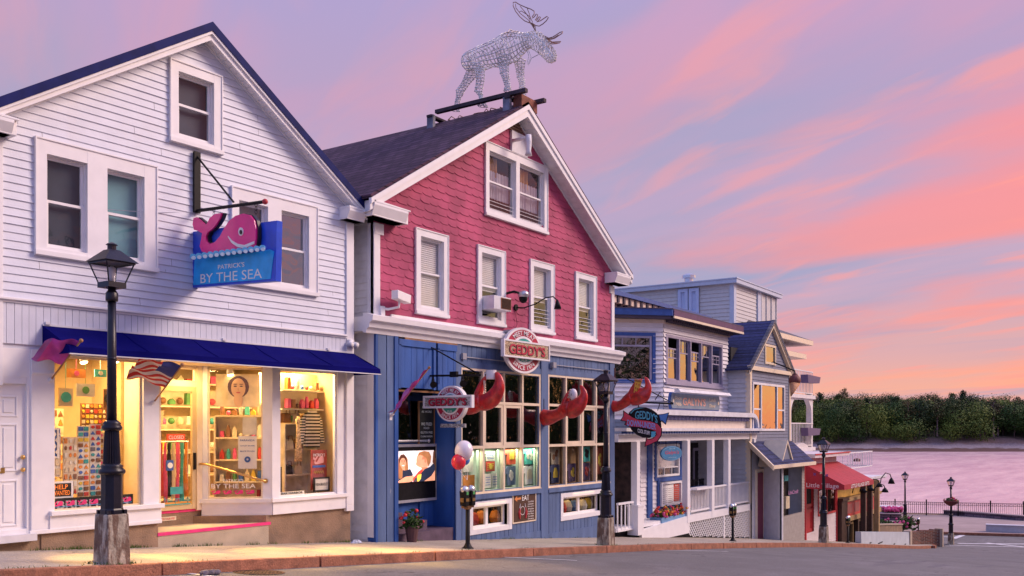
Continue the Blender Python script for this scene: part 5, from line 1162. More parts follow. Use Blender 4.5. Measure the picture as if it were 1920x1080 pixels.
# ---- recessed entrance
mb = MB(G)
planks(mb, .0, .68, lambda s: gz_(s)-.05, 1.95, .33, .014, -.0, (), .06, .02); mb.box(.60, .68, -.05, .0, -2.5, 1.0)
mb.build('entrance_column', gblue, PUB)
mb = MB(G); mb.box(.0, .07, -.07, .35, -2.35, 1.93); mb.box(.55, .66, -.10, -.06, -2.35, 1.93)
mb.build('column_trim', gbluedk, PUB)
mb = MB(G); planks(mb, .70, 1.92, .88, 1.80, .20, .012, -.03, (), .03); planks(mb, 1.99, 2.68, .88, 1.80, .20, .012, -.03, (), .03)
for a, b in ((.70, 1.92), (1.99, 2.68)): mb.box(a, b, -.09, -.06, 1.76, 1.90)
mb.box(.68, .76, -.09, -.06, .86, 1.78); mb.box(1.84, 1.92, -.09, -.06, .86, 1.78); mb.box(1.99, 2.06, -.09, -.06, .86, 1.78)
mb.build('sliding_shutter', gbluedk, PUB)
mb = MB(G); mb.box(.62, 2.74, .0, .02, .80, 1.95); mb.box(.9, 2.70, -.08, -.05, 1.90, 1.94); mb.build('lintel', wood, PUB)
ENT = .62
ES = lambda x: G.p(x, 850, .52)[0]
mb = MB(G); mb.box(1.0, 1.06, ENT-.04, ENT+.04, -.35, .9); mb.box(.30, 2.68, ENT, ENT+.03, -2.6, -1.5); mb.box(.30, 2.16, ENT-.001, ENT+.03, -1.5, -.3); mb.box(2.12, 2.68, ENT-.01, ENT+.03, -1.5, -.28); mb.box(.70, 2.72, .0, ENT, .84, .88); mb.box(2.66, 2.74, .0, ENT, -2.6, .88)
mb.build('entrance_wall', gbluedk, PUB)
mb = MB(G); planks(mb, 2.16, 2.66, -2.2, -.34, .16, .01, ENT-.012, (), .03); pd = mb.build('pub_door', gbluedk, PUB)
mb = MB(G); mb.tube([(2.60, ENT-.04, -1.06), (2.60, ENT-.13, -1.06), (2.60, ENT-.13, -.66), (2.60, ENT-.04, -.66)], .018, 8); mb.build('handle', brass, pd)
mb = MB(G); mb.tube([(.72, ENT-.08, -.26), (2.40, ENT-.08, -.26)], .03, 8); mb.smooth = True; mb.ball((2.42, ENT-.08, -.26), .05, 10, 6); mb.build('push_bar', silver, PUB)
glaze(PUB, G, .70, 2.68, -.30, .86, ENT+.01, gdark, 'upper_pane')
room_back(PUB, G, .0, 3.6, -.4, 1.0, ENT+.9)
t = thing('propped_boards', 'two pale wooden slats leaning behind the dark entrance pane', 'slats', G.w(1.6, ENT+.3, -.3))
for a, b in ((1.45, 1.53), (1.60, 1.66)): mb = MB(G); mb.hexa([(a, ENT+.3, -.3), (a+.05, ENT+.3, -.3), (a+.05, ENT+.33, -.3), (a, ENT+.33, -.3)], [(a-.08, ENT+.3, .35), (a-.03, ENT+.3, .35), (a-.03, ENT+.33, .35), (a-.08, ENT+.33, .35)]); mb.build('slat', wood, t)
# screen showing two people at a table
t = thing('video_screen', 'bright video screen of two people talking, set in grey frame by the entrance', 'screen', G.w(1.4, .5, -1.5))
sx0, sx1, fd_ = ES(744), ES(813), ENT-.10; sz0, sz1 = G.p(780, 903, .52)[2], G.p(780, 845, .52)[2]
mb = MB(G); frame(mb, sx0-.08, sx1+.13, -1.62, -.33, .06, fd_-.03, fd_+.05); mb.build('frame', grey, t)
mb = MB(G); mb.box(sx0-.04, sx1+.08, fd_+.0, fd_+.05, -1.58, -.36); mb.build('panel', black, t)
def pic():
    cols = {'bg': (.85, .75, .72), 'bg2': (.95, .93, .9), 'hair': (.10, .03, .015), 'skin': (.85, .36, .20), 'skin2': (.62, .22, .11), 'red': (.75, .06, .04), 'navy': (.02, .025, .05), 'yel': (.8, .65, .08), 'hair2': (.42, .16, .06), 'grn': (.15, .2, .03), 'wht': (.9, .85, .8)}
    ks = list(cols); ms = [mat('screen_'+k, cols[k], .4, .12, 6, emit=1.05) for k in ks]; mb = MB(G); lay = [0]
    def pl(k, pts): lay[0] += 1; mb.k = ks.index(k); d = fd_-.002-.0012*lay[0]; mb.face([(sx0+(sx1-sx0)*a, d, sz0+(sz1-sz0)*b) for a, b in pts])
    def el(k, cx, cy, rx, ry, n=22): pl(k, [(cx+rx*math.cos(-q*6.283/n)*1, cy+ry*math.sin(q*6.283/n)) for q in range(n)])
    pl('bg', [(0, 0), (1, 0), (1, 1), (0, 1)]); pl('bg2', [(.30, .2), (.52, .2), (.50, 1), (.28, 1)]); pl('wht', [(.4, .3), (.6, .5), (.62, .95), (.42, .98)])
    for i in range(6): pl('bg', [(.30+.05*i, .3), (.315+.05*i, .3), (.32+.05*i, .95), (.305+.05*i, .95)])
    pl('hair2', [(.03, .12), (.24, .12), (.29, .45), (.27, .75), (.20, .86), (.08, .86), (.02, .72)]); el('hair', .145, .70, .10, .17); el('skin', .145, .62, .078, .165)
    pl('hair', [(.06, .72), (.10, .80), (.16, .82), (.23, .74), (.24, .80), (.17, .90), (.09, .88), (.05, .80)])
    el('wht', .15, .54, .033, .022); 
    for s_ in (-1, 1): el('hair', .145+.03*s_, .66, .013, .012); el('hair', .145+.03*s_, .70, .02, .007)
    el('skin2', .15, .60, .010, .02); pl('skin', [(.10, .36), (.19, .36), (.19, .48), (.11, .48)])
    pl('navy', [(.0, .0), (.05, .26), (.12, .40), (.2, .38), (.33, .42), (.40, .25), (.38, 0)]); pl('hair2', [(.04, .12), (.12, .14), (.13, .40), (.07, .55), (.03, .4)]); pl('skin', [(.0, .05), (.2, .18), (.42, .2), (.45, .06), (.3, .0), (0, 0)])
    el('skin', .62, .70, .13, .22); el('skin2', .74, .66, .10, .22); pl('skin', [(.49, .62), (.47, .56), (.52, .5), (.62, .44), (.8, .42), (.8, .7), (.52, .72)]); pl('hair2', [(.52, .84), (.56, .94), (.70, .985), (.84, .95), (.90, .80), (.88, .60), (.82, .46), (.78, .62), (.76, .74), (.68, .82), (.60, .86)]); el('skin2', .735, .66, .026, .06)
    pl('skin2', [(.62, .46), (.80, .44), (.84, .30), (.66, .32)]); pl('red', [(.40, .12), (.55, .33), (.64, .40), (.68, .30), (.60, .0), (.40, 0)]); pl('navy', [(.52, 0), (.62, .28), (.72, .40), (.86, .46), (1, .62), (1, 0)]); pl('skin', [(.7, .0), (.9, .16), (1, .34), (1, .0)]); pl('hair', [(.93, .60), (1, .5), (1, 1), (.95, .95)])
    pl('yel', [(.46, .03), (.52, .22), (.62, .24), (.60, .08), (.54, .0)]); pl('grn', [(.40, .0), (.44, .12), (.50, .15), (.50, .0)]); return mb.build('picture', ms, t)
pic()
# steps
mb = MB(G)
for i, (a, b, y0, y1, z0_, z1_) in enumerate(((.71, 2.65, .0, .61, -2.6, -2.22), (.71, 1.9, .15, .61, -2.22, -2.0), (.71, 1.25, .3, .61, -2.0, -1.8))): mb.box(a, b, y0, y1, z0_, z1_-.0)
mb.build('entrance_steps', mat('purple_steps', (.12, .08, .12), .8, .2, 4, bump=.3), PUB)
# chalk menu in the entrance
chalk = mat('chalk', (.62, .70, .66), .8, .2, 30); chalkb = mat('chalkboard', (.018, .022, .02), .7, .3, 6)
signboard('chalk_menu', G, 2.06, 2.60, -.36, .62, ENT-.10, 'tall chalkboard menu hanging behind the round hanging sign', 'chalkboard', chalkb, [('PIZZA', 2.33, .5, .05, .30), ('AS MORE', 2.33, .40, .05, .36), ('WE FRIED', 2.33, .12, .07, .38), ('FOOD', 2.33, .03, .05, .2), ('GLUTEN FREE', 2.33, -.07, .05, .42), ('CALAMARI BURGERS', 2.33, -.16, .04, .42), ('PIZZA', 2.33, -.26, .05, .22)], chalk, framem=wood)
# EAT board
def eatx(mb, ms):
    ms += [mat('eat_orange', (.72, .26, .08), .6), redp]; mb.k = 3; mb.prism([(5.05, -1.73), (5.17, -1.80), (5.17, -1.76), (5.34, -1.75), (5.34, -1.70), (5.17, -1.71), (5.17, -1.66)], -.052, -.045)
    mb.k = 4
    for sg in (-1, 1): mb.tube([(5.42+sg*.13, -.05, -2.24), (5.42+sg*.16, -.05, -2.08), (5.42+sg*.12, -.05, -1.95)], [.02, .04, .008], 6); mb.k = 4
    mb.k = 1
    for sg in (-1, 1): mb.tube([(5.42+sg*.13, -.05, -1.97), (5.42+sg*.10, -.05, -1.86)], [.014, .006], 5)
    mb.ring((5.42, -2.04), .10, .11, -.05, -.045, 18)
    for i, tx in enumerate(('Lunch Salad', 'Lobster', 'Burgers', 'Pizza', 'Seafood', 'Full Bar', 'Cocktails', 'Desserts')): mb.text(tx, lambda u, v, w_, i=i: (5.80+u, -.05-w_, -1.83-.062*i+v), 1, .006, height=.036, width=.25+.02*(i % 3))
signboard('eat_board', G, 4.99, 6.02, -2.32, -1.60, -.045, 'brown board lettered EAT with orange arrow and two red claws', 'sign', mat('board_brown', (.08, .035, .02), .6, .15), [('EAT', 5.56, -1.72, .14, .32)], wpaint, framem=cream, extra=eatx)
# conduit and wires across the blue frieze
mb = MB(G); mb.tube([(2.9, -.06, 1.66), (6.1, -.06, 1.66)], .012, 6); mb.tube([(6.9, -.06, 1.70), (10.0, -.06, 1.70)], .012, 6); mb.box(2.86, 3.0, -.12, -.03, 1.60, 1.74); mb.box(6.75, 6.9, -.14, -.03, 1.62, 1.76); mb.build('conduit', grey, PUB)
# ---------------------------------------------------------------- round pub signs
maroon = mat('sign_maroon', (.42, .018, .06), .4, .1); steal = mat('sign_teal', (.03, .33, .28), .4, .1); ssw = mat('sign_white', (.80, .77, .78), .4, .03); sequin = mat('sequin_panel', (.50, .38, .27), .35, .9, 45, metal=.3); sred = mat('letter_red', (.50, .03, .07), .4, .1); sequin2 = mat('sequin_silver', (.42, .42, .42), .3, .9, 50, metal=.3)
def round_sign(fr, c, r, rz, d, hw, hh, zc, t, sq, th=.06, pub='PUB'):
    """the round board, the bar across it and its lettering; c=(s,z)"""
    k = rz/r; el = lambda q, rr: (c[0]+rr*math.cos(q), c[1]+rr*k*math.sin(q))
    def disc(mb, rr, d0, d1): mb.prism([el(2*math.pi*i/48, rr) for i in range(48)], d0, d1)
    mb = MB(fr); disc(mb, r, d, d+th); mb.k = 1; disc(mb, r*.90, d-.006, d-.0005); mb.k = 0; disc(mb, r*.62, d-.012, d-.007); mb.k = 2; disc(mb, r*.52, d-.018, d-.013); mb.build('round_board', [ssw, maroon, steal], t)
    mb = MB(fr)
    for tx, up in (('MEET ME AT', 1), ('SINCE 1974', 0)):
        rr = r*.76
        span = math.radians(92)
        def arc(u, v, w_, up=up, rr=rr):
            q = -u/rr if up else u/rr; rad_ = rr+v if up else rr-v
            a = math.pi/2+q if up else -math.pi/2+q
            return (c[0]+rad_*math.cos(a), d-.016-w_, c[1]+rad_*k*math.sin(a))
        mb.text(tx, arc, 1, .014, height=r*.20, width=rr*span)
    mb.text(pub, lambda u, v, w_: (c[0]+u, d-.024-w_, c[1]-rz*.43+v), 1, .0, height=r*.11, width=r*.30); mb.build('ring_lettering', ssw, t)
    mb = MB(fr); mb.box(c[0]-hw, c[0]+hw, d-.10, d-.03, zc-hh, zc+hh); mb.k = 1; mb.box(c[0]-hw+.04, c[0]+hw-.04, d-.108, d-.101, zc-hh+.04, zc+hh-.04); mb.k = 0; frame(mb, c[0]-hw, c[0]+hw, zc-hh, zc+hh, .04, d-.125, d-.10); mb.build('name_bar', [ssw, sq], t)
    mb = MB(fr); mb.text("GEDDY'S", lambda u, v, w_: (c[0]+u, d-.125-w_, zc+v), 1, .022, depth=.0, height=hh*1.15, width=hw*1.55); mb.k = 1; mb.text("GEDDY'S", lambda u, v, w_: (c[0]+u+.012, d-.112-w_, zc-.012+v), 1, .034, height=hh*1.2, width=hw*1.58); mb.build('name_lettering', [sred, mat('letter_shadow', (.10, .03, .03), .6)], t)
t = thing('wall_sign', "round MEET ME AT GEDDY'S sign on the wall over the shopfront cornice", 'sign', G.w(5.67, -.5, 1.42)); sgx = lambda x, y: G.p(x, y, -.5)
sc0 = sgx(987, 657); round_sign(G, (sc0[0], sc0[2]), (sgx(1022, 657)[0]-sgx(953, 657)[0])/2, (sgx(987, 614)[2]-sgx(987, 700)[2])/2, -.42, (sgx(1030, 657)[0]-sgx(944, 657)[0])/2, (sgx(987, 641)[2]-sgx(987, 673)[2])/2, sc0[2], t, sequin, .08)
mb = MB(G); mb.box(sc0[0]-.3, sc0[0]+.3, -.34, -.02, 2.36, 2.42); mb.box(sc0[0]-.3, sc0[0]+.3, -.34, -.02, 1.65, 1.70); mb.build('standoff', grey, t)
# hanging round sign on its bar
HS = Fr(G.X+1.76, G.Y, -90)                                       # s runs out from the wall towards the street
t = thing('sign_bracket', 'black iron bar with stay and two lamps holding the round hanging sign', 'bracket', G.w(1.76, 0, 1.0))
mb = MB(HS); mb.tube([(0, 0, 1.17), (1.42, 0, 1.14)], .025, 6); mb.tube([(0, 0, 1.83), (1.30, 0, 1.20)], .016, 6); mb.box(.62, .80, -.04, .04, 1.12, 1.24); mb.build('arm', black, t)
mb = MB(HS); mb.box(-.02, .02, -.05, .09, .9, 1.85); mb.build('wall_board', wood, t)
for s_ in (.25, 1.05):
    mb = MB(HS); mb.tube([(s_-.1, -.02, 1.14), (s_-.02, -.12, 1.02), (s_+.06, -.2, .96)], [.02, .04, .08], 10); mb.build('lamp_head', black, t)
mb = MB(HS)
for s_ in (.30, 1.08): mb.tube([(s_, 0, 1.13), (s_, 0, .98)], .008, 5)
mb.build('chain', black, t)
t = thing('hanging_sign', "round MEET ME AT GEDDY'S sign hanging from the bar over the pub entrance", 'sign', HS.w(.66, 0, .17)); round_sign(HS, (.66, .55), .40, .385, -.06, .66, .135, .59, t, sequin2, .12)
mb = MB(HS); mb.box(.36, 1.02, -.03, .03, .04, .12); mb.build('lower_plaque', sequin2, t)
# ---------------------------------------------------------------- lobster claws
def claw(s_in, mount, arm, outer, thumb, label, hold):
    CF = Fr(G.X+s_in, G.Y, -90)
    Pp = lambda x, y, d=0: (lambda q: (q[0], d, q[2]))(CF.p(x, y))
    px_m = lambda x, y: CF.p(x+1, y)[0]-CF.p(x, y)[0]
    t = thing('lobster_claw', label, 'sculpture', CF.w(0, 0, Pp(*mount)[2]), 0, 'giant lobster claws on the pub front')
    def limb(name, pts, extra=None, sq=.72):
        mb = MB(CF); mb.smooth = True; P3 = [Vector(Pp(x, y)) for x, y, r in pts]; rr = [r*px_m(x, y) for x, y, r in pts]; Q, Rr = [], []
        for i in range(len(P3)-1):                                 # Catmull-Rom between traced stations
            p0, p1, p2, p3 = P3[max(i-1, 0)], P3[i], P3[i+1], P3[min(i+2, len(P3)-1)]; r0, r1, r2, r3 = rr[max(i-1, 0)], rr[i], rr[i+1], rr[min(i+2, len(P3)-1)]
            for k in range(4):
                u_ = k/4; f = lambda a, b, c, d_: .5*((2*b)+(-a+c)*u_+(2*a-5*b+4*c-d_)*u_*u_+(-a+3*b-3*c+d_)*u_**3); Q.append(Vector([f(p0[j], p1[j], p2[j], p3[j]) for j in range(3)])); Rr.append(max(.004, f(r0, r1, r2, r3)))
        Q.append(P3[-1]); Rr.append(rr[-1]); mb.tube(Q, [(r*sq, r) for r in Rr], 16); return mb.build(name, red, t)
    limb('arm', arm, sq=.9); limb('finger', outer); limb('thumb', thumb)
    mb = MB(CF); z = Pp(*mount)[2]; mb.box(-.03, .03, -.12, .12, z-.24, z+.26); mb.box(-.01, .06, -.02, .02, z-.3, z+.42); mb.build('mounting_plate', black, t)
    mb = MB(CF); mb.smooth = True
    for (x0, y0), (x1, y1) in zip(hold['teeth'], hold['teeth'][1:]):
        for k in range(hold.get('n', 2)): q = k/hold.get('n', 2); mb.ball(Pp(x0+(x1-x0)*q, y0+(y1-y0)*q, -.03), (.028, .035, .028), 8, 6)
    mb.build('teeth', mat('claw_teeth', (.72, .55, .42), .5, .1), t)
    return CF, Pp
z3 = lambda L: [(1010+a/3.376, 680+b/3.376, r/3.376) for a, b, r in L]
CF, Pp = claw(6.40, (1016, 778), z3([(18, 345, 44), (60, 348, 42), (105, 335, 34), (140, 318, 33), (165, 295, 38), (200, 292, 48)]), z3([(190, 300, 46), (225, 290, 50), (258, 262, 42), (280, 225, 30), (285, 190, 20), (272, 158, 12), (262, 145, 5)]), z3([(165, 290, 32), (168, 255, 26), (178, 222, 20), (188, 195, 14), (198, 178, 9), (208, 170, 4)]), 'giant red lobster claw gripping a white ball between the two pub windows', {'teeth': [(1067, 745), (1069, 735), (1073, 728)]})
t = thing('claw_ball', 'white oval ball gripped by the middle lobster claw', 'ball', CF.w(*Pp(1075, 739))); mb = MB(CF); mb.smooth = True; c = Pp(1075, 740); mb.ball(c, (.105, .10, .155), 16, 12); mb.build('ball', mat('ball_white', (.78, .74, .76), .4, .05), t); mb = MB(CF); mb.text("GEDDY'S", lambda u, v, w_: (c[0]-v*.9, -.105+abs(u)*.3-w_, c[2]+u), 1, .01, height=.045, width=.18); mb.build('lettering', blackb, t)
zc = lambda L: [(780+a/6.75, 680+b/6.75, r/6.75) for a, b, r in L]
CF, Pp = claw(2.86, (878, 772), zc([(640, 590, 60), (720, 560, 75), (780, 510, 85), (840, 490, 90)]), zc([(800, 500, 85), (880, 500, 88), (960, 460, 92), (1020, 380, 80), (1050, 300, 66), (1052, 220, 48), (1030, 160, 34), (1005, 130, 14)]), zc([(770, 480, 65), (790, 400, 55), (815, 320, 46), (845, 240, 34), (880, 190, 24), (900, 170, 10)]), 'giant red lobster claw holding a white mug beside the pub entrance', {'teeth': [(911, 736), (910, 722), (910, 712)], 'n': 3})
t = thing('claw_mug', 'white mug gripped by the lobster claw beside the pub entrance', 'mug', CF.w(*Pp(921, 711))); mb = MB(CF); mb.smooth = False; a_, b_ = Pp(921, 711), Pp(921, 694); r_ = abs(Pp(930, 700)[0]-Pp(914, 700)[0])/2; mb.lathe((a_[0], 0), [(r_*.92, a_[2]), (r_, a_[2]+.03), (r_, b_[2]-.03), (r_*1.03, b_[2]), (r_*.9, b_[2]), (r_*.88, b_[2]-.05)], 20); mb.build('cup', ssw, t); mb = MB(CF); mb.tube([(a_[0]-r_, 0, b_[2]-.05), (a_[0]-r_-.07, 0, b_[2]-.08), (a_[0]-r_-.07, 0, a_[2]+.05), (a_[0]-r_, 0, a_[2]+.04)], .013, 6); mb.build('handle', ssw, t)
zq = lambda L: [(1140+a/5.4, 700+b/5.4, r/5.4) for a, b, r in L]
CF, Pp = claw(10.24, (1147, 765), zq([(25, 330, 58), (90, 335, 48), (150, 310, 44), (200, 270, 52), (250, 240, 62)]), zq([(230, 260, 62), (300, 235, 80), (360, 210, 74), (400, 165, 42), (405, 110, 28), (390, 65, 20), (375, 40, 8)]), zq([(230, 235, 50), (255, 170, 42), (285, 110, 32), (315, 75, 22), (345, 62, 8)]), 'giant red lobster claw holding a pizza slice at the right end of the pub', {'teeth': [(1190, 737), (1190, 728), (1194, 716)], 'n': 3})
t = thing('pizza_slice', 'slice of pizza gripped by the right hand lobster claw', 'pizza slice', CF.w(*Pp(1198, 735))); mb = MB(CF)
mb.add(*_pf([Pp(1140+a/5.4, 700+b/5.4, -.16) for a, b in ((285, 200), (300, 215), (350, 130), (360, 85), (300, 75))], [Pp(1140+a/5.4, 700+b/5.4, -.12) for a, b in ((285, 200), (300, 215), (350, 130), (360, 85), (300, 75))])); mb.k = 1; mb.tube([Pp(1140+295/5.4, 700+70/5.4, -.15), Pp(1140+365/5.4, 700+82/5.4, -.15)], .035, 8); mb.k = 2
for a, b in ((315, 110), (340, 120), (305, 150), (325, 160), (300, 185)): c = Pp(1140+a/5.4, 700+b/5.4, -.16); mb.ball(c, (.022, .012, .022), 8, 6)
mb.build('slice', [mat('cheese', (.75, .42, .06), .5, .1), mat('crust', (.35, .14, .05), .7), redp], t)
# ---------------------------------------------------------------- fittings on the upper wall
def security_box():
    t = thing('security_camera', 'white box security camera on the left corner of the pub', 'camera', G.w(.3, -.2, 2.5)); c = G.p(735, 555)
    mb = MB(G); mb.hexa([(.28, -.42, 2.66), (.82, -.30, 2.62), (.82, -.12, 2.62), (.28, -.24, 2.66)], [(.28, -.42, 2.84), (.84, -.30, 2.80), (.84, -.12, 2.80), (.28, -.24, 2.84)]); mb.build('body', whitetrim, t, bevel=.012)
    mb = MB(G); mb.tube([(.52, -.25, 2.66), (.50, -.25, 2.52), (.34, -.1, 2.47), (.22, -.03, 2.48)], .028, 8); mb.box(.14, .26, -.09, -.0, 2.28, 2.52); mb.build('arm', whitetrim, t)
    mb = MB(G); mb.tube([(.2, -.10, 2.05), (.2, -.10, 2.28)], .05, 8); mb.build('junction_box', grey, t)
security_box()
t = thing('dome_camera', 'dark and white dome camera between the second and third upper windows', 'camera', G.w(4.95, -.3, 3.1)); mb = MB(G); mb.smooth = True; mb.tube([(4.70, -.04, 3.32), (4.74, -.25, 3.36), (4.95, -.34, 3.32)], .03, 8); mb.build('arm', black, t)
mb = MB(G); mb.smooth = True; mb.lathe((4.98, -.36), [(.12, 3.24), (.14, 3.30), (.13, 3.36), (.05, 3.40)], 14); mb.build('hood', silver, t); mb = MB(G); mb.smooth = True; mb.ball((4.98, -.36, 3.22), (.11, .11, .13), 14, 8); mb.build('dome', black, t)
t = thing('gooseneck_lamp', 'black gooseneck lamp between the second and third upper windows', 'lamp', G.w(5.15, -.1, 2.9)); mb = MB(G); mb.smooth = True
mb.tube([(5.15, -.03, 3.03), (5.25, -.2, 3.02), (5.32, -.5, 3.10), (5.38, -.75, 3.24), (5.42, -.95, 3.26), (5.44, -1.05, 3.16)], .016, 8); mb.build('arm', black, t); mb = MB(G); mb.smooth = True; mb.tube([(5.44, -1.05, 3.18), (5.44, -1.06, 3.08), (5.44, -1.07, 2.95)], [.02, .06, .09], 12); mb.build('shade', black, t)
mb = MB(G); mb.tube([(5.15, -.0, 3.03), (5.15, -.05, 3.03)], .08, 12); mb.build('wall_plate', black, t); mb = MB(G); mb.tube([(5.15, -.03, 3.0), (5.13, -.04, 2.8), (5.17, -.05, 2.62), (5.05, -.04, 2.42)], .007, 4); mb.build('cable', black, t)
t = thing('air_conditioner', 'window air conditioner with brown grille in the second upper window', 'air conditioner', G.w(4.15, -.2, 2.83)); mb = MB(G); mb.box(3.74, 4.46, -.36, .1, 2.83, 3.15); mb.build('case', whiteold, t, bevel=.01)
mb = MB(G); mb.box(4.462, 4.475, -.34, -.04, 2.86, 3.12); mb.box(4.02, 4.44, -.372, -.36, 2.86, 3.12); mb.k = 1
for i in range(12): mb.box(4.04, 4.42, -.380, -.373, 2.875+i*.02, 2.885+i*.02)
mb.build('grille', [mat('grille_brown', (.33, .13, .06), .6), black], t)
t = thing('gable_camera', 'white pan camera on a stubby arm below the gable vent', 'camera', G.w(5.2, -.3, 7.0)); mb = MB(G); mb.smooth = True; mb.tube([(4.95, -.06, 7.12), (5.0, -.5, 7.14)], .045, 8); mb.build('arm', whiteold, t); mb = MB(G); mb.smooth = True; mb.tube([(5.0, -.5, 7.2), (5.0, -.5, 7.02), (5.0, -.5, 6.8), (5.0, -.5, 6.70)], [.07, .08, .06, .09], 12); mb.build('body', whiteold, t)
b2 = (.45, -.08, .26)
flag('pink_flag', 'magenta flag on slanting pole at the pub entrance column', G, b2, (b2[0]+.02, -1.08, b2[2]+.98), (-.30, .22, -.28), .85, 6, [magenta, mat('violet_cloth', (.30, .10, .42), .8, .2, 5)], lambda i, j, n: 1 if j > n*.7 else 0, wood)
# flower pot, balloons
def bloom(name, label, cat, fr, c, rad_, nleaf, nfl, fcols, pot=None, seed=1, lsz=.05, fsz=.035, flat=1.0, potm=None, group=None):
    r_ = random.Random(seed); t = thing(name, label, cat, fr.w(*c), 0, group)
    if pot: mb = MB(fr); mb.lathe((c[0], c[1]), pot, 12); mb.build('pot', potm or mat('pot_brown', (.10, .045, .05), .6), t)
    mb = MB(fr)
    for i in range(nleaf):
        v = Vector((r_.gauss(0, 1), r_.gauss(0, 1), abs(r_.gauss(0, 1)))).normalized()*r_.uniform(.3, 1); p = Vector(c)+Vector((v.x*rad_[0], v.y*rad_[1], v.z*rad_[2])); a = Vector((r_.uniform(-1, 1), r_.uniform(-1, 1), r_.uniform(-.3, 1))).normalized(); b = a.orthogonal().normalized(); sz = lsz*r_.uniform(.6, 1.4)
        mb.face([tuple(p-a*sz), tuple(p+b*sz*.5), tuple(p+a*sz), tuple(p-b*sz*.5)])
    mb.build('foliage', leafA, t); mb = MB(fr); mb.smooth = True
    for i in range(nfl):
        v = Vector((r_.gauss(0, 1), r_.gauss(0, 1), abs(r_.gauss(0, 1))+.3)).normalized()*r_.uniform(.85, 1.1); p = (c[0]+v.x*rad_[0], c[1]+v.y*rad_[1], c[2]+v.z*rad_[2]); mb.k = r_.randrange(len(fcols)); s_ = fsz*r_.uniform(.7, 1.2); mb.ball(p, (s_, s_, s_*.8), 7, 5)
    mb.build('flowers', fcols, t); return t
fr_ = mat('petal_red', (.65, .03, .04), .6, .2, 30); fp = mat('petal_pink', (.75, .10, .28), .6, .2, 30); fy = mat('petal_yellow', (.80, .40, .03), .6, .2, 30); fo = mat('petal_orange', (.75, .15, .03), .6, .2, 30)
gs_ = gz_(.95)
bloom('flower_pot', 'potted geranium with red flowers beside the pub entrance steps', 'plant', G, (.95, -.22, gs_+.30), (.26, .24, .40), 260, 9, [fr_], [(.10, gs_), (.15, gs_+.30), (.17, gs_+.31), (.16, gs_+.34)], 8, .05, .045)
q0 = HS.p(868, 850); bal = [((870, 845), 15, (.80, .74, .80), 'pale pink'), ((860, 866), 12, (.75, .03, .05), 'red'), ((872, 862), 8, (.08, .22, .65), 'blue')]
for i, ((x_, y_), r_, c_, nm) in enumerate(bal):
    BF = Fr(16.2, 11.15, 0); q = BF.p(x_, y_, .04*i); rr = r_*(BF.p(x_+1, y_)[0]-BF.p(x_, y_)[0])*.70; t = thing('balloon', nm+' balloon tied above the double parking meter by the pub', 'balloon', BF.w(q[0], .04*i, q[2]), 0, 'balloons on the parking meter')
    mb = MB(BF); mb.smooth = True; mb.ball((q[0], .04*i, q[2]), (rr, rr, rr*1.12), 16, 12); mb.build('skin', mat('balloon_'+str(i), c_, .25, .03, coat=.4), t); mb = MB(BF); e_ = BF.p(876, 900, .0); mb.tube([(q[0], .04*i, q[2]-rr*1.1), (q[0]+.03, .03, (q[2]+e_[2])/2), (e_[0], .0, e_[2])], .004, 4); mb.build('string', wpaint, t)
mb = MB(G); mb.add(*_pf([(-.62+.16*math.cos(q*.7), -.12+.08*math.sin(q*.7), gz_(-.6)+.005) for q in range(9)], [(-.62+.10*math.cos(q*.7), -.12+.05*math.sin(q*.7), gz_(-.6)+.05+.02*(q % 2)) for q in range(9)])); mb.build('crumpled_litter', mat('litter', (.45, .5, .62), .6, .5, 20), label='crumpled blue and white litter on the pavement in the alley', cat='litter')
# ---------------------------------------------------------------- moose of bent wire on the ridge
MF = Fr(G.X+GM, G.Y, -90)                                          # s runs out towards the street, d away from the gift shop side
zm = lambda a, b: (800+a/4.5, b/4.5)
def Mp(a, b, d=0): q = MF.p(*zm(a, b)); return Vector((q[0], d, q[2]))
t = thing('wire_moose', 'life size moose sculpture of bent steel wire standing on the pub roof ridge', 'sculpture', MF.w(-1.2, 0, 8.4))
wire = mat('galvanised_wire', (.82, .80, .78), .5, .2, 3, metal=.1, mottle=((.30, .14, .07), .56, .72, 1.6, .8)); rusty = mat('rusty_wire', (.36, .20, .14), .7, .3)
def cage(mb, st, nl=10, r=.009, dens=1):
    r *= 1.3
    """st: (top, bottom, half width, side offset): rings round the body joined by lengthways wires"""
    R5 = random.Random(len(st)); rings = []
    for (tp, bt, w_, off) in st:
        A_, B_ = Mp(*tp), Mp(*bt); c = (A_+B_)/2; v = (A_-B_)/2; rings.append([c+v*math.cos(6.283*k/16)+Vector((0, off+w_*math.sin(6.283*k/16), 0)) for k in range(16)])
    full = []
    for a, b in zip(rings, rings[1:]):
        for q in range(dens): full.append([x.lerp(y, q/dens) for x, y in zip(a, b)])
    full.append(rings[-1])
    for rg in full: mb.tube([p+Vector((R5.uniform(-.012, .012), R5.uniform(-.012, .012), R5.uniform(-.012, .012))) for p in rg], r, 4, closed=True)
    for k in range(nl):
        i0 = int(k*16/nl) % 16; tw_ = R5.choice((-1, 0, 0, 1)); mb.tube([rg[(i0+(tw_ if j % 3 else 0)) % 16] for j, rg in enumerate(full)], r*.9, 4)
    for k in range(6): j = R5.randrange(len(full)-1); i0 = R5.randrange(16); mb.tube([full[j][i0], full[min(j+1, len(full)-1)][(i0+2) % 16], full[min(j+2, len(full)-1)][(i0+5) % 16]], r*.8, 4)
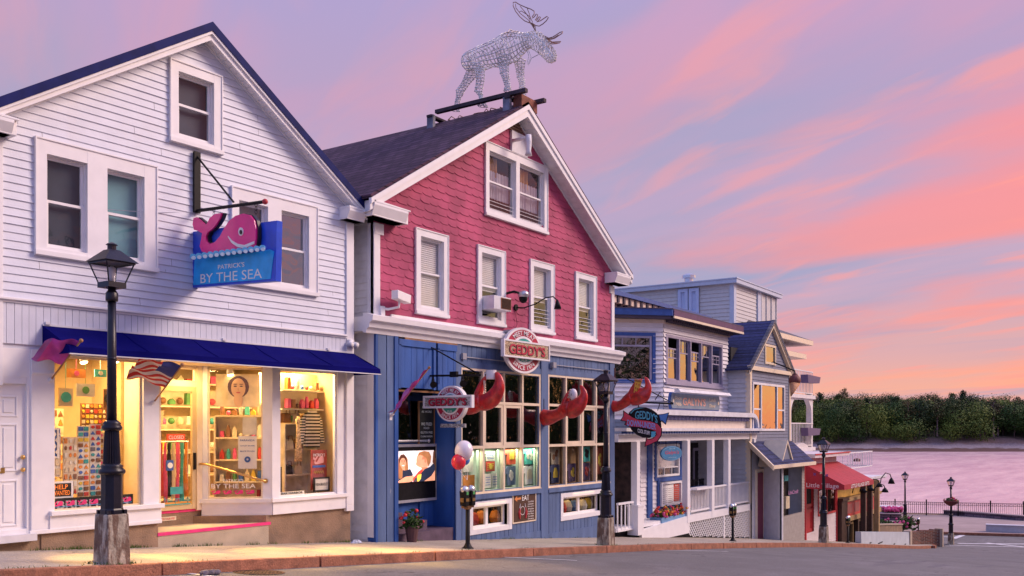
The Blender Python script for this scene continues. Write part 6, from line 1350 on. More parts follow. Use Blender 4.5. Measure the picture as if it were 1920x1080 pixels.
mb = MB(MF); cage(mb, [((335, 485), (318, 545), .14, 0), ((345, 458), (335, 590), .24, 0), ((385, 432), (400, 600), .30, 0), ((440, 408), (460, 590), .32, 0), ((500, 380), (520, 565), .32, 0), ((560, 352), (580, 560), .32, 0), ((620, 318), (640, 550), .32, 0), ((660, 285), (690, 530), .31, 0), ((715, 258), (745, 515), .28, 0), ((770, 268), (790, 470), .22, 0), ((820, 278), (830, 425), .18, 0), ((865, 275), (870, 400), .16, 0)], 14, .010, 2); mb.build('body', wire, t)
mb = MB(MF); cage(mb, [((865, 275), (870, 400), .16, 0), ((915, 262), (900, 420), .16, 0), ((965, 272), (945, 450), .15, 0), ((1000, 320), (975, 478), .12, 0), ((1045, 375), (1000, 500), .11, 0), ((1080, 425), (1020, 525), .11, 0), ((1092, 460), (1045, 528), .09, 0), ((1085, 500), (1070, 520), .04, 0)], 13, .009, 2); mb.build('head', wire, t)
def leg(st, off):
    mb = MB(MF); cage(mb, [((a-r_*1.1, b), (a+r_*1.1, b+r_*.1), r_/4.5*.0105, off) for a, b, r_ in st], 8, .008, 3); mb.build('leg', wire, t)
leg([(365, 560, 50), (330, 620, 42), (290, 680, 30), (245, 745, 30), (230, 800, 18), (215, 860, 16), (207, 915, 30)], .20)
leg([(465, 560, 50), (488, 620, 34), (490, 700, 28), (475, 790, 26), (495, 830, 14), (505, 870, 16), (515, 915, 36)], -.20)
leg([(700, 490, 48), (690, 570, 36), (695, 640, 32), (712, 700, 24), (722, 750, 20), (722, 790, 28)], -.20)
leg([(745, 480, 45), (750, 560, 30), (755, 630, 26), (770, 690, 20), (768, 740, 22), (772, 785, 24)], .20)
mb = MB(MF); mb.tube([Mp(845, 420), Mp(862, 470), Mp(848, 535), Mp(858, 548), Mp(872, 520), Mp(885, 490), Mp(945, 460)], .010, 4); mb.tube([Mp(860, 425), Mp(880, 480), Mp(855, 540)], .008, 4); mb.build('dewlap', wire, t)
def antler(L, L2, dd_, k=.0):
    mb = MB(MF); mb.tube([Mp(a, b, dd_+k*(200-b)*.0015) for a, b in L], .012, 5, closed=True)
    for l in L2: mb.tube([Mp(a, b, dd_+k*(200-b)*.0015+.02) for a, b in l], .009, 4)
    mb.tube([Mp(880, 192, dd_), Mp(905, 220, dd_), Mp(925, 265, -.02)], .016, 5) if dd_ < 0 else mb.tube([Mp(1000, 318, dd_), Mp(975, 300, .05)], .016, 5)
    mb.build('antler', rusty, t)
antler([(745, 30), (765, 28), (800, 50), (850, 72), (895, 88), (922, 105), (922, 130), (905, 150), (908, 162), (925, 150), (940, 128), (952, 135), (945, 160), (930, 180), (940, 185), (965, 150), (976, 155), (968, 172), (945, 195), (975, 185), (1005, 165), (1030, 148), (1042, 158), (1025, 185), (995, 212), (965, 230), (935, 225), (905, 205), (875, 200), (840, 185), (800, 150), (765, 105), (745, 60)],
       [[(760, 40), (765, 75), (800, 120), (850, 160), (885, 190)], [(800, 60), (850, 120), (880, 170)], [(790, 110), (810, 100), (850, 125), (885, 150), (905, 195)], [(860, 80), (880, 130), (885, 180)], [(885, 195), (915, 225), (925, 262)], [(895, 200), (930, 235), (928, 262)]], -.08, 0)
antler([(990, 300), (1030, 322), (1060, 312), (1085, 288), (1110, 262), (1130, 255), (1130, 272), (1108, 295), (1080, 325), (1050, 335), (1020, 330)], [[(1010, 320), (1060, 322), (1100, 285)]], .18, 1); antler([(1010, 335), (1050, 345), (1085, 342), (1115, 340), (1110, 352), (1080, 362), (1045, 365), (1020, 352)], [[(1030, 350), (1100, 350)]], .30, 1)
# platform under the moose
t = thing('roof_platform', 'weathered timber platform on the pub roof ridge under the wire moose', 'platform', MF.w(-1.0, 0, 8.2)); pw = mat('platform_wood', (.055, .035, .045), .8, .3, 4, stretch=(.3, 1, 1)); pg_ = mat('platform_grey', (.22, .22, .28), .8, .3, 4); pz = MF.p(890, 196, -.42)[2]-8.36
for dd_, nm in ((-.42, 0), (.42, 1)):
    a_, b_ = MF.p(818, 213, -.42), MF.p(960, 179, -.42); zt = 8.36+pz; mb = MB(MF); mb.box(a_[0], .62, dd_-.06, dd_+.06, zt, zt+.09); mb.build('rail', pw, t)
for s_ in (-2.35, .05): mb = MB(MF); mb.box(s_-.1, s_+.1, -.46, -.36, 7.70, 8.36+pz); mb.box(s_-.1, s_+.1, .36, .46, 7.70, 8.36+pz); mb.box(s_-.22, s_+.22, -.52, -.34, 7.68, 7.76); mb.build('post', pg_, t)
for s_ in (-2.35, .1): mb = MB(MF); mb.box(s_-.08, s_+.08, -.5, .5, 8.30+pz, 8.355+pz); mb.build('cross_beam', pw, t)
mb = MB(MF); mb.box(.15, .40, -.3, .4, 8.10+pz, 8.40+pz); mb.build('end_block', mat('brick_red', (.25, .08, .05), .8, .3, 8), t)
mb = MB(MF)
for i in range(14): s_ = -2.3+i*.18; mb.tube([(s_, .1*math.sin(i*2), 8.30+pz+.05*math.sin(i)), (s_+.09, .14*math.sin(i*3+1), 8.28+pz+.04*math.cos(i*2)), (s_+.18, .1*math.sin(i*2+2), 8.30+pz+.05*math.sin(i+1))], .012, 4)
mb.build('cable_tangle', rusty, t)
# ================================================================ the restaurant with the white porch
P0 = lambda x, y, d=0: G.p(x, y, d)
GAL = thing('restaurant_building', 'white restaurant with blue trimmed upper bay and long railed porch', 'building', G.w(16.5, .5, -3.4))
posts = [G.p(x, 900)[0] for x in (1194, 1288.5, 1334.5, 1365, 1413)]
DK = -2.95; sR_ = 22.45
# upper storey: splayed bay and front
BD = .9                                                            # depth of the upper front behind the porch posts
bs0 = P0(1243, 700, BD)[0]; bs1 = P0(1364, 700, BD)[0]; zt_ = P0(1243, 612, BD)[2]; zb_ = P0(1243, 770, BD)[2]-.3
bt = P0(1243, 606, BD)[2]
wz1, wz0 = P0(1246, 626, BD)[2], P0(1246, 716, BD)[2]
f0, f1 = P0(1247, 650, BD)[0], P0(1353, 650, BD)[0]
mb = MB(G); siding(mb, lambda z: (bs0, bs1), zb_, bt, .16, .05, BD, [(f0+.02, f1-.02, wz0+.02, wz1-.02)]); mb.build('upper_wall', white2, GAL)
BF_ = Fr(*G.w(bs0, BD, 0)[:2], 180-45); BF_ = Fr(G.w(bs0-3.2, BD+3.2, 0).x, G.w(bs0-3.2, BD+3.2, 0).y, -45); BL_ = 3.2*math.sqrt(2)
mb = MB(BF_); siding(mb, lambda z: (0, BL_), zb_, bt, .16, .05, 0, [(BL_-4.1, BL_-.38, wz0+.02, wz1-.05)]); mb.build('upper_wall', white2, GAL)
mb = MB(BF_); frame(mb, BL_-4.2, BL_-.28, wz0-.06, wz1+.02, .12, -.05, .02); mb.build('window_surround', trimblue, GAL)
def prairie(par, fr, s0, s1, z0, z1, m_, gm, top=.22, split=False, nm='window', panes=3, d=-.02):
    """sash with small panes across its head"""
    mb = MB(fr); frame(mb, s0, s1, z0, z1, .07, d-.02, d+.06); zt = z1-(z1-z0)*top; mb.box(s0+.07, s1-.07, d-.01, d+.05, zt-.03, zt+.03)
    for k in range(1, panes): x_ = s0+.07+(s1-s0-.14)*k/panes; mb.box(x_-.012, x_+.012, d, d+.04, zt, z1-.07)
    w_ = mb.build(nm, m_, par); glaze(w_, fr, s0+.06, s1-.06, z0+.06, z1-.06, d+.03, gm); return w_
lil = mat('lilac_sash', (.36, .32, .42), .5, .08); galg = glassmat('bay_glass', 2.6, (.35, .36, .38), .01, .05)
prairie(GAL, BF_, BL_-2.05, BL_-.42, wz0+.02, wz1-.1, lil, gdark); prairie(GAL, BF_, BL_-4.08, BL_-2.1, wz0+.02, wz1-.1, lil, gdark)
mb = MB(G); frame(mb, f0, f1, wz0, wz1, .10, BD-.05, BD+.06); mb.box(f0-.1, f1+.1, BD-.10, BD-.02, wz0-.08, wz0); mb.build('window_surround', lil, GAL)
n5 = 5; ws = (f1-f0-.2)/n5
goldg = glassmat('sunset_glass', 3.4, (.3, .3, .3), .01, .06)
for i in range(n5):
    a = f0+.1+ws*i; mb = MB(G); mb.box(a-.04, a+.04, BD-.055, BD+.05, wz0+.1, wz1-.1); mb.build('mullion', lil, GAL)
    up = i % 2 == 1; hi = wz1-.1; zt = hi-(hi-wz0)*(.30 if up else .44); z_top = hi if up else hi-(hi-wz0)*.22
    mb = MB(G); frame(mb, a+.05, a+ws-.05, wz0+.1, z_top, .05, BD+.03, BD+.07); mb.box(a+.1, a+ws-.1, BD+.025, BD+.06, zt-.02, zt+.02)
    for k in (1, 2): x_ = a+.05+(ws-.1)*k/3; mb.box(x_-.012, x_+.012, BD+.03, BD+.06, zt, z_top)
    if not up: mb.box(a+.1, a+ws-.1, BD+.03, BD+.06, (zt+z_top)/2-.008, (zt+z_top)/2+.008)
    w_ = mb.build('window', lil, GAL); glaze(w_, G, a+.08, a+ws-.08, wz0+.14, z_top-.03, BD+.045, goldg)
mb = MB(G); mb.box(f0, f1, BD+.8, BD+.85, wz0-.2, wz1+.1); mb.box(bs0, bs1, BD+.1, BD+5, bt+.02, bt+.06); mb.box(f0-.2, f1, BD+.1, BD+5, wz0-.5, wz0-.4); mb.build('room_shade', dark, GAL)
mb = MB(BF_); mb.box(BL_-4.2, BL_-.2, .6, .65, wz0-.2, wz1+.1); mb.build('room_shade', dark, GAL)
# cornice of the bay: cream frieze, dark dentils, purple gutter
pt = [(bs0-3.7, BD+3.2), (bs0-.14, BD-.36), (bs1+.45, BD-.36), (bs1+.45, BD+2)]
ptx = lambda o: [(bs0-3.7-o, BD+3.2), (bs0-.14-o*.42, BD-.36-o), (bs1+.45+o, BD-.36-o), (bs1+.45+o, BD+2), (bs1+.45, BD+5), (bs0-3.7, BD+5)]
purp = mat('purple_gutter', (.10, .04, .12), .5, .15)
mb = MB(G); mb.prism(ptx(-.30), bt, bt+.12, 'z'); mb.build('frieze', mat('cream_frieze', (.72, .56, .45), .6, .06), GAL)
mb = MB(G); mb.prism(ptx(0), bt+.13, bt+.22, 'z'); mb.k = 1; mb.prism(ptx(.08), bt+.22, bt+.44, 'z'); mb.k = 0; mb.prism(ptx(.10), bt+.44, bt+.47, 'z'); mb.build('cornice', [mat('dark_soffit', (.10, .08, .12), .7), trimblue], GAL)
mb = MB(G); mb.box(bs0-.1, bs1+.55, BD-.47, BD-.44, bt+.23, bt+.43); mb.k = 1; mb.box(bs0-.1, bs1+.55, BD-.48, BD-.44, bt+.14, bt+.222); mb.build('gutter', [purp, cream], GAL)
dk_ = mat('dentil_dark', (.05, .035, .06), .7)
mb = MB(G); n = int((bs1-bs0)/.19)
for i in range(n): s = bs0+.1+i*.19; mb.box(s, s+.10, BD-.30, BD-.02, bt+.04, bt+.13)
mb.build('dentil_row', dk_, GAL)
# long upper roof line behind the bay, with brackets
mb = MB(G); RD = 3.4; ra, rb_ = G.p(1150, 545, RD), G.p(1335, 603, RD); zt2 = ra[2]
def rl(x, y): q = G.p(x, y, RD); return (q[0], q[2])
top = [rl(1120, 540), rl(1160, 549), rl(1220, 565), rl(1290, 585), rl(1322, 594), rl(1330, 600), rl(1334, 609)]; bot = [(a, b-.34) for a, b in top]
for (a, b) in zip(top, top[1:]):
    mb.prism([(a[0], a[1]-.16), (b[0], b[1]-.16), b, a], RD-.25, RD+3)
mb.k = 2
for (a, b) in zip(top[:-2], top[1:-1]): mb.prism([(a[0], a[1]-.42), (b[0], b[1]-.42), (b[0], b[1]-.162), (a[0], a[1]-.162)], RD-.15, RD+3)
mb.k = 2
for (a, b) in zip(top[:-2], top[1:-1]): mb.prism([(a[0], a[1]-1.9), (b[0], b[1]-1.9), (b[0], b[1]-.42), (a[0], a[1]-.42)], RD+.1, RD+3)
mb.build('upper_roof', [trimblue, whitetrim, mat('cream_frieze', (.72, .56, .45))], GAL)
mb = MB(G)
for i in range(12):
    x_ = 1150+i*11; a = rl(x_, 545+(x_-1150)*.30+8); mb.prism([(a[0], a[1]-.28), (a[0]+.14, a[1]-.28), (a[0]+.14, a[1]+.02), (a[0], a[1]+.02)], RD-.2, RD+.1); mb.prism([(a[0], a[1]-.55), (a[0]+.14, a[1]-.55), (a[0]+.14, a[1]-.28), (a[0], a[1]-.28)], RD-.02, RD+.1)
mb.build('eave_bracket_row', dk_, GAL)
# porch roof
zL = -.16
mb = MB(G); mb.box(10.6, sR_+.05, -.02, .10, zL-.22, zL); mb.build('porch_beam', whitetrim, GAL)
mb = MB(G); mb.box(10.6, sR_+.15, -.30, .9, zL+.10, zL+.20); mb.box(10.6, sR_+.1, -.20, .9, zL, zL+.03); mb.build('porch_ledge', whiteold, GAL)
mb = MB(G); n = int((sR_-10.7)/.20)
for i in range(n): s = 10.75+i*.20; mb.box(s, s+.11, -.24, -.05, zL+.03, zL+.10)
mb.build('dentil_row', trimblue, GAL)
mb = MB(G); u0 = zL+.60; mb.box(bs0-3.6, sR_-.35, .12, .2, zL+.2, u0+.2); mb.build('porch_fascia', mat('cream_band', (.78, .66, .56), .6, .05), GAL)
mb = MB(G)
for i in range(34):
    s = bs0-2+i*.31
    if s+.3 < sR_-.4: mb.prism([(s, u0+.02), (s+.29, u0+.02), (s+.26, u0-.06), (s+.145, u0-.13), (s+.03, u0-.06)], -.02, .11)
mb.build('scallop_row', mat('scallop_blue', (.09, .09, .22), .6), GAL)
mb = MB(G); mb.box(bs0-3.6, sR_-.55, -.14, .95, u0+.03, u0+.20)
arc = [(sR_-.55+.62*math.sin(rad(a)), zL+.2+.58*math.cos(rad(a))) for a in range(0, 91, 10)]; arc2 = [(sR_-.55+.48*math.sin(rad(a)), zL+.2+.44*math.cos(rad(a))) for a in range(90, -1, -10)]
for i in range(9): mb.prism([arc[i], arc[i+1], arc2[8-i], arc2[9-i]], -.13, .9)
mb.k = 1; arc3 = [(a-.0, b) for a, b in arc2[::-1]]; mb.prism(arc3+[(sR_-.55, zL+.2)], -.02, .1); mb.build('porch_roof', [whiteold, trimblue], GAL)
mb = MB(G); mb.box(sR_-.58, sR_+.08, -.20, -.135, zL+.2, zL+.22); mb.build('porch_edge', trimblue, GAL)
mb = MB(G); mb.box(10.6, sR_, .12, 3.0, zL-.1, zL-.04); mb.build('porch_ceiling', whiteold, GAL)
# posts
for i, s in enumerate(posts):
    mb = MB(G); mb.box(s-.11, s+.11, -.06, .14, gz_(s)-.1 if i == 4 else (DK-.25 if i else -3.2), zL-.22)
    if i == 0: mb.box(s-.20, s+.20, -.14, .22, -3.25, -2.35); mb.box(s-.22, s+.22, -.16, .24, -2.38, -2.32)
    mb.build('porch_post', whitetrim, GAL)
# rails
def railing(par, fr, pa, pb, z0, z1, m_, st=.13, d=.04, nm='railing'):
    mb = MB(fr); mb.box(pa, pb, d-.04, d+.04, z1-.06, z1); mb.box(pa, pb, d-.025, d+.025, z0+.08, z0+.14); n = int((pb-pa)/st)
    for i in range(n+1): s = pa+(pb-pa)*i/n; mb.box(s-.018, s+.018, d-.015, d+.015, z0+.1, z1-.05)
    return mb.build(nm, m_, par)
rz = G.p(1294, 917)[2]
for a, b in zip(posts[1:], posts[2:]): railing(GAL, G, a+.11, b-.11, DK, rz, whitetrim)
railing(GAL, G, P0(1160, 950)[0], posts[0]-.2, -3.15, -2.20, whitetrim, .24)
mb = MB(G); s_ = (posts[1]+posts[2])/2; mb.box(s_-.75, s_+.72, -.22, .1, rz-.04, rz+.03); mb.build('rail_shelf', whitetrim, GAL)
# deck, ramp side and lattice
mb = MB(G); a = P0(1201, 1000)[0]
mb.prism([(a, -3.55), (posts[1]+.1, -3.55), (posts[1]+.1, DK), (a, DK-.17)], -.05, .04); mb.box(posts[1]+.1, sR_, -.05, .04, DK-.25, DK); mb.box(10.6, sR_, .04, 4.6, DK-.12, DK-.004); mb.box(sR_-.12, sR_+.02, -.05, .06, -4.6, DK)
mb.box((posts[2]+posts[3])/2+.3, (posts[2]+posts[3])/2+.4, -.03, .0, -4.4, DK-.25)
mb.build('porch_deck', whitetrim, GAL)
mb = MB(G); x0_, x1_ = posts[1]+.15, sR_-.12; st = .16; hgt = 1.35
zb = lambda s: gz_(s)+.02; ztp = DK-.25
k = x0_-hgt
while k < x1_:
    for sg in (1, -1):
        pa, pb = (k, -4.35), (k+hgt, -4.35+hgt)
        if sg < 0: pa, pb = (k+hgt, -4.35), (k, -4.35+hgt)
        # clip the strip to the opening
        ts = [i/24 for i in range(25)]; pts_ = [(pa[0]+(pb[0]-pa[0])*t_, pa[1]+(pb[1]-pa[1])*t_) for t_ in ts]; pts_ = [p for p in pts_ if x0_ < p[0] < x1_ and zb(p[0]) < p[1] < ztp]
        if len(pts_) > 1: (ax_, az_), (bx_, bz_) = pts_[0], pts_[-1]; w_ = .022; mb.prism([(ax_-w_, az_), (ax_+w_, az_), (bx_+w_, bz_), (bx_-w_, bz_)], -.02+.012*(sg > 0), -.008+.012*(sg > 0))
    k += st
mb.build('lattice', whitetrim, GAL)
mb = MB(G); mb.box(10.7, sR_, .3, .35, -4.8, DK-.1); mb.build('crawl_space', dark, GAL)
# ground floor wall with window and menu
D2 = .75; q0 = P0(1200, 900, D2)[0]; q1 = P0(1275, 900, D2)[0]
g0, g1 = P0(1229, 850, D2)[0], P0(1271, 850, D2)[0]; gz1, gz0 = P0(1250, 833, D2)[2], P0(1250, 893, D2)[2]
mb = MB(G); siding(mb, lambda z: (q0, q1), -3.1, zL-.05, .15, .03, D2, [(g0+.05, g1-.05, gz0+.05, gz1-.05)]); mb.build('lower_wall', white2, GAL)
GS = Fr(*G.w(q1, D2, 0)[:2], 90); mb = MB(GS); siding(mb, lambda z: (0, 4), -3.1, zL-.05, .13, .02, 0); mb.build('lower_wall', white2, GAL)
mb = MB(G); c = P0(1216, 900, D2)[0]; mb.box(c-.17, c+.17, D2-.07, D2-.02, -3.0, zL-.1); c2_ = P0(1275, 900, D2)[0]; mb.box(c2_-.1, c2_+.1, D2-.07, D2+.02, -3.0, zL-.1)
frame(mb, g0-.12, g1+.12, gz0-.12, gz1+.12, .10, D2-.06, D2-.01); e0, e1 = P0(1233, 925, D2)[0], P0(1271, 925, D2)[0]; ez1, ez0 = P0(1250, 903, D2)[2], P0(1250, 947, D2)[2]; frame(mb, e0-.10, e1+.10, ez0-.10, ez1+.12, .10, D2-.08, D2-.02)
mb.build('blue_trim', trimblue, GAL)
mb = MB(G); frame(mb, g0, g1, gz0, gz1, .07, D2-.07, D2+.04); m_ = gz0+(gz1-gz0)*.28; mb.box(g0+.07, g1-.07, D2-.05, D2+.03, m_-.02, m_+.02)
for k in (1, 2): x_ = g0+(g1-g0)*k/3; mb.box(x_-.015, x_+.015, D2-.05, D2+.0, gz0, m_)
w_ = mb.build('window', whitetrim, GAL); glaze(w_, G, g0+.07, g1-.07, gz0+.07, gz1-.07, D2-.02, glass); blind(w_, G, g0+.07, g1-.07, m_, gz1-.07, D2+.05, None, .09)
room_back(w_, G, g0-.1, g1+.1, gz0-.1, m_, D2+.2)
t = thing('menu_case', 'white framed menu case with papers and red panel under the porch window', 'menu board', G.w((e0+e1)/2, D2-.1, ez0)); mb = MB(G); frame(mb, e0, e1, ez0, ez1, .07, D2-.16, D2-.08); mb.box(e0, e1, D2-.09, D2-.082, ez0, ez1); mb.build('case', whitetrim, t)
mb = MB(G); w3_ = (e1-e0-.2)
for i in range(3):
    mb.k = 1 if i == 2 else 0; mb.box(e0+.1+w3_*i/3, e0+.08+w3_*(i+1)/3, D2-.11, D2-.092, ez0+.12, ez1-.1)
    mb.k = 2
    for j in range(9): mb.box(e0+.13+w3_*i/3, e0+.05+w3_*(i+1)/3-.02*(j % 3), D2-.114, D2-.111, ez1-.22-j*.07, ez1-.235-j*.07)
mb.k = 0; mb.text("Galyn's", lambda u, v, w_: (e0+.08+w3_*5/6+u, D2-.116-w_, ez1-.16+v), 1, .01, height=.07, width=.25)
mb.build('menu_sheets', [wpaint, mat('menu_red', (.50, .06, .04), .6), mat('menu_ink', (.35, .3, .3), .8)], t)
# dark doorway behind the porch and the dim entrance at its left
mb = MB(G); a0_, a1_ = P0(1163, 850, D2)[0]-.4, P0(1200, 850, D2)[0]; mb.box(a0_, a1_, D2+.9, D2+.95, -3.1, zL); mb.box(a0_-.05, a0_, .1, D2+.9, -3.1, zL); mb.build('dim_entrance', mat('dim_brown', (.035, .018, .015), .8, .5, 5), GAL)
mb = MB(G); mb.box(a0_, a1_+.2, D2-.02, D2+.03, zL-.5, zL-.1); mb.build('lower_wall', white2, GAL)
mb = MB(G); mb.box(q1, sR_-.4, 4.4, 4.5, -3.2, zL); mb.build('back_wall', white, GAL)
DD = 2.2; d0_, d1_ = P0(1281, 870, DD)[0], P0(1331, 870, DD)[0]
mb = MB(G); siding(mb, lambda z: (d0_-.3, d1_+.15), -3.0, zL-.05, .13, .02, DD); mb.build('back_wall', white, GAL)
mb = MB(G); mb.box(d0_, d1_, DD-.06, DD-.03, -3.0, -.55); mb.build('dark_doorway', dark, GAL)
mb = MB(G); frame(mb, d0_+.8, d1_-.3, -3.0, -.75, .12, DD-.10, DD-.06); mb.k = 1; mb.box(d1_-.28, d1_-.1, DD-.16, DD-.05, -3.0, zL-.1); mb.k = 2; mb.box(d1_-.08, d1_+.1, DD-.2, DD-.05, -2.2, zL-.3); mb.build('door_trim', [lil, trimblue, cream], GAL)
for i, x_ in enumerate((1302, 1312, 1325)):
    t = thing('patio_chair', ['dark patio chair at the left behind the porch rail', 'dark patio chair in the middle behind the porch rail', 'dark patio chair by the blue door post behind the porch rail'][i], 'chair', G.w(P0(x_, 900, 1.2)[0], 1.2, DK)); s = P0(x_, 900, 1.2)[0]
    mb = MB(G); mb.box(s-.22, s+.22, 1.0, 1.42, DK+.43, DK+.47); mb.build('seat', black, t); mb = MB(G)
    for k in range(4): mb.box(s-.2+k*.12, s-.16+k*.12, 1.40, 1.43, DK+.45, DK+1.0)
    mb.box(s-.22, s+.22, 1.39, 1.44, DK+.95, DK+1.02); mb.build('backrest', black, t)
    for a, b in ((-.2, 1.02), (.2, 1.02), (-.2, 1.4), (.2, 1.4)): mb = MB(G); mb.box(s+a-.02, s+a+.02, b-.02, b+.02, DK, DK+.44); mb.build('leg', black, t)
t = thing('patio_table', 'blue topped patio table behind the right part of the porch rail', 'table', G.w(20.3, 1.0, DK)); mb = MB(G); mb.box(19.2, 21.3, .6, 1.4, DK+.72, DK+.76); mb.build('top', trimblue, t); mb = MB(G); mb.box(20.2, 20.3, .95, 1.05, DK, DK+.72); mb.build('leg', black, t)
# flower box
c0_, c1_ = P0(1230, 960, .2)[0], P0(1285, 960, .2)[0]; z_ = G.p(1256, 985, .2)[2]
t = thing('flower_box', 'blue flower box of red, pink and yellow flowers below the menu case', 'flower box', G.w((c0_+c1_)/2, .2, z_)); mb = MB(G); mb.prism([(c0_+.03, z_), (c1_-.03, z_+.02), (c1_, z_+.34), (c0_, z_+.34)], .0, .42); mb.build('box', mat('box_blue', (.16, .32, .52), .6, .1), t)
r_ = random.Random(3); mb = MB(G)
for i in range(700): p = Vector((r_.uniform(c0_, c1_), r_.uniform(.0, .42), z_+.32+abs(r_.gauss(0, .12)))); a = Vector((r_.uniform(-1, 1), r_.uniform(-1, 1), r_.uniform(-.3, 1))).normalized(); b = a.orthogonal().normalized(); mb.face([tuple(p-a*.05), tuple(p+b*.03), tuple(p+a*.05), tuple(p-b*.03)])
mb.build('foliage', leafA, t); mb = MB(G)
for i in range(150): p = (r_.uniform(c0_, c1_), r_.uniform(-.05, .40), z_+.36+abs(r_.gauss(0, .12))); mb.k = r_.randrange(4); mb.ball(p, r_.uniform(.035, .055), 6, 4)
mb.build('flowers', [fr_, fp, fy, fo], t)
# restaurant signs
SN = P0(1258, 740, .35); SE = P0(1350, 770, .35); sgm = mat('sign_slate', (.20, .26, .33), .5, .12)
t = thing('restaurant_sign', "slate blue GALYN'S name board with scalloped ends above the porch roof", 'sign', G.w((SN[0]+SE[0])/2, .35, SE[2]))
s0_, s1_, z0_, z1_ = SN[0], SE[0], P0(1258, 765, .35)[2], P0(1258, 737, .35)[2]
mb = MB(G); h_ = (z1_-z0_); e_ = h_*.22
def plate(g): return [(s0_+e_-g, z0_-g), (s1_-e_+g, z0_-g), (s1_-e_*.4+g, z0_+h_*.2), (s1_+g, z0_+h_*.5), (s1_-e_*.4+g, z1_-h_*.2), (s1_-e_+g, z1_+g), (s0_+e_-g, z1_+g), (s0_+e_*.4-g, z1_-h_*.2), (s0_-g, z0_+h_*.5), (s0_+e_*.4-g, z0_+h_*.2)]
mb.prism(plate(.04), .37, .45); mb.k = 1; mb.prism(plate(0), .35, .366); mb.build('board', [trimblue, sgm], t)
mb = MB(G); w_ = s1_-s0_; mc = (s0_+s1_)/2; zc_ = (z0_+z1_)/2
mb.text("GALYN'S", lambda u, v, q: (mc-.05*w_+u, .342-q, zc_+v), 1, .015, height=h_*.55, width=w_*.46); mb.k = 1
for tx, cx, cz in (('Since', -.37, .14), ('1986', -.37, -.14), ('Lunch', .33, .14), ('Dinner', .33, -.14)): mb.text(tx, lambda u, v, q, cx=cx, cz=cz: (mc+cx*w_+u, .342-q, zc_+cz*h_*1.5+v), 1, .01, height=h_*.24, width=w_*.13)
for sg in (-1, 1): mb.disc((mc+sg*w_*.46, zc_), h_*.13, .335, .348, 14)
mb.build('lettering', [mat('letter_salmon', (.80, .38, .28), .5), cream], t)
t = thing('sign_lamp', 'long white trough lamp above the restaurant name board', 'lamp', G.w(mc, .1, z1_+.2)); mb = MB(G); la, lb = P0(1272, 737, .1)[0], P0(1368, 740, .1)[0]; lz = P0(1275, 735, .1)[2]; mb.prism([(.02, lz), (.26, lz-.03), (.24, lz+.09), (.1, lz+.11)], la, lb, 's'); mb.build('trough', whiteold, t)
mb = MB(G); mb.tube([(la-.35, BD, lz+.05), (la-.3, .5, lz+.2), (la+.05, .15, lz+.08)], .018, 6); mb.build('arm', whiteold, t)
# oval sign
OF = Fr(*G.w(P0(1240, 850, .15)[0], .15, 0)[:2], -4); oc = OF.p(1258.5, 850); orx = (OF.p(1278, 850)[0]-OF.p(1239, 850)[0])/2; orz = abs(OF.p(1258, 836)[2]-OF.p(1258, 864)[2])/2
t = thing('oval_sign', "blue oval Galyn's sign hanging from a scrolled iron bracket under the porch", 'sign', OF.w(oc[0], 0, oc[2]-orz)); mb = MB(OF); E_ = lambda g, n=36: [(oc[0]+(orx-g)*math.cos(6.283*i/n), oc[2]+(orz-g)*math.sin(6.283*i/n)) for i in range(n)]
mb.prism(E_(0), -.02, .03); mb.k = 1; mb.prism(E_(.02), -.026, -.021); mb.k = 0; mb.prism(E_(.035), -.031, -.027); mb.build('board', [mat('oval_blue', (.05, .22, .42), .4, .15), mat('oval_rim', (.25, .42, .6), .4)], t)
mb = MB(OF); mb.text("Galyn's", lambda u, v, q: (oc[0]+u, -.036-q, oc[2]+.02+v), 1, .02, height=orz*.62, width=orx*1.35, shear=.2); mb.k = 1; mb.text('SINCE 1986', lambda u, v, q: (oc[0]+u, -.036-q, oc[2]+orz*.62+v), 1, 0, height=orz*.14, width=orx*.6); mb.text('LUNCH DINNER', lambda u, v, q: (oc[0]+u, -.036-q, oc[2]-orz*.55+v), 1, 0, height=orz*.14, width=orx*.8); mb.build('lettering', [mat('oval_red', (.45, .08, .15), .5), mat('oval_pale', (.45, .6, .7), .5)], t)
mb = MB(OF); bz = oc[2]+orz+.28; mb.tube([(oc[0]-orx-.3, .05, bz), (oc[0]+orx*.9, .0, bz)], .014, 6)
def scroll(c, r, tu, d_=0): return [(c[0]+r*(1-k/22)*math.cos(tu*k*.5), d_, c[1]+r*(1-k/22)*math.sin(tu*k*.5)) for k in range(20)]
mb.tube(scroll((oc[0]-orx-.2, bz+.12), .12, 1), .01, 5); mb.tube(scroll((oc[0]-orx-.2, bz-.14), .13, -1), .01, 5); mb.tube(scroll((oc[0]+orx*.7, bz+.08), .09, -1), .01, 5)
for sg in (-.5, .5): mb.tube([(oc[0]+sg*orx, 0, bz), (oc[0]+sg*orx, 0, oc[2]+orz*.85)], .008, 5)
mb.build('bracket', black, t)
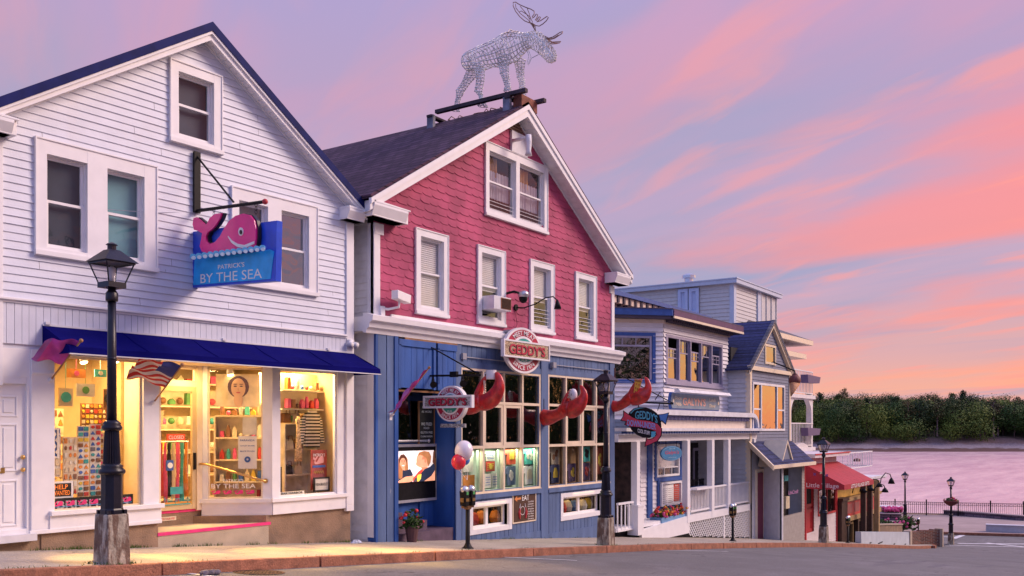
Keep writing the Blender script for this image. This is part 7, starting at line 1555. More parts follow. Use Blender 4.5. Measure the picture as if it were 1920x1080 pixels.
# arrow sign and bracket
DF = Fr(*G.w(P0(1150, 770)[0], -.1, 0)[:2], -52)
Dp = lambda x, y, d=0: (lambda q: (q[0], d, q[2]))(DF.p(x, y)); zd_ = lambda a, b: (1140+a/5.4, 700+b/5.4)
t = thing('sign_bracket', 'black iron bracket with stay rod holding the arrow shaped sign', 'bracket', DF.w(0, 0, .4)); mb = MB(DF); mb.tube([Dp(1200, 754), Dp(1262, 757)], .03, 6); mb.tube([Dp(1153, 698), Dp(1262, 756)], .016, 6); mb.tube([Dp(1240, 745), Dp(1238, 735), Dp(1228, 750)], .014, 5); mb.build('arm', black, t)
mb = MB(DF); mb.tube([Dp(1197, 772), Dp(1197, 755), Dp(1199, 742), Dp(1204, 740), Dp(1208, 750), Dp(1214, 752)], .016, 6); mb.tube([Dp(1233, 770), Dp(1237, 757)], .012, 5); mb.build('hook', black, t)
mb = MB(DF); mb.tube([Dp(1152, 690), Dp(1152, 720)], .03, 6); mb.build('wall_plate', mat('rust_plate', (.14, .06, .05), .8), t)
t = thing('arrow_sign', "black and red GEDDY'S DOWN-UNDER sign with curved arrow hanging at the pub corner", 'sign', DF.w(*Dp(1208, 835)))
def dslab(mb, L, d0, d1, k): mb.k = k; A_ = [Dp(*zd_(a, b)) for a, b in L]; mb.add(*_pf([(p[0], d0, p[2]) for p in A_], [(p[0], d1, p[2]) for p in A_]))
mb = MB(DF)
dslab(mb, [(215, 395), (260, 355), (320, 340), (385, 345), (440, 365), (490, 400), (530, 460), (540, 540), (520, 590), (470, 620), (420, 655), (350, 650), (290, 620), (240, 575), (205, 510), (195, 450)], -.03, .04, 0)
dslab(mb, [(222, 402), (262, 360), (320, 346), (370, 350), (320, 356), (265, 372), (232, 408)], -.036, -.031, 1)
dslab(mb, [(508, 415), (565, 410), (618, 396), (600, 450), (585, 520), (545, 485), (525, 500)], -.03, .04, 2)
dslab(mb, [(515, 420), (565, 416), (608, 404), (592, 450), (580, 508), (545, 474), (530, 480)], -.036, -.031, 3)
dslab(mb, [(150, 375), (245, 440), (300, 462), (420, 478), (500, 505), (545, 560), (540, 630), (500, 690), (430, 720), (365, 745), (385, 640), (400, 665), (450, 655), (480, 620), (470, 590), (400, 565), (300, 550), (215, 545), (160, 520), (175, 490), (120, 480), (150, 430)], -.055, -.037, 0)
dslab(mb, [(158, 388), (245, 448), (300, 470), (420, 486), (496, 513), (536, 562), (530, 626), (494, 682), (430, 712), (374, 734), (392, 652), (404, 674), (456, 660), (490, 622), (478, 584), (400, 558), (300, 542), (215, 537), (172, 518), (188, 486), (132, 474), (158, 430)], -.061, -.056, 4)
dslab(mb, [(432, 590), (480, 588), (470, 640), (432, 650)], -.067, -.062, 1)
mb.build('board', [black, mat('arrow_teal', (.10, .45, .60), .5), black, mat('arrow_blue', (.08, .22, .55), .5), mat('arrow_red', (.62, .05, .09), .5, .12)], t)
mb = MB(DF)
def dtext(tx, a, b, h, w_, d_, k, rise=0, curve=0):
    mb.k = k; c = Dp(*zd_(a, b)); e = Dp(*zd_(a+w_, b+rise)); f = Dp(*zd_(a, b-h)); W_2 = (Vector(e)-Vector(c)).length; H2 = (Vector(f)-Vector(c)).length; x = (Vector(e)-Vector(c)).normalized()
    mb.text(tx, lambda u, v, q: (c[0]+x.x*u, d_-q, c[2]+x.z*u+v-curve*(u/W_2)**2*H2), 1, .02, height=H2, width=W_2)
dtext("GEDDY'S", 385, 425, 85, 225, -.04, 0, 45, 1.1); dtext('DOWN-UNDER', 335, 517, 62, 290, -.066, 1, 42, .2); dtext('COOL STUFF!', 360, 592, 40, 125, -.04, 2, 28)
mb.build('lettering', [mat('arrow_teal', (0, 0, 0)), mat('letter_iceblue', (.22, .36, .75), .5), wpaint], t)
# ================================================================ blue-grey gabled house
HSE = thing('gabled_shop_building', 'blue grey gabled house with slate blue roof and small shop bay beneath', 'building', G.w(24.6, 1, -4.9))
hs0, hs1 = 21.72, 26.75; ha = P0(1446, 612)[2]; he = 2.42; hm = (hs0+hs1)/2; hsl = (ha-he)/(hm-hs0)
slate = mat('slate_paint', (.17, .19, .27), .6, .08); palew = mat('pale_siding', (.58, .58, .62), .6, .06); taupe = mat('taupe_siding', (.32, .29, .27), .6, .08)
def rngH(z):
    if z <= he: return (hs0, hs1)
    h = max(.001, (ha-z)/hsl); return (hm-h, hm+h)
sw = (P0(1433, 660)[0], P0(1453, 660)[0], P0(1440, 683)[2], P0(1440, 646)[2]); tw_ = (P0(1410, 760)[0], P0(1470, 760)[0], P0(1411, 808)[2], P0(1411, 716)[2])
mb = MB(G); siding(mb, rngH, -.6, ha-.03, .13, .02, .0, [ins(sw), ins(tw_)], [he]); mb.build('wall', slate, HSE)
HL = Fr(G.X+hs0, G.Y+8, -90); mb = MB(HL); siding(mb, lambda z: (0, 7.9), -5, he+.05, .19, .05, 0); mb.build('side_wall', palew, HSE)
mb = MB(G); mb.box(hs0-.03, hs0+.16, -.05, .15, -5, he); mb.box(hs1-.16, hs1+.02, -.05, .1, -5, he); mb.box(hs0-.25, hs1+.25, -.12, .0, he-.06, he+.10); mb.box(hs1-.05, hs1, .05, 8, -6, he); mb.build('corner_boards', cream, HSE)
gable_roof(HSE, G, hm, ha+.16, hsl, hm-hs0, .34, -.16, 8, .08, roofblue, cream, roofgrey, .22, .07, soffm=cream)
def simplewin(par, fr, r_, n, m_, gm, w_=.07, trans=None):
    mb = MB(fr); frame(mb, *r_, .09, -.05, .02); a, b = r_[0]+.09, r_[1]-.09
    xs = [a+(b-a)*k for k in (trans or [i/n for i in range(n+1)])]
    for x_ in xs[1:-1]: mb.box(x_-w_/2, x_+w_/2, -.045, .03, r_[2]+.09, r_[3]-.09)
    p = mb.build('window', m_, par); glaze(p, fr, a, b, r_[2]+.09, r_[3]-.09, .0, gm); return p
simplewin(HSE, G, sw, 1, cream, goldg); p = simplewin(HSE, G, tw_, 3, whitetrim, goldg, .10, (0, .24, .76, 1))
mb = MB(G); zz = tw_[2]+(tw_[3]-tw_[2])*.45; mb.box(tw_[0]+.1, tw_[0]+.1+(tw_[1]-tw_[0])*.2, -.04, .02, zz-.03, zz+.03); mb.box(tw_[1]-.1-(tw_[1]-tw_[0])*.2, tw_[1]-.1, -.04, .02, zz-.03, zz+.03); mb.build('sash_rail', whitetrim, p)
mb = MB(G); mb.box(hs0+.1, hs1-.1, .8, .85, -.6, ha-1); mb.build('room_shade', dark, HSE)
# lower shop bay and its roof
ps0, ps1 = P0(1418, 850, -.1)[0], P0(1500, 850, -.5)[0]
BDp = -1.0; b0_, b1_ = P0(1440, 900, BDp)[0], P0(1508, 900, BDp)[0]; zr0 = P0(1418, 828)[2]; zr1 = P0(1445, 875, BDp-.35)[2]
mb = MB(G); mb.hexa([(hs0-.15, -.02, zr0-.08), (hs1+.15, -.02, zr0-.08), (b1_+.35, BDp-.35, zr1-.06), (b0_-.5, BDp-.35, zr1-.06)], [(hs0-.15, -.02, zr0), (hs1+.15, -.02, zr0), (b1_+.35, BDp-.35, zr1+.02), (b0_-.5, BDp-.35, zr1+.02)]); mb.build('pent_roof', roofblue, HSE)
mb = MB(G); mb.box(b0_-.5, b1_+.35, BDp-.40, BDp-.35, zr1-.10, zr1+.04); mb.hexa([(hs0-.2, -.04, zr0-.2), (hs0-.05, -.04, zr0-.2), (b0_-.42, BDp-.38, zr1-.14), (b0_-.55, BDp-.38, zr1-.14)], [(hs0-.2, -.04, zr0+.02), (hs0-.05, -.04, zr0+.02), (b0_-.42, BDp-.38, zr1+.04), (b0_-.55, BDp-.38, zr1+.04)]); mb.build('pent_fascia', cream, HSE)
gx = P0(1462, 850, -.8)[0]; mb = MB(G); mb.prism([(gx-.75, zr0-.95), (gx+.75, zr0-.95), (gx, zr0-.05)], -1.05, -.2); mb.k = 1; mb.prism([(gx-.62, zr0-.93), (gx+.62, zr0-.93), (gx, zr0-.18)], -1.08, -1.055); mb.k = 2
for sg in (-1, 1): mb.prism([(gx, zr0-.04), (gx, zr0+.07), (gx+sg*.88, zr0-.98), (gx+sg*.78, zr0-.98)], -1.13, -.2)
mb.build('gablet', [slate, slate, cream], HSE)
sb = (P0(1468, 900, BDp)[0], P0(1504, 900, BDp)[0], P0(1470, 970, BDp)[2], P0(1470, 877, BDp)[2])
mb = MB(G); siding(mb, lambda z: (sb[0]-.05, b1_), -5.4, zr1, .12, .018, BDp, [ins(sb)]); mb.build('bay_wall', taupe, HSE)
mb = MB(G); mb.box(b1_-.05, b1_, BDp, 0, -5.6, zr1); mb.box(sb[0]-.2, sb[0]-.05, BDp-.03, BDp+.05, -5.3, zr1); mb.build('bay_sides', palew, HSE)
simplewin(HSE, G, (sb[0]+.0, sb[1], sb[2], sb[3]), 1, cream, gdark)
VF = Fr(*G.w(hs0+.7, -.05, 0)[:2], 0); pe = sb[0]-.2
mb = MB(G); siding(mb, lambda z: (hs0, pe), -5.2, zr0-.4, .12, .018, -.1); mb.hexa([(hs0+1.2, -.12, -5.2), (pe, BDp, -5.2), (pe, BDp+.05, -5.2), (hs0+1.2, -.07, -5.2)], [(hs0+1.2, -.12, zr1), (pe, BDp, zr1), (pe, BDp+.05, zr1), (hs0+1.2, -.07, zr1)]); mb.build('lower_wall', palew, HSE)
mb = MB(G); mb.box(hs0+.45, hs0+1.15, -.16, -.10, -4.7, -1.75); mb.k = 1; frame(mb, hs0+.35, hs0+1.25, -4.8, -1.6, .1, -.18, -.10); mb.build('shop_door', [mat('maroon_door', (.22, .03, .06), .4), cream], HSE)
mb = MB(G); mb.text('UnCraft', lambda u, v, w_: ((sb[0]+sb[1])/2+u, BDp-.03-w_, sb[2]+(sb[3]-sb[2])*.48+v), 1, .01, height=.16, width=1.3, shear=.2); mb.build('window_lettering', mat('lettering_mauve', (.5, .2, .4), .5), HSE)
mb = MB(G); mb.box(sb[0]+.1, sb[1]-.1, BDp+.55, BDp+.6, -5, zr1-.1); mb.build('room_shade', mat('dim_room', (.08, .06, .04), .8, .5, 2), HSE)
for i, (a, z, w_, h_, k) in enumerate(((.25, .35, .3, .4, 5), (.62, .12, .5, .5, 10), (.55, .70, .5, .22, 2))): mb = MB(G); s_ = sb[0]+(sb[1]-sb[0])*a; zz = sb[2]+(sb[3]-sb[2])*z; mb.prism([(s_-w_/2, zz), (s_+w_/2, zz), (s_+w_*.45, zz+h_), (s_-w_*.45, zz+h_)], BDp+.3, BDp+.4); mb.build('shop_goods', pal[k], label=['white card in the small blue house shop window', 'cream goods stacked low in the small blue house shop window', 'teal cloth hanging high in the small blue house shop window'][i], cat='goods')
# cone of ice cream
CQ = P0(1489, 725, -.9); t = thing('ice_cream_cone', 'oversized chocolate ice cream cone sign hanging at the corner of the blue grey house', 'sign', G.w(CQ[0], -.9, CQ[2]-.4)); pxs = P0(1490, 725, -.9)[0]-CQ[0]
top_, tip_ = P0(1490, 718, -.9), P0(1483, 743, -.9); mb = MB(G); mb.smooth = True; mb.tube([(tip_[0], -.9, tip_[2]), (top_[0], -.9, top_[2])], [.02, .22], 16); mb.build('wafer', mat('wafer', (.50, .24, .12), .7, .2, 12, bump=.6, bscale=14), t)
mb = MB(G); mb.smooth = True; mb.ball((top_[0]+.02, -.9, top_[2]+.10), (.26, .25, .25), 16, 10); mb.ball((top_[0]+.05, -.9, top_[2]+.30), (.13, .13, .11), 12, 8); mb.build('scoop', mat('choc_scoop', (.17, .045, .04), .6, .2, 8, bump=.4, bscale=9), t)
mb = MB(G); mb.tube([(top_[0], 0, top_[2]+.9), (top_[0], -.9, top_[2]+.5)], .03, 6); mb.tube([(top_[0], -.95, top_[2]+.2), (top_[0], -.9, top_[2]+.52)], .02, 6); mb.build('hanger', black, t)
# ================================================================ big pale hotel block behind
HOT = thing('hotel_building', 'tall pale hotel block with flat roof, shuttered panel and arched white balconies', 'building', WF.w(52, 21, -6))
hY = 19.0; hx0 = WF.p(1375, 520, hY)[0]; hx1 = WF.p(1455, 548, hY)[0]; hz = WF.p(1375, 524, hY)[2]; pale = mat('hotel_siding', (.56, .55, .55), .6, .05)
HW = Fr(hx0, hY+34, -90); mb = MB(HW); siding(mb, lambda z: (0, 34), -6, hz-.2, .22, .04, 0); mb.build('side_wall', pale, HOT)
mb = MB(WF); siding(mb, lambda z: (hx0, hx1), -6, hz-.2, .22, .03, hY); mb.build('wall', pale, HOT)
mb = MB(WF); mb.box(hx0-.3, hx1+.3, hY-.3, hY+34, hz-.22, hz); mb.box(hx0-.34, hx1+.34, hY-.34, hY+34, hz, hz+.06); mb.box(hx0-.05, hx0+.3, hY-.06, hY+.2, -6, hz-.2); mb.box((hx0+hx1)/2+.1, (hx0+hx1)/2+.7, hY-.1, hY, -6, hz-.2); mb.box(hx1-.2, hx1+.03, hY-.05, hY+.2, -6, hz-.2); mb.build('trim', mat('hotel_trim', (.50, .56, .68), .5, .05), HOT)
mb = MB(WF); a = (hx0+hx1)/2+.7; mb.box(a, hx1-.2, hY-.06, hY-.04, hz-4.6, hz-.3)
for i in range(4): x_ = a+(hx1-.2-a)*i/3; mb.box(x_-.05, x_+.05, hY-.12, hY-.06, hz-4.6, hz-.3)
mb.box(a, hx1-.2, hY-.12, hY-.06, hz-2.4, hz-2.25); mb.build('panelling', pale, HOT)
WQ = Fr(hx0, hY, -90); q0, q1 = WQ.p(1273, 560), WQ.p(1312, 580); mb = MB(WQ); m_ = (q0[0]+q1[0])/2; zt = WQ.p(1290, 542)[2]; zb2 = WQ.p(1290, 590)[2]
for a, b in ((q0[0], m_-.03), (m_+.03, q1[0])): frame(mb, a, b, zb2, zt, .18, -.16, -.05); mb.box(a, b, -.08, -.05, zb2, zt); mb.box(a+.3, b-.3, -.12, -.08, zb2+1.5, zt-.35)
mb.build('shutter', mat('shutter_blue', (.46, .54, .75), .5, .04), HOT)
mb = MB(WF); mb.lathe((hx0+.8, hY+3), [(.25, hz), (.25, hz+.4), (.4, hz+.45), (.4, hz+.6), (.2, hz+.7)], 10); mb.build('roof_vent', silver, HOT)
# lower hipped roofs with deep eaves
def eave(x0, x1, y0, y1, z, over, rise, m_):
    mb = MB(WF); mb.box(x0-over, x1+over, y0-over, y1, z-.28, z); mb.build('eave', cream, HOT); mb = MB(WF); mb.hexa([(x0-over, y0-over, z+.003), (x1+over, y0-over, z+.003), (x1+over, y1, z+.003), (x0-over, y1, z+.003)], [(x0+rise, y0+rise, z+rise*.7), (x1-rise, y0+rise, z+rise*.7), (x1-rise, y1, z+rise*.7), (x0+rise, y1, z+rise*.7)]); mb.build('hip_roof', m_, HOT)
ez = WF.p(1500, 640, 17.5)[2]; eave(WF.p(1440, 640, 17.5)[0], WF.p(1492, 640, 17.5)[0], 18, 24, ez, 1.2, 1.8, roofgrey); eave(WF.p(1440, 640, 17.5)[0], WF.p(1487, 640, 17.5)[0], 18, 24, ez-.85, 1.0, .4, roofgrey)
# balcony wing
bY = 15.6; bx0, bx1 = WF.p(1478, 800, bY)[0], WF.p(1524, 800, bY)[0]; bal_ = mat('balcony_white', (.74, .70, .70), .5, .04); zz_ = lambda y: WF.p(1524, y, bY)[2]
mb = MB(WF)
floors = [zz_(740), zz_(835)]; xw = bx1-bx0
mb.box(bx0, bx1, bY+2.2, bY+2.3, -6, zz_(700)); mb.box(bx0, bx0+.5, bY, bY+2.2, -6, zz_(740)); mb.box(bx1-.25, bx1, bY, bY+.3, -6, zz_(740))
for z in (zz_(742), zz_(838), zz_(905)): mb.box(bx0-.1, bx1+.12, bY-.12, bY+2.2, z-.2, z)
def arch(z0, z1, zr):                                               # spandrel with a round arch
    c = (bx0+.5+bx1-.25)/2; r = (bx1-.25-bx0-.5)/2
    for i in range(14):
        a, b = rad(180*i/14), rad(180*(i+1)/14); mb.prism([(c+r*math.cos(a), z0+r*math.sin(a)*zr), (c+r*math.cos(b), z0+r*math.sin(b)*zr), (c+r*math.cos(b), z1), (c+r*math.cos(a), z1)], bY, bY+.25)
arch(zz_(775), zz_(742)-.2, .55); arch(zz_(862), zz_(838)-.2, .55); mb.build('balcony_wing', bal_, HOT)
for z in (zz_(742), zz_(838)): railing(HOT, WF, bx0+.1, bx1-.02, z, z+1.35, bal_, .25, bY+.02)
for z in (zz_(716), zz_(812)): mb = MB(WF); mb.prism([(bx0+2.2, z-.15), (bx1-.1, z-.1), (bx1+.15, z+.25), (bx0+2.1, z+.3)], bY-.4, bY+.0); mb.build('balcony_planter', mat('planter_purple', (.12, .08, .16), .6), HOT)
# ================================================================ red awning shop
RB = thing('red_awning_shop', 'small white gift shop with big red awning and red door', 'building', G.w(32, 1, -5.6)); LVs0, LVs1 = P0(1509, 900)[0], P0(1568, 940)[0]
zc1 = P0(1515, 858)[2]; lw = mat('lilac_white', (.68, .60, .62), .6, .06)
wv = (P0(1533, 930)[0], P0(1566, 930)[0], P0(1535, 968)[2], P0(1535, 905)[2]); dv = (P0(1510.5, 950)[0], P0(1526, 950)[0], P0(1512, 1001)[2], P0(1512, 905)[2])
mb = MB(G); siding(mb, lambda z: (LVs0, LVs1), -6.3, zc1, .14, .02, 0, [ins(wv), ins(dv, .02)]); mb.build('wall', lw, RB)
mb = MB(G); mb.box(LVs0, LVs1, .9, 8, -6.5, zc1); mb.box(LVs0-.1, LVs1+.6, -.5, 8, zc1, zc1+.18); mb.k = 1; mb.box(LVs0-.1, LVs1+.7, -.53, -.5, zc1+.13, zc1+.19); mb.k = 2; mb.box(LVs1-.1, LVs1+.03, -.06, .1, -6.2, zc1-.4); mb.box(LVs0-.02, LVs0+.1, -.06, .1, -5.8, zc1-.4); mb.build('parapet', [lw, redp, redp], RB)
w_ = simplewin(RB, G, wv, 2, redp, gdark); mb = MB(G); mb.box(dv[0], dv[1], .1, .15, dv[2], dv[3]); frame(mb, dv[0], dv[1], dv[2], dv[2]+1.1, .16, .06, .1); frame(mb, dv[0], dv[1], dv[2]+1.2, dv[3], .14, .06, .1); mb.k = 1; mb.box(dv[0]+.14, dv[1]-.14, .085, .098, dv[2]+1.35, dv[3]-.2); mb.k = 0; mb.box(dv[1], dv[1]+.5, .02, .1, dv[2], dv[3]); mb.build('red_door', [redp, dark], RB)
mb = MB(G); mb.box(wv[0], wv[1], .5, .55, wv[2]-.2, wv[3]); mb.build('room_shade', dark, RB)
mb = MB(G)
for i in range(7): a = wv[0]+.15+i*(wv[1]-wv[0]-.3)/7; mb.k = i % 4; mb.box(a, a+.25, .3, .35, wv[2]+.2, wv[2]+.5+.12*((i*3) % 4))
mb.build('shop_goods', [pal[5], pal[3], pal[0], pal[10]], label='row of blue, white and red goods in the red framed shop window', cat='goods')
ra = mat('red_canvas', (.40, .022, .04), .7, .1, 3, bump=.1); zA = P0(1509, 871)[2]; dA = -1.75; zB = P0(1553, 915, dA)[2]; zV = zB-.22; ae1 = P0(1570, 865)[0]
mb = MB(G); n = 8
for i in range(n):
    a, b = LVs0+(ae1-LVs0)*i/n, LVs0+(ae1-LVs0)*(i+1)/n; mb.hexa([(a+.01, 0, zA-.01), (b-.01, 0, zA-.01), (b-.01, dA, zB-.01), (a+.01, dA, zB-.01)], [(a+.004, 0, zA+.005), (b-.004, 0, zA+.005), (b-.004, dA, zB+.005), (a+.004, dA, zB+.005)])
mb.box(LVs0, ae1, dA-.02, dA, zV, zB+.005); 
for s_ in (LVs0, ae1-.02): mb.prism([(0, zA), (dA, zB), (dA, zV), (0, zV)], s_, s_+.02, 's')
AWN = mb.build('awning', ra, RB); LX = Fr(G.X+LVs0, G.Y, -90)
mb = MB(LX); mb.text('Little Village', lambda u, v, w_: (.80+u, -.012-w_, zV+.14+v), 1, .006, height=.26, width=1.45); mb.fr = LX; mb.build('side_lettering', mat('lettering_pink', (.75, .55, .62), .6), AWN)
mb = MB(G); c_ = (LVs0+ae1)/2+.1; mb.text('LITTLE VILLAGE GIFTS', lambda u, v, w_: (c_+u, dA-.03-w_, (zV+zB)/2+v), 1, .012, height=.17, width=(ae1-LVs0)*.62); mb.build('front_lettering', wpaint, AWN)
mb = MB(LX)
for cx, cz, k in ((.45, .9, 0), (.75, 1.0, 1), (1.0, .85, 0)): mb.k = k; c = (cx, zV+cz*.75); mb.prism([(c[0]+(.10 if q % 2 else .04)*math.cos(q*.785), c[1]+(.10 if q % 2 else .04)*math.sin(q*.785)) for q in range(8)], -.016, -.01)
mb.build('star_motif', [mat('motif_violet', (.2, .06, .25), .6), pal[10]], AWN)
# ================================================================ brown shop at the bottom of the hill
BR = thing('brown_shopfront_building', 'dark brown and ochre shopfront with red sign panel and white roof deck', 'building', G.w(38, 1, -6.2)); r0, r1 = LVs1+.1, P0(1648, 950)[0]
brn = mat('dark_brown', (.06, .03, .022), .5, .2); och = mat('ochre', (.42, .27, .12), .6, .12); zT = P0(1572, 908)[2]
mb = MB(G); mb.box(r0, r1, .3, 7, -7.6, zT-.1); mb.k = 1; mb.box(r0, r1, .28, .3, zT-2.9, zT-1.0); mb.k = 2; mb.box(r0-.1, r1+.2, -.12, .3, -7.8, -6.6); mb.build('wall', [och, brn, mat('base_tan', (.40, .26, .17), .8)], BR)
mb = MB(G); mb.box(r0-.1, r1+.1, -.35, 7, zT-.02, zT+.12); mb.box(r0-.1, r1+.1, -.42, -.35, zT+.03, zT+.16); mb.build('roof_edge', whiteold, BR)
mb = MB(G); mb.box(r0+.4, r1, .1, .28, zT-.75, zT-.1); mb.build('ochre_band', mat('yellow_band', (.62, .36, .07), .6, .1), BR)
rz0, rz1 = zT-1.75, zT-.95; mb = MB(G); mb.box(r0+1.2, r1-.3, -.10, .28, rz0, rz1); mb.k = 1; mb.box(r0+1.1, r1-.2, -.2, .28, rz1, rz1+.16); mb.box(r0+1.1, r1-.2, -.18, .28, rz0-.25, rz0); mb.k = 2
for i in range(5): a = r0+1.6+i*1.5; mb.box(a, a+1.0, -.11, -.10, rz0+.15, rz1-.15)
mb.build('sign_panel', [mat('panel_red', (.52, .05, .045), .5), och, mat('panel_dim', (.34, .10, .09), .6)], BR)
mb = MB(G); mb.box(r0, r0+1.1, -.25, .28, -7, rz1+.1); mb.box(r0-.05, r0+1.2, -.32, .28, rz1+.1, rz1+.25)
for i in range(4): a = r0+1.4+i*(r1-r0-1.9)/3.2; mb.box(a, a+.25, -.15, .28, -6.9, rz0-.25)
mb.build('pilasters', brn, BR)
for i in range(3): a = r0+1.75+i*(r1-r0-1.9)/3.2; b = a+(r1-r0-1.9)/3.2-.5; mb = MB(G); frame(mb, a, b, -6.4, rz0-.4, .1, .05, .2); p = mb.build('window', och, BR); glaze(p, G, a+.1, b-.1, -6.3, rz0-.5, .12, gdark)
for i, a in enumerate((P0(1620, 950, -.9)[0], P0(1632, 950, -.8)[0], P0(1645, 950, -.7)[0])): mb = MB(G); mb.box(a-.13, a+.13, -1.0+.1*i, -.75+.1*i, -7.3, zT-.0); mb.build('porch_column', och if i == 2 else brn, BR)
mb = MB(G); zq_ = zT+.14; RDk = .8
DKR = railing(BR, G, P0(1590, 890, 3)[0], P0(1625, 890, 3)[0]+1.5, zq_, zq_+1.15, whitetrim, .6, 3.0, 'deck_rail'); railing(BR, Fr(G.w(P0(1625, 890, 3)[0]+1.5, 3, 0).x, G.w(0, 7, 0).y, -90), 0, 4, zq_, zq_+1.15, whitetrim, .6, 0, 'deck_rail')
def goose(x_, y_, base_d, label, reach, k=1.0):
    q = P0(x_, y_, base_d); t = thing('gooseneck_lamp', label, 'lamp', G.w(*q), 0, 'gooseneck lamps on the brown shopfront'); s, d, z = q; mb = MB(G); mb.smooth = True
    mb.tube([(s, d, z), (s+.05, d-.05, z+.4*k), (s+reach*.4, d-.25, z+.7*k), (s+reach*.8, d-.45, z+.62*k), (s+reach, d-.5, z+.38*k)], .028, 6); mb.build('arm', black, t); mb = MB(G); mb.smooth = True
    mb.tube([(s+reach, d-.5, z+.42*k), (s+reach, d-.5, z+.3*k), (s+reach, d-.5, z+.08*k)], [.04, .12, .19], 12); mb.build('shade', black, t)
goose(1650, 910, -.6, 'rightmost gooseneck lamp curling out over the bottom corner of the brown shop', .5); goose(1628, 915, -.5, 'gooseneck lamp above the right end of the red sign panel', .3, .7); goose(1612, 922, -.4, 'gooseneck lamp above the middle of the red sign panel', .3, .7); goose(1598, 925, -.4, 'leftmost gooseneck lamp above the red sign panel of the brown shop', .3, .7); goose(1638, 925, -1.2, 'gooseneck lamp on the porch columns of the brown shop', .3, .7)
# ================================================================ street lamps
def make_lamp(at, label, base=True):
    t = thing('street_lamp', label, 'street lamp', at, 0, 'black lantern street lamps along the hill'); fr = Fr(at[0], at[1], 0); z0 = at[2]
    q = lambda P: [(r, z0+z) for r, z in P]
    if base:
        mb = MB(fr); mb.hexa([(-.17, -.17, z0-.15), (.17, -.17, z0-.15), (.17, .17, z0-.15), (-.17, .17, z0-.15)], [(-.15, -.15, z0+.61), (.15, -.15, z0+.61), (.15, .15, z0+.61), (-.15, .15, z0+.61)]); mb.build('concrete_base', concrete, t, bevel=.02)
    mb = MB(fr); mb.lathe((0, 0), q([(.145, .61), (.145, .66), (.135, .68), (.13, 1.08), (.135, 1.12)]), 8, rad(22.5))
    for a in range(4): mb.box(math.cos(a*1.57+.785)*.16-.02, math.cos(a*1.57+.785)*.16+.02, math.sin(a*1.57+.785)*.16-.02, math.sin(a*1.57+.785)*.16+.02, z0+.60, z0+.66)
    mb.build('pedestal', lampblack, t)
    mb = MB(fr); mb.smooth = True; mb.lathe((0, 0), q([(.15, 1.12), (.165, 1.14), (.165, 1.17), (.13, 1.20), (.14, 1.22), (.105, 1.26)]), 20); mb.lathe((0, 0), q([(.10, 1.68), (.125, 1.70), (.13, 1.73), (.105, 1.76), (.115, 1.78), (.07, 1.82)]), 20)
    n = 20; mb.smooth = False
    for (r0, za), (r1_, zb_) in (((.108, 1.25), (.088, 1.69)),):
        mb.add([((r*(1 if k % 2 else .86))*math.cos(6.283*k/40), (r*(1 if k % 2 else .86))*math.sin(6.283*k/40), z0+z) for r, z in ((r0, za), (r1_, zb_)) for k in range(40)], [(k, (k+1) % 40, (k+1) % 40+40, k+40) for k in range(40)])
    mb.smooth = True; mb.lathe((0, 0), q([(.062, 1.80), (.056, 2.6), (.052, 3.36)]), 16); mb.lathe((0, 0), q([(.075, 3.36), (.078, 3.38), (.078, 3.46), (.062, 3.48), (.05, 3.50), (.05, 3.54)]), 16); mb.lathe((0, 0), q([(.060, 2.60), (.060, 2.63)]), 14)
    mb.build('post', lampblack, t)
    mb = MB(fr); mb.box(-.125, .125, -.125, .125, z0+3.53, z0+3.60)
    for sx in (-1, 1):
        for sy in (-1, 1): mb.tube([(sx*.115, sy*.115, z0+3.59), (sx*.195, sy*.195, z0+3.85)], .011, 4)
    for s_ in (-1, 1): mb.box(-.205, .205, s_*.20-.008, s_*.20+.008, z0+3.835, z0+3.855); mb.box(s_*.20-.008, s_*.20+.008, -.192, .192, z0+3.835, z0+3.855)
    mb.build('lantern_frame', lampblack, t)
    mb = MB(fr); b = [(-.235, -.235, z0+3.857), (.235, -.235, z0+3.857), (.235, .235, z0+3.857), (-.235, .235, z0+3.857)]; mb.hexa(b, [(-.07, -.07, z0+4.02), (.07, -.07, z0+4.02), (.07, .07, z0+4.02), (-.07, .07, z0+4.02)]); mb.lathe((0, 0), q([(.055, 4.02), (.055, 4.08), (.075, 4.085), (.06, 4.10), (.015, 4.12)]), 12); mb.build('lantern_roof', lampblack, t)
    mb = MB(fr); c = ((-.11, -.187), (.11, .187))
    for (x0, x1, x2, x3) in ((-1, -1, 1, -1), (1, -1, 1, 1), (1, 1, -1, 1), (-1, 1, -1, -1)): mb.face([(x0*.108, x1*.108, z0+3.60), (x2*.108, x3*.108, z0+3.60), (x2*.186, x3*.186, z0+3.835), (x0*.186, x1*.186, z0+3.835)])
    mb.build('glass', lglass, t)
    mb = MB(fr); mb.smooth = True; mb.lathe((0, 0), q([(.03, 3.60), (.03, 3.68), (.045, 3.72), (.045, 3.78), (.02, 3.81)]), 10); mb.build('lamp_socket', whiteold, t); return t
lglass = glassmat('lantern_glass', 1.5, (.9, .88, .9), .1)
make_lamp((7.08, 11.08, -1.70), 'nearest street lamp, in front of the lit card window of the gift shop')
make_lamp((19.58, 10.62, -2.70), 'street lamp on concrete base in front of the right end of the blue pub')
make_lamp((37.4, 10.55, -4.44), 'street lamp on concrete base in front of the red awning shop')
def atpx(x, y, z=-7.1): a, b = gz(x, y, z); return (a, b, z)
l4 = make_lamp(atpx(1697, 993), 'plain street lamp without concrete base rising from the pink flowering bush'); l4.scale = (1.0, 1.0, 1.0)
l5p = atpx(1783, 1018, -7.08); l5 = make_lamp(l5p, 'street lamp with hanging flower bowl by the crosswalk')
for o in list(kids[l4.name]):
    if o.name.startswith('concrete'): kids[l4.name].remove(o); bpy.data.objects.remove(o)
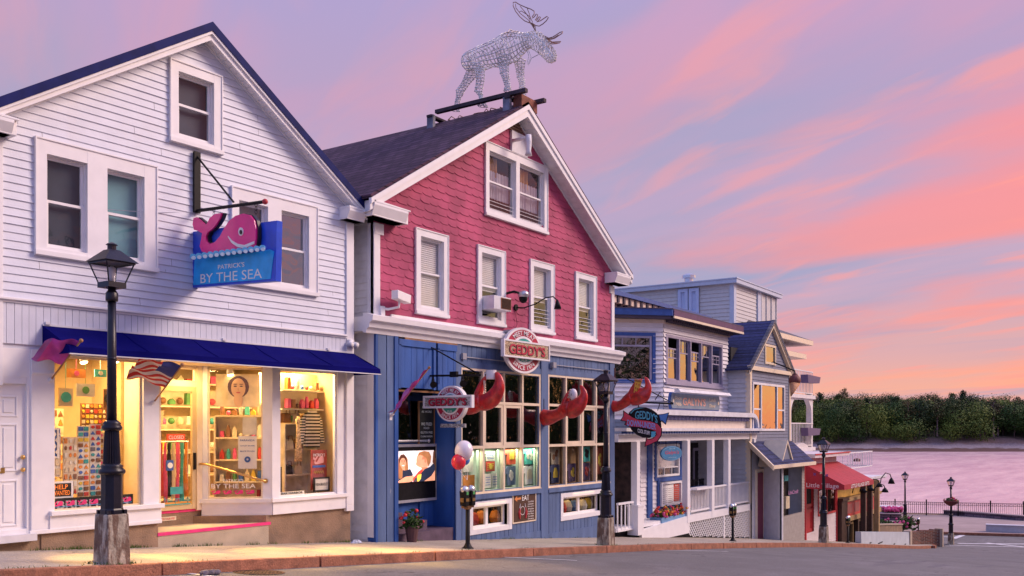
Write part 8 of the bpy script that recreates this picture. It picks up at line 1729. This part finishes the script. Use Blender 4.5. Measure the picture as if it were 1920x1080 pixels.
mb = MB(Fr(l4.location.x, l4.location.y, 0)); mb.lathe((0, 0), [(.17, -7.2), (.17, -6.6), (.15, -6.5)], 10); mb.build('foot', lampblack, l4)
F5 = Fr(l5p[0], l5p[1], 0); bloom('hanging_basket', 'flower bowl ringed round the post of the crosswalk lamp', 'planter', F5, (0, 0, -7.08+2.62), (.42, .42, .22), 120, 14, [fr_, fp], [(.10, -7.08+2.30), (.34, -7.08+2.45), (.46, -7.08+2.62), (.44, -7.08+2.64)], 5, .07, .06, potm=mat('basket_red', (.16, .04, .04), .8))
# ================================================================ parking meters
def make_meter(at, label, rz=0):
    t = thing('parking_meter', label, 'parking meter', at, 0, 'double headed parking meters on the pavement'); fr = Fr(at[0], at[1], 0); z0 = at[2]; q = lambda P: [(r, z0+z) for r, z in P]
    mb = MB(fr); mb.smooth = True; mb.lathe((0, 0), q([(.12, -.02), (.12, .015), (.09, .03), (.06, .08), (.045, .12), (.042, .8)]), 14); mb.build('post', black, t)
    mb = MB(fr); mb.box(-.17, .17, -.03, .03, z0+.80, z0+.84); mb.box(-.06, .06, -.045, .045, z0+.77, z0+.83); mb.build('crossbar', mat('meter_bronze', (.22, .12, .06), .4, metal=.6), t)
    for sx in (-.105, .105):
        mb = MB(fr); mb.prism([(sx-.055, z0+.84), (sx+.055, z0+.84), (sx+.078, z0+1.14), (sx-.078, z0+1.14)], -.07, .07); hd = mb.build('meter_head', black, t, bevel=.012)
        mb = MB(fr); mb.smooth = True; mb.ball((sx, 0, z0+1.155), (.092, .085, .085), 14, 8); mb.build('dome', silver, hd)
        for sd in (-1, 1): mb = MB(fr); mb.box(sx-.045, sx+.045, sd*.071, sd*.078, z0+.93, z0+.99); mb.k = 1; mb.box(sx-.03, sx+.03, sd*.071, sd*.078, z0+1.06, z0+1.12); mb.build('label_plate', [mat('meter_yellow', (.20, .11, .03), .5), mat('meter_green', (.08, .34, .10), .5)], hd)
        mb = MB(fr); mb.box(sx-.083-.004, sx-.074, -.04, .04, z0+.92, z0+1.0); mb.build('side_plate', mat('meter_yellow', (0, 0, 0)), hd)
    return t
def mroot(x, y, Y): 
    r = WF.p(x, y, Y); return r
for x_, y_, Y_, lb in ((877, 1022, 11.0, 'double headed parking meter before the pub entrance, balloons tied above'), (1374, 1012, 11.2, 'double headed parking meter in front of the white lattice'), (1590, 1019, 11.2, 'double headed parking meter before the brown shopfront')):
    p_ = WF.p(x_, y_, Y_); make_meter((p_[0], p_[1], zf(p_[0])), lb)
p_ = atpx(1722, 1000, -6.9); make_meter((p_[0], p_[1], -7.1), 'double headed parking meter behind the brick planter')
# ================================================================ corner walls, planters, plaza
cw = mat('white_concrete', (.46, .50, .55), .8, .06, 2, bump=.2); brick = tilemat('worn_brick', (.20, .055, .03), (.09, .035, .03), (.24, .20, .17), .22, .085, .014, .9, .5, 'sz')
A_ = (46.6, 11.35); B_ = (57.6, 11.35)
t = thing('concrete_barrier', 'long pale blue grey concrete barrier wall at the foot of the hill', 'barrier', (52, 11.4, -6)); mb = MB(WF); n = 8
for i in range(n):
    xa, xb = A_[0]+(B_[0]-A_[0])*i/n, A_[0]+(B_[0]-A_[0])*(i+1)/n; za, zb2 = zf(xa), zf(xb); ta, tb = -192*.0256+(xa-46.4)*(-.0925), -192*.0256+(xb-46.4)*(-.0925)
    mb.hexa([(xa, 11.35, za-.2), (xb, 11.35, zb2-.2), (xb, 11.65, zb2-.2), (xa, 11.65, za-.2)], [(xa, 11.37, ta), (xb, 11.37, tb), (xb, 11.63, tb), (xa, 11.63, ta)])
mb.build('wall_run', cw, t)
mb = MB(WF); mb.box(57.6, 58.1, 11.30, 11.70, -7.2, -5.9); mb.build('end_pier', mat('pier_tan', (.42, .33, .26), .8), t)
mb = MB(WF)
for x_ in (48.2, 50.0, 53.5, 56.3): mb.box(x_, x_+(.9 if x_ == 50.0 else .3), 11.33, 11.351, zf(x_)-.0, zf(x_)+.05)
mb.build('drain_slot', dark, t)
t = thing('brick_planter_wall', 'curved wall of worn dark brick at the street corner right of the barrier', 'wall', (60, 10.8, -7)); pts_ = [(58.1, 11.35), (59.4, 11.1), (60.5, 10.6), (61.0, 10.3)]
mb = MB(WF)
for (xa, ya), (xb, yb) in zip(pts_, pts_[1:]): mb.hexa([(xa, ya, -7.3), (xb, yb, -7.3), (xb+.1, yb+.25, -7.3), (xa+.1, ya+.25, -7.3)], [(xa, ya, -5.98-.02), (xb, yb, -6.05), (xb+.1, yb+.25, -6.05), (xa+.1, ya+.25, -6.0)])
mb.build('brick_face', brick, t); mb = MB(WF); mb.box(60.98, 61.3, 10.15, 10.6, -7.3, -5.98); mb.build('end_pier', mat('pier_tan', (0, 0, 0)), t)
t = thing('ramp_wall', 'low pale wall with tan cap behind the concrete barrier', 'wall', (52, 14, -6)); mb = MB(WF); r1_ = WF.p(1645, 985, 13.6); r2_ = WF.p(1692, 984, 13.2)
mb.hexa([(r1_[0], 13.6, -7), (r2_[0], 13.2, -7.2), (r2_[0], 13.5, -7.2), (r1_[0], 13.9, -7)], [(r1_[0], 13.6, r1_[2]), (r2_[0], 13.2, r2_[2]), (r2_[0], 13.5, r2_[2]), (r1_[0], 13.9, r1_[2])]); mb.build('wall_run', conc2, t)
mb = MB(WF); mb.hexa([(r1_[0], 13.55, r1_[2]), (r2_[0], 13.15, r2_[2]), (r2_[0], 13.55, r2_[2]), (r1_[0], 13.95, r1_[2])], [(r1_[0], 13.55, r1_[2]+.08), (r2_[0], 13.15, r2_[2]+.08), (r2_[0], 13.55, r2_[2]+.08), (r1_[0], 13.95, r1_[2]+.08)]); mb.build('cap', mat('pier_tan', (0, 0, 0)), t)
def bush(x0, x1, y, dep, h, label, seed, flow, nm='bush'):
    """low bush between two pixel columns standing on the plaza"""
    s0 = (x0-960)/1750*dep; s1 = (x1-960)/1750*dep; r_ = random.Random(seed); t = thing(nm, label, 'bush', IF.w((s0+s1)/2, dep, -7.1)); mb = MB(IF); z0 = -(y-805)*dep/1750
    for i in range(int(900*(s1-s0)/3)): p = Vector((r_.uniform(s0, s1), dep+r_.uniform(-.8, .8), 0)); top = h*(.75+.25*math.sin(p.x*3+seed)+.1*math.sin(p.x*9)); p.z = z0+top*r_.random()**.5; a = Vector((r_.uniform(-1, 1), r_.uniform(-1, 1), r_.uniform(-.3, 1))).normalized(); b = a.orthogonal().normalized(); k = r_.uniform(.10, .2); mb.face([tuple(p-a*k), tuple(p+b*k*.5), tuple(p+a*k), tuple(p-b*k*.5)])
    mb.build('foliage', leafA, t); mb = MB(IF)
    for i in range(flow): p = (r_.uniform(s0, s1), dep-.75+r_.uniform(-.2, .9), z0+h*r_.uniform(.4, 1.0)); mb.ball(p, r_.uniform(.06, .12), 6, 4)
    mb.build('flowers', fp, t)
bush(1648, 1712, 998, 63, 1.0, 'leafy green bush with pink roses beside the plain street lamp', 3, 26)
def stonewall(x0, y0b, y0t, x1, y1b, y1t, nm, label, m_, th=.5, cap=None, z=-7.09, hh=None):
    a = gz(x0, y0b, z); b = gz(x1, y1b, z); a, b = Vector(a), Vector(b); n = (b-a).normalized(); n = Vector((-n.y, n.x))*th
    if n.x*math.cos(A)+n.y*math.sin(A) < 0: n = -n
    da = a.x*math.cos(A)+a.y*math.sin(A); h = hh or -(y0t-805)*da/1750-z; t = thing(nm, label, 'wall', ((a.x+b.x)/2, (a.y+b.y)/2, z)); mb = MB(WF); A4 = [a, b, b+n, a+n]
    mb.hexa([(p.x, p.y, z-.1) for p in A4], [(p.x, p.y, z+h-.06) for p in A4]); mb.build('wall_run', m_, t); mb = MB(WF); g = n*.12; mb.hexa([(p.x, p.y, z+h-.06) for p in (a-g, b-g, b+n+g, a+n+g)], [(p.x, p.y, z+h) for p in (a-g, b-g, b+n+g, a+n+g)]); mb.build('cap', cap or m_, t); return a, b, n, h
stone = tilemat('plaza_stone', (.22, .14, .18), (.09, .07, .11), (.05, .04, .05), .7, .22, .03, .9, .7, 'sz'); stcap = mat('stone_cap', (.34, .25, .25), .8, .12, 3)
stonewall(1769, 965, 956, 1925, 977, 967, 'stone_wall', 'long low stone wall in front of the iron fence at the right', stone, .6, stcap)
stonewall(1849, 997, 983, 1925, 1000, 986, 'low_white_wall', 'low pale concrete wall at the right edge of the plaza', mat('pale_concrete', (.50, .50, .56), .8, .05), .5, mat('pale_cap', (.60, .58, .62), .8))
a, b, n, h = stonewall(1650, 975, 962, 1690, 976, 963, 'stone_planter', 'raised stone planter topped with pink flowers behind the bush', stone, 2.0, stcap)
bush(1652, 1684, 963, 74, .55, 'bed of pink and purple flowers in the raised stone planter', 9, 160, 'flower_bed')
# iron fence along the water
t = thing('iron_fence', 'black iron fence with arched panels along the waterfront plaza', 'fence', (83, 13, -7.08)); fl = 20
mb = MB(FF); mb.box(-8, 22, -.02, .02, -6.02, -5.98); mb.box(-8, 22, -.02, .02, -6.22, -6.19); mb.box(-8, 22, -.02, .02, -6.95, -6.91)
for i in range(200): s = -8+i*.15; mb.box(s-.014, s+.014, -.012, .012, -6.95, -6.0)
for i in range(100): s = -8+i*.30; mb.tube([(s+.15*math.cos(rad(a)), 0, -6.2+.14*math.sin(rad(a))) for a in range(0, 181, 45)], .009, 3)
mb.build('panel', black, t)
s = -8
while s <= 22: mb = MB(FF); mb.box(s-.045, s+.045, -.045, .045, -7.1, -5.85); mb.ball((s, 0, -5.82), .06, 8, 5); mb.build('post', black, t); s += 2.4
# distant jetty table seen behind the fence, storm drain, roadside grit
q = atpx(1668, 967, -7.08); t = thing('cafe_table', 'small cafe table by the fence above the stone planter', 'table', q); T5 = Fr(q[0], q[1], 0); mb = MB(T5); mb.box(-.8, .8, -.8, .8, -6.35, -6.30); mb.build('top', whiteold, t); mb = MB(T5); mb.box(-.05, .05, -.05, .05, -7.08, -6.35); mb.build('leg', black, t)
DRN = Fr(9.55, 9.98, -2); dz_ = zf(9.55)-.146; px_, py_ = 486, 1073
t = thing('storm_drain', 'round rusty storm drain cover in the road at the kerb', 'drain cover', (0, 0, 0))
lo = None
fx, fy = math.cos(A), math.sin(A); r = (fx*F+fy*(486-960), fy*F-fx*(486-960), -(1073-805.)); tt = .004
while r[2]*tt > zf(r[0]*tt)-.146: tt += .00001
dx, dy = r[0]*tt, r[1]*tt; t.location = (dx, dy, zf(dx)-.146); WM[t.name] = Matrix.Translation(t.location); D6 = Fr(dx, dy, 0)
zz = lambda x: zf(dx+x)-.146
mb = MB(D6); R6 = .36
mb.add([(R6*k_*math.cos(6.283*i/32), R6*k_*math.sin(6.283*i/32), zz(R6*k_*math.cos(6.283*i/32))+.004) for k_ in (1, .86) for i in range(32)], [(i, (i+1) % 32, (i+1) % 32+32, i+32) for i in range(32)]); mb.build('rim', mat('drain_iron', (.10, .05, .03), .7, .4, 12, bump=.4), t)
mb = MB(D6); mb.add([(R6*.86*math.cos(6.283*i/32), R6*.86*math.sin(6.283*i/32), zz(R6*.86*math.cos(6.283*i/32))+.0025) for i in range(32)], [tuple(range(32))]); mb.build('pit', dark, t)
mb = MB(D6)
for i in range(-4, 5):
    y = i*.07; L_ = math.sqrt(max(0, (R6*.86)**2-y*y)); mb.hexa([(-L_, y-.014, zz(-L_)), (L_, y-.014, zz(L_)), (L_, y+.014, zz(L_)), (-L_, y+.014, zz(-L_))], [(-L_, y-.014, zz(-L_)+.007), (L_, y-.014, zz(L_)+.007), (L_, y+.014, zz(L_)+.007), (-L_, y+.014, zz(-L_)+.007)])
for i in range(-4, 5):
    y = i*.07; L_ = math.sqrt(max(0, (R6*.86)**2-y*y)); mb.hexa([(y-.010, -L_, zz(y)), (y+.010, -L_, zz(y)), (y+.010, L_, zz(y)), (y-.010, L_, zz(y))], [(y-.010, -L_, zz(y)+.006), (y+.010, -L_, zz(y)+.006), (y+.010, L_, zz(y)+.006), (y-.010, L_, zz(y)+.006)])
mb.build('grate', mat('drain_iron', (0, 0, 0)), t)
# weeds along wall foot and kerb
mb = MB(WF); r_ = random.Random(8)
def tuft(x, y, n, h, w_):
    for i in range(n):
        px__, py__ = x+r_.gauss(0, w_), y+r_.gauss(0, .03); z = zf(px__); a = r_.uniform(0, 6.28); hh = h*r_.uniform(.5, 1.2); dx_, dy_ = math.cos(a)*hh*.5, math.sin(a)*hh*.5
        mb.face([(px__-.006, py__, z), (px__+.006, py__, z), (px__+dx_, py__+dy_, z+hh)])
for s in [r_.uniform(0, 6.2) for _ in range(26)]: q = A1.w(s, -.03, 0); tuft(q.x, q.y, r_.randint(8, 26), .06, .10)
for s in [r_.uniform(.2, 10.2) for _ in range(16)]: q = G.w(s, -.09, 0); tuft(q.x, q.y, r_.randint(5, 16), .06, .08)
for (x, y) in ((7.08, 11.08), (19.6, 10.6), (37.4, 10.5)):
    for a in range(14): q = rad(a*26); tuft(x+.24*math.cos(q), y+.24*math.sin(q), 8, .05, .05)
for i in range(30): x = r_.uniform(4, 30); tuft(x, kerbY(x)+.19, r_.randint(4, 14), .035, .12)
for x in (36.6, 36.9, 37.2, 41.5): tuft(x, 12.9, 60, .22, .15)
mb.build('weeds', leafA, kind='stuff')
mb = MB(WF)
for i in range(5): x, y = 8.05+i*.05, 10.48+.03*(i % 2); z = zf(x)-.146; mb.ball((x, y, z+.03), (.07, .06, .04), 8, 5)
mb.build('sandbag_clump', mat('wet_cloth', (.14, .12, .15), .8, .3, 14), label='dark crumpled bag lying in the gutter left of the storm drain', cat='litter')
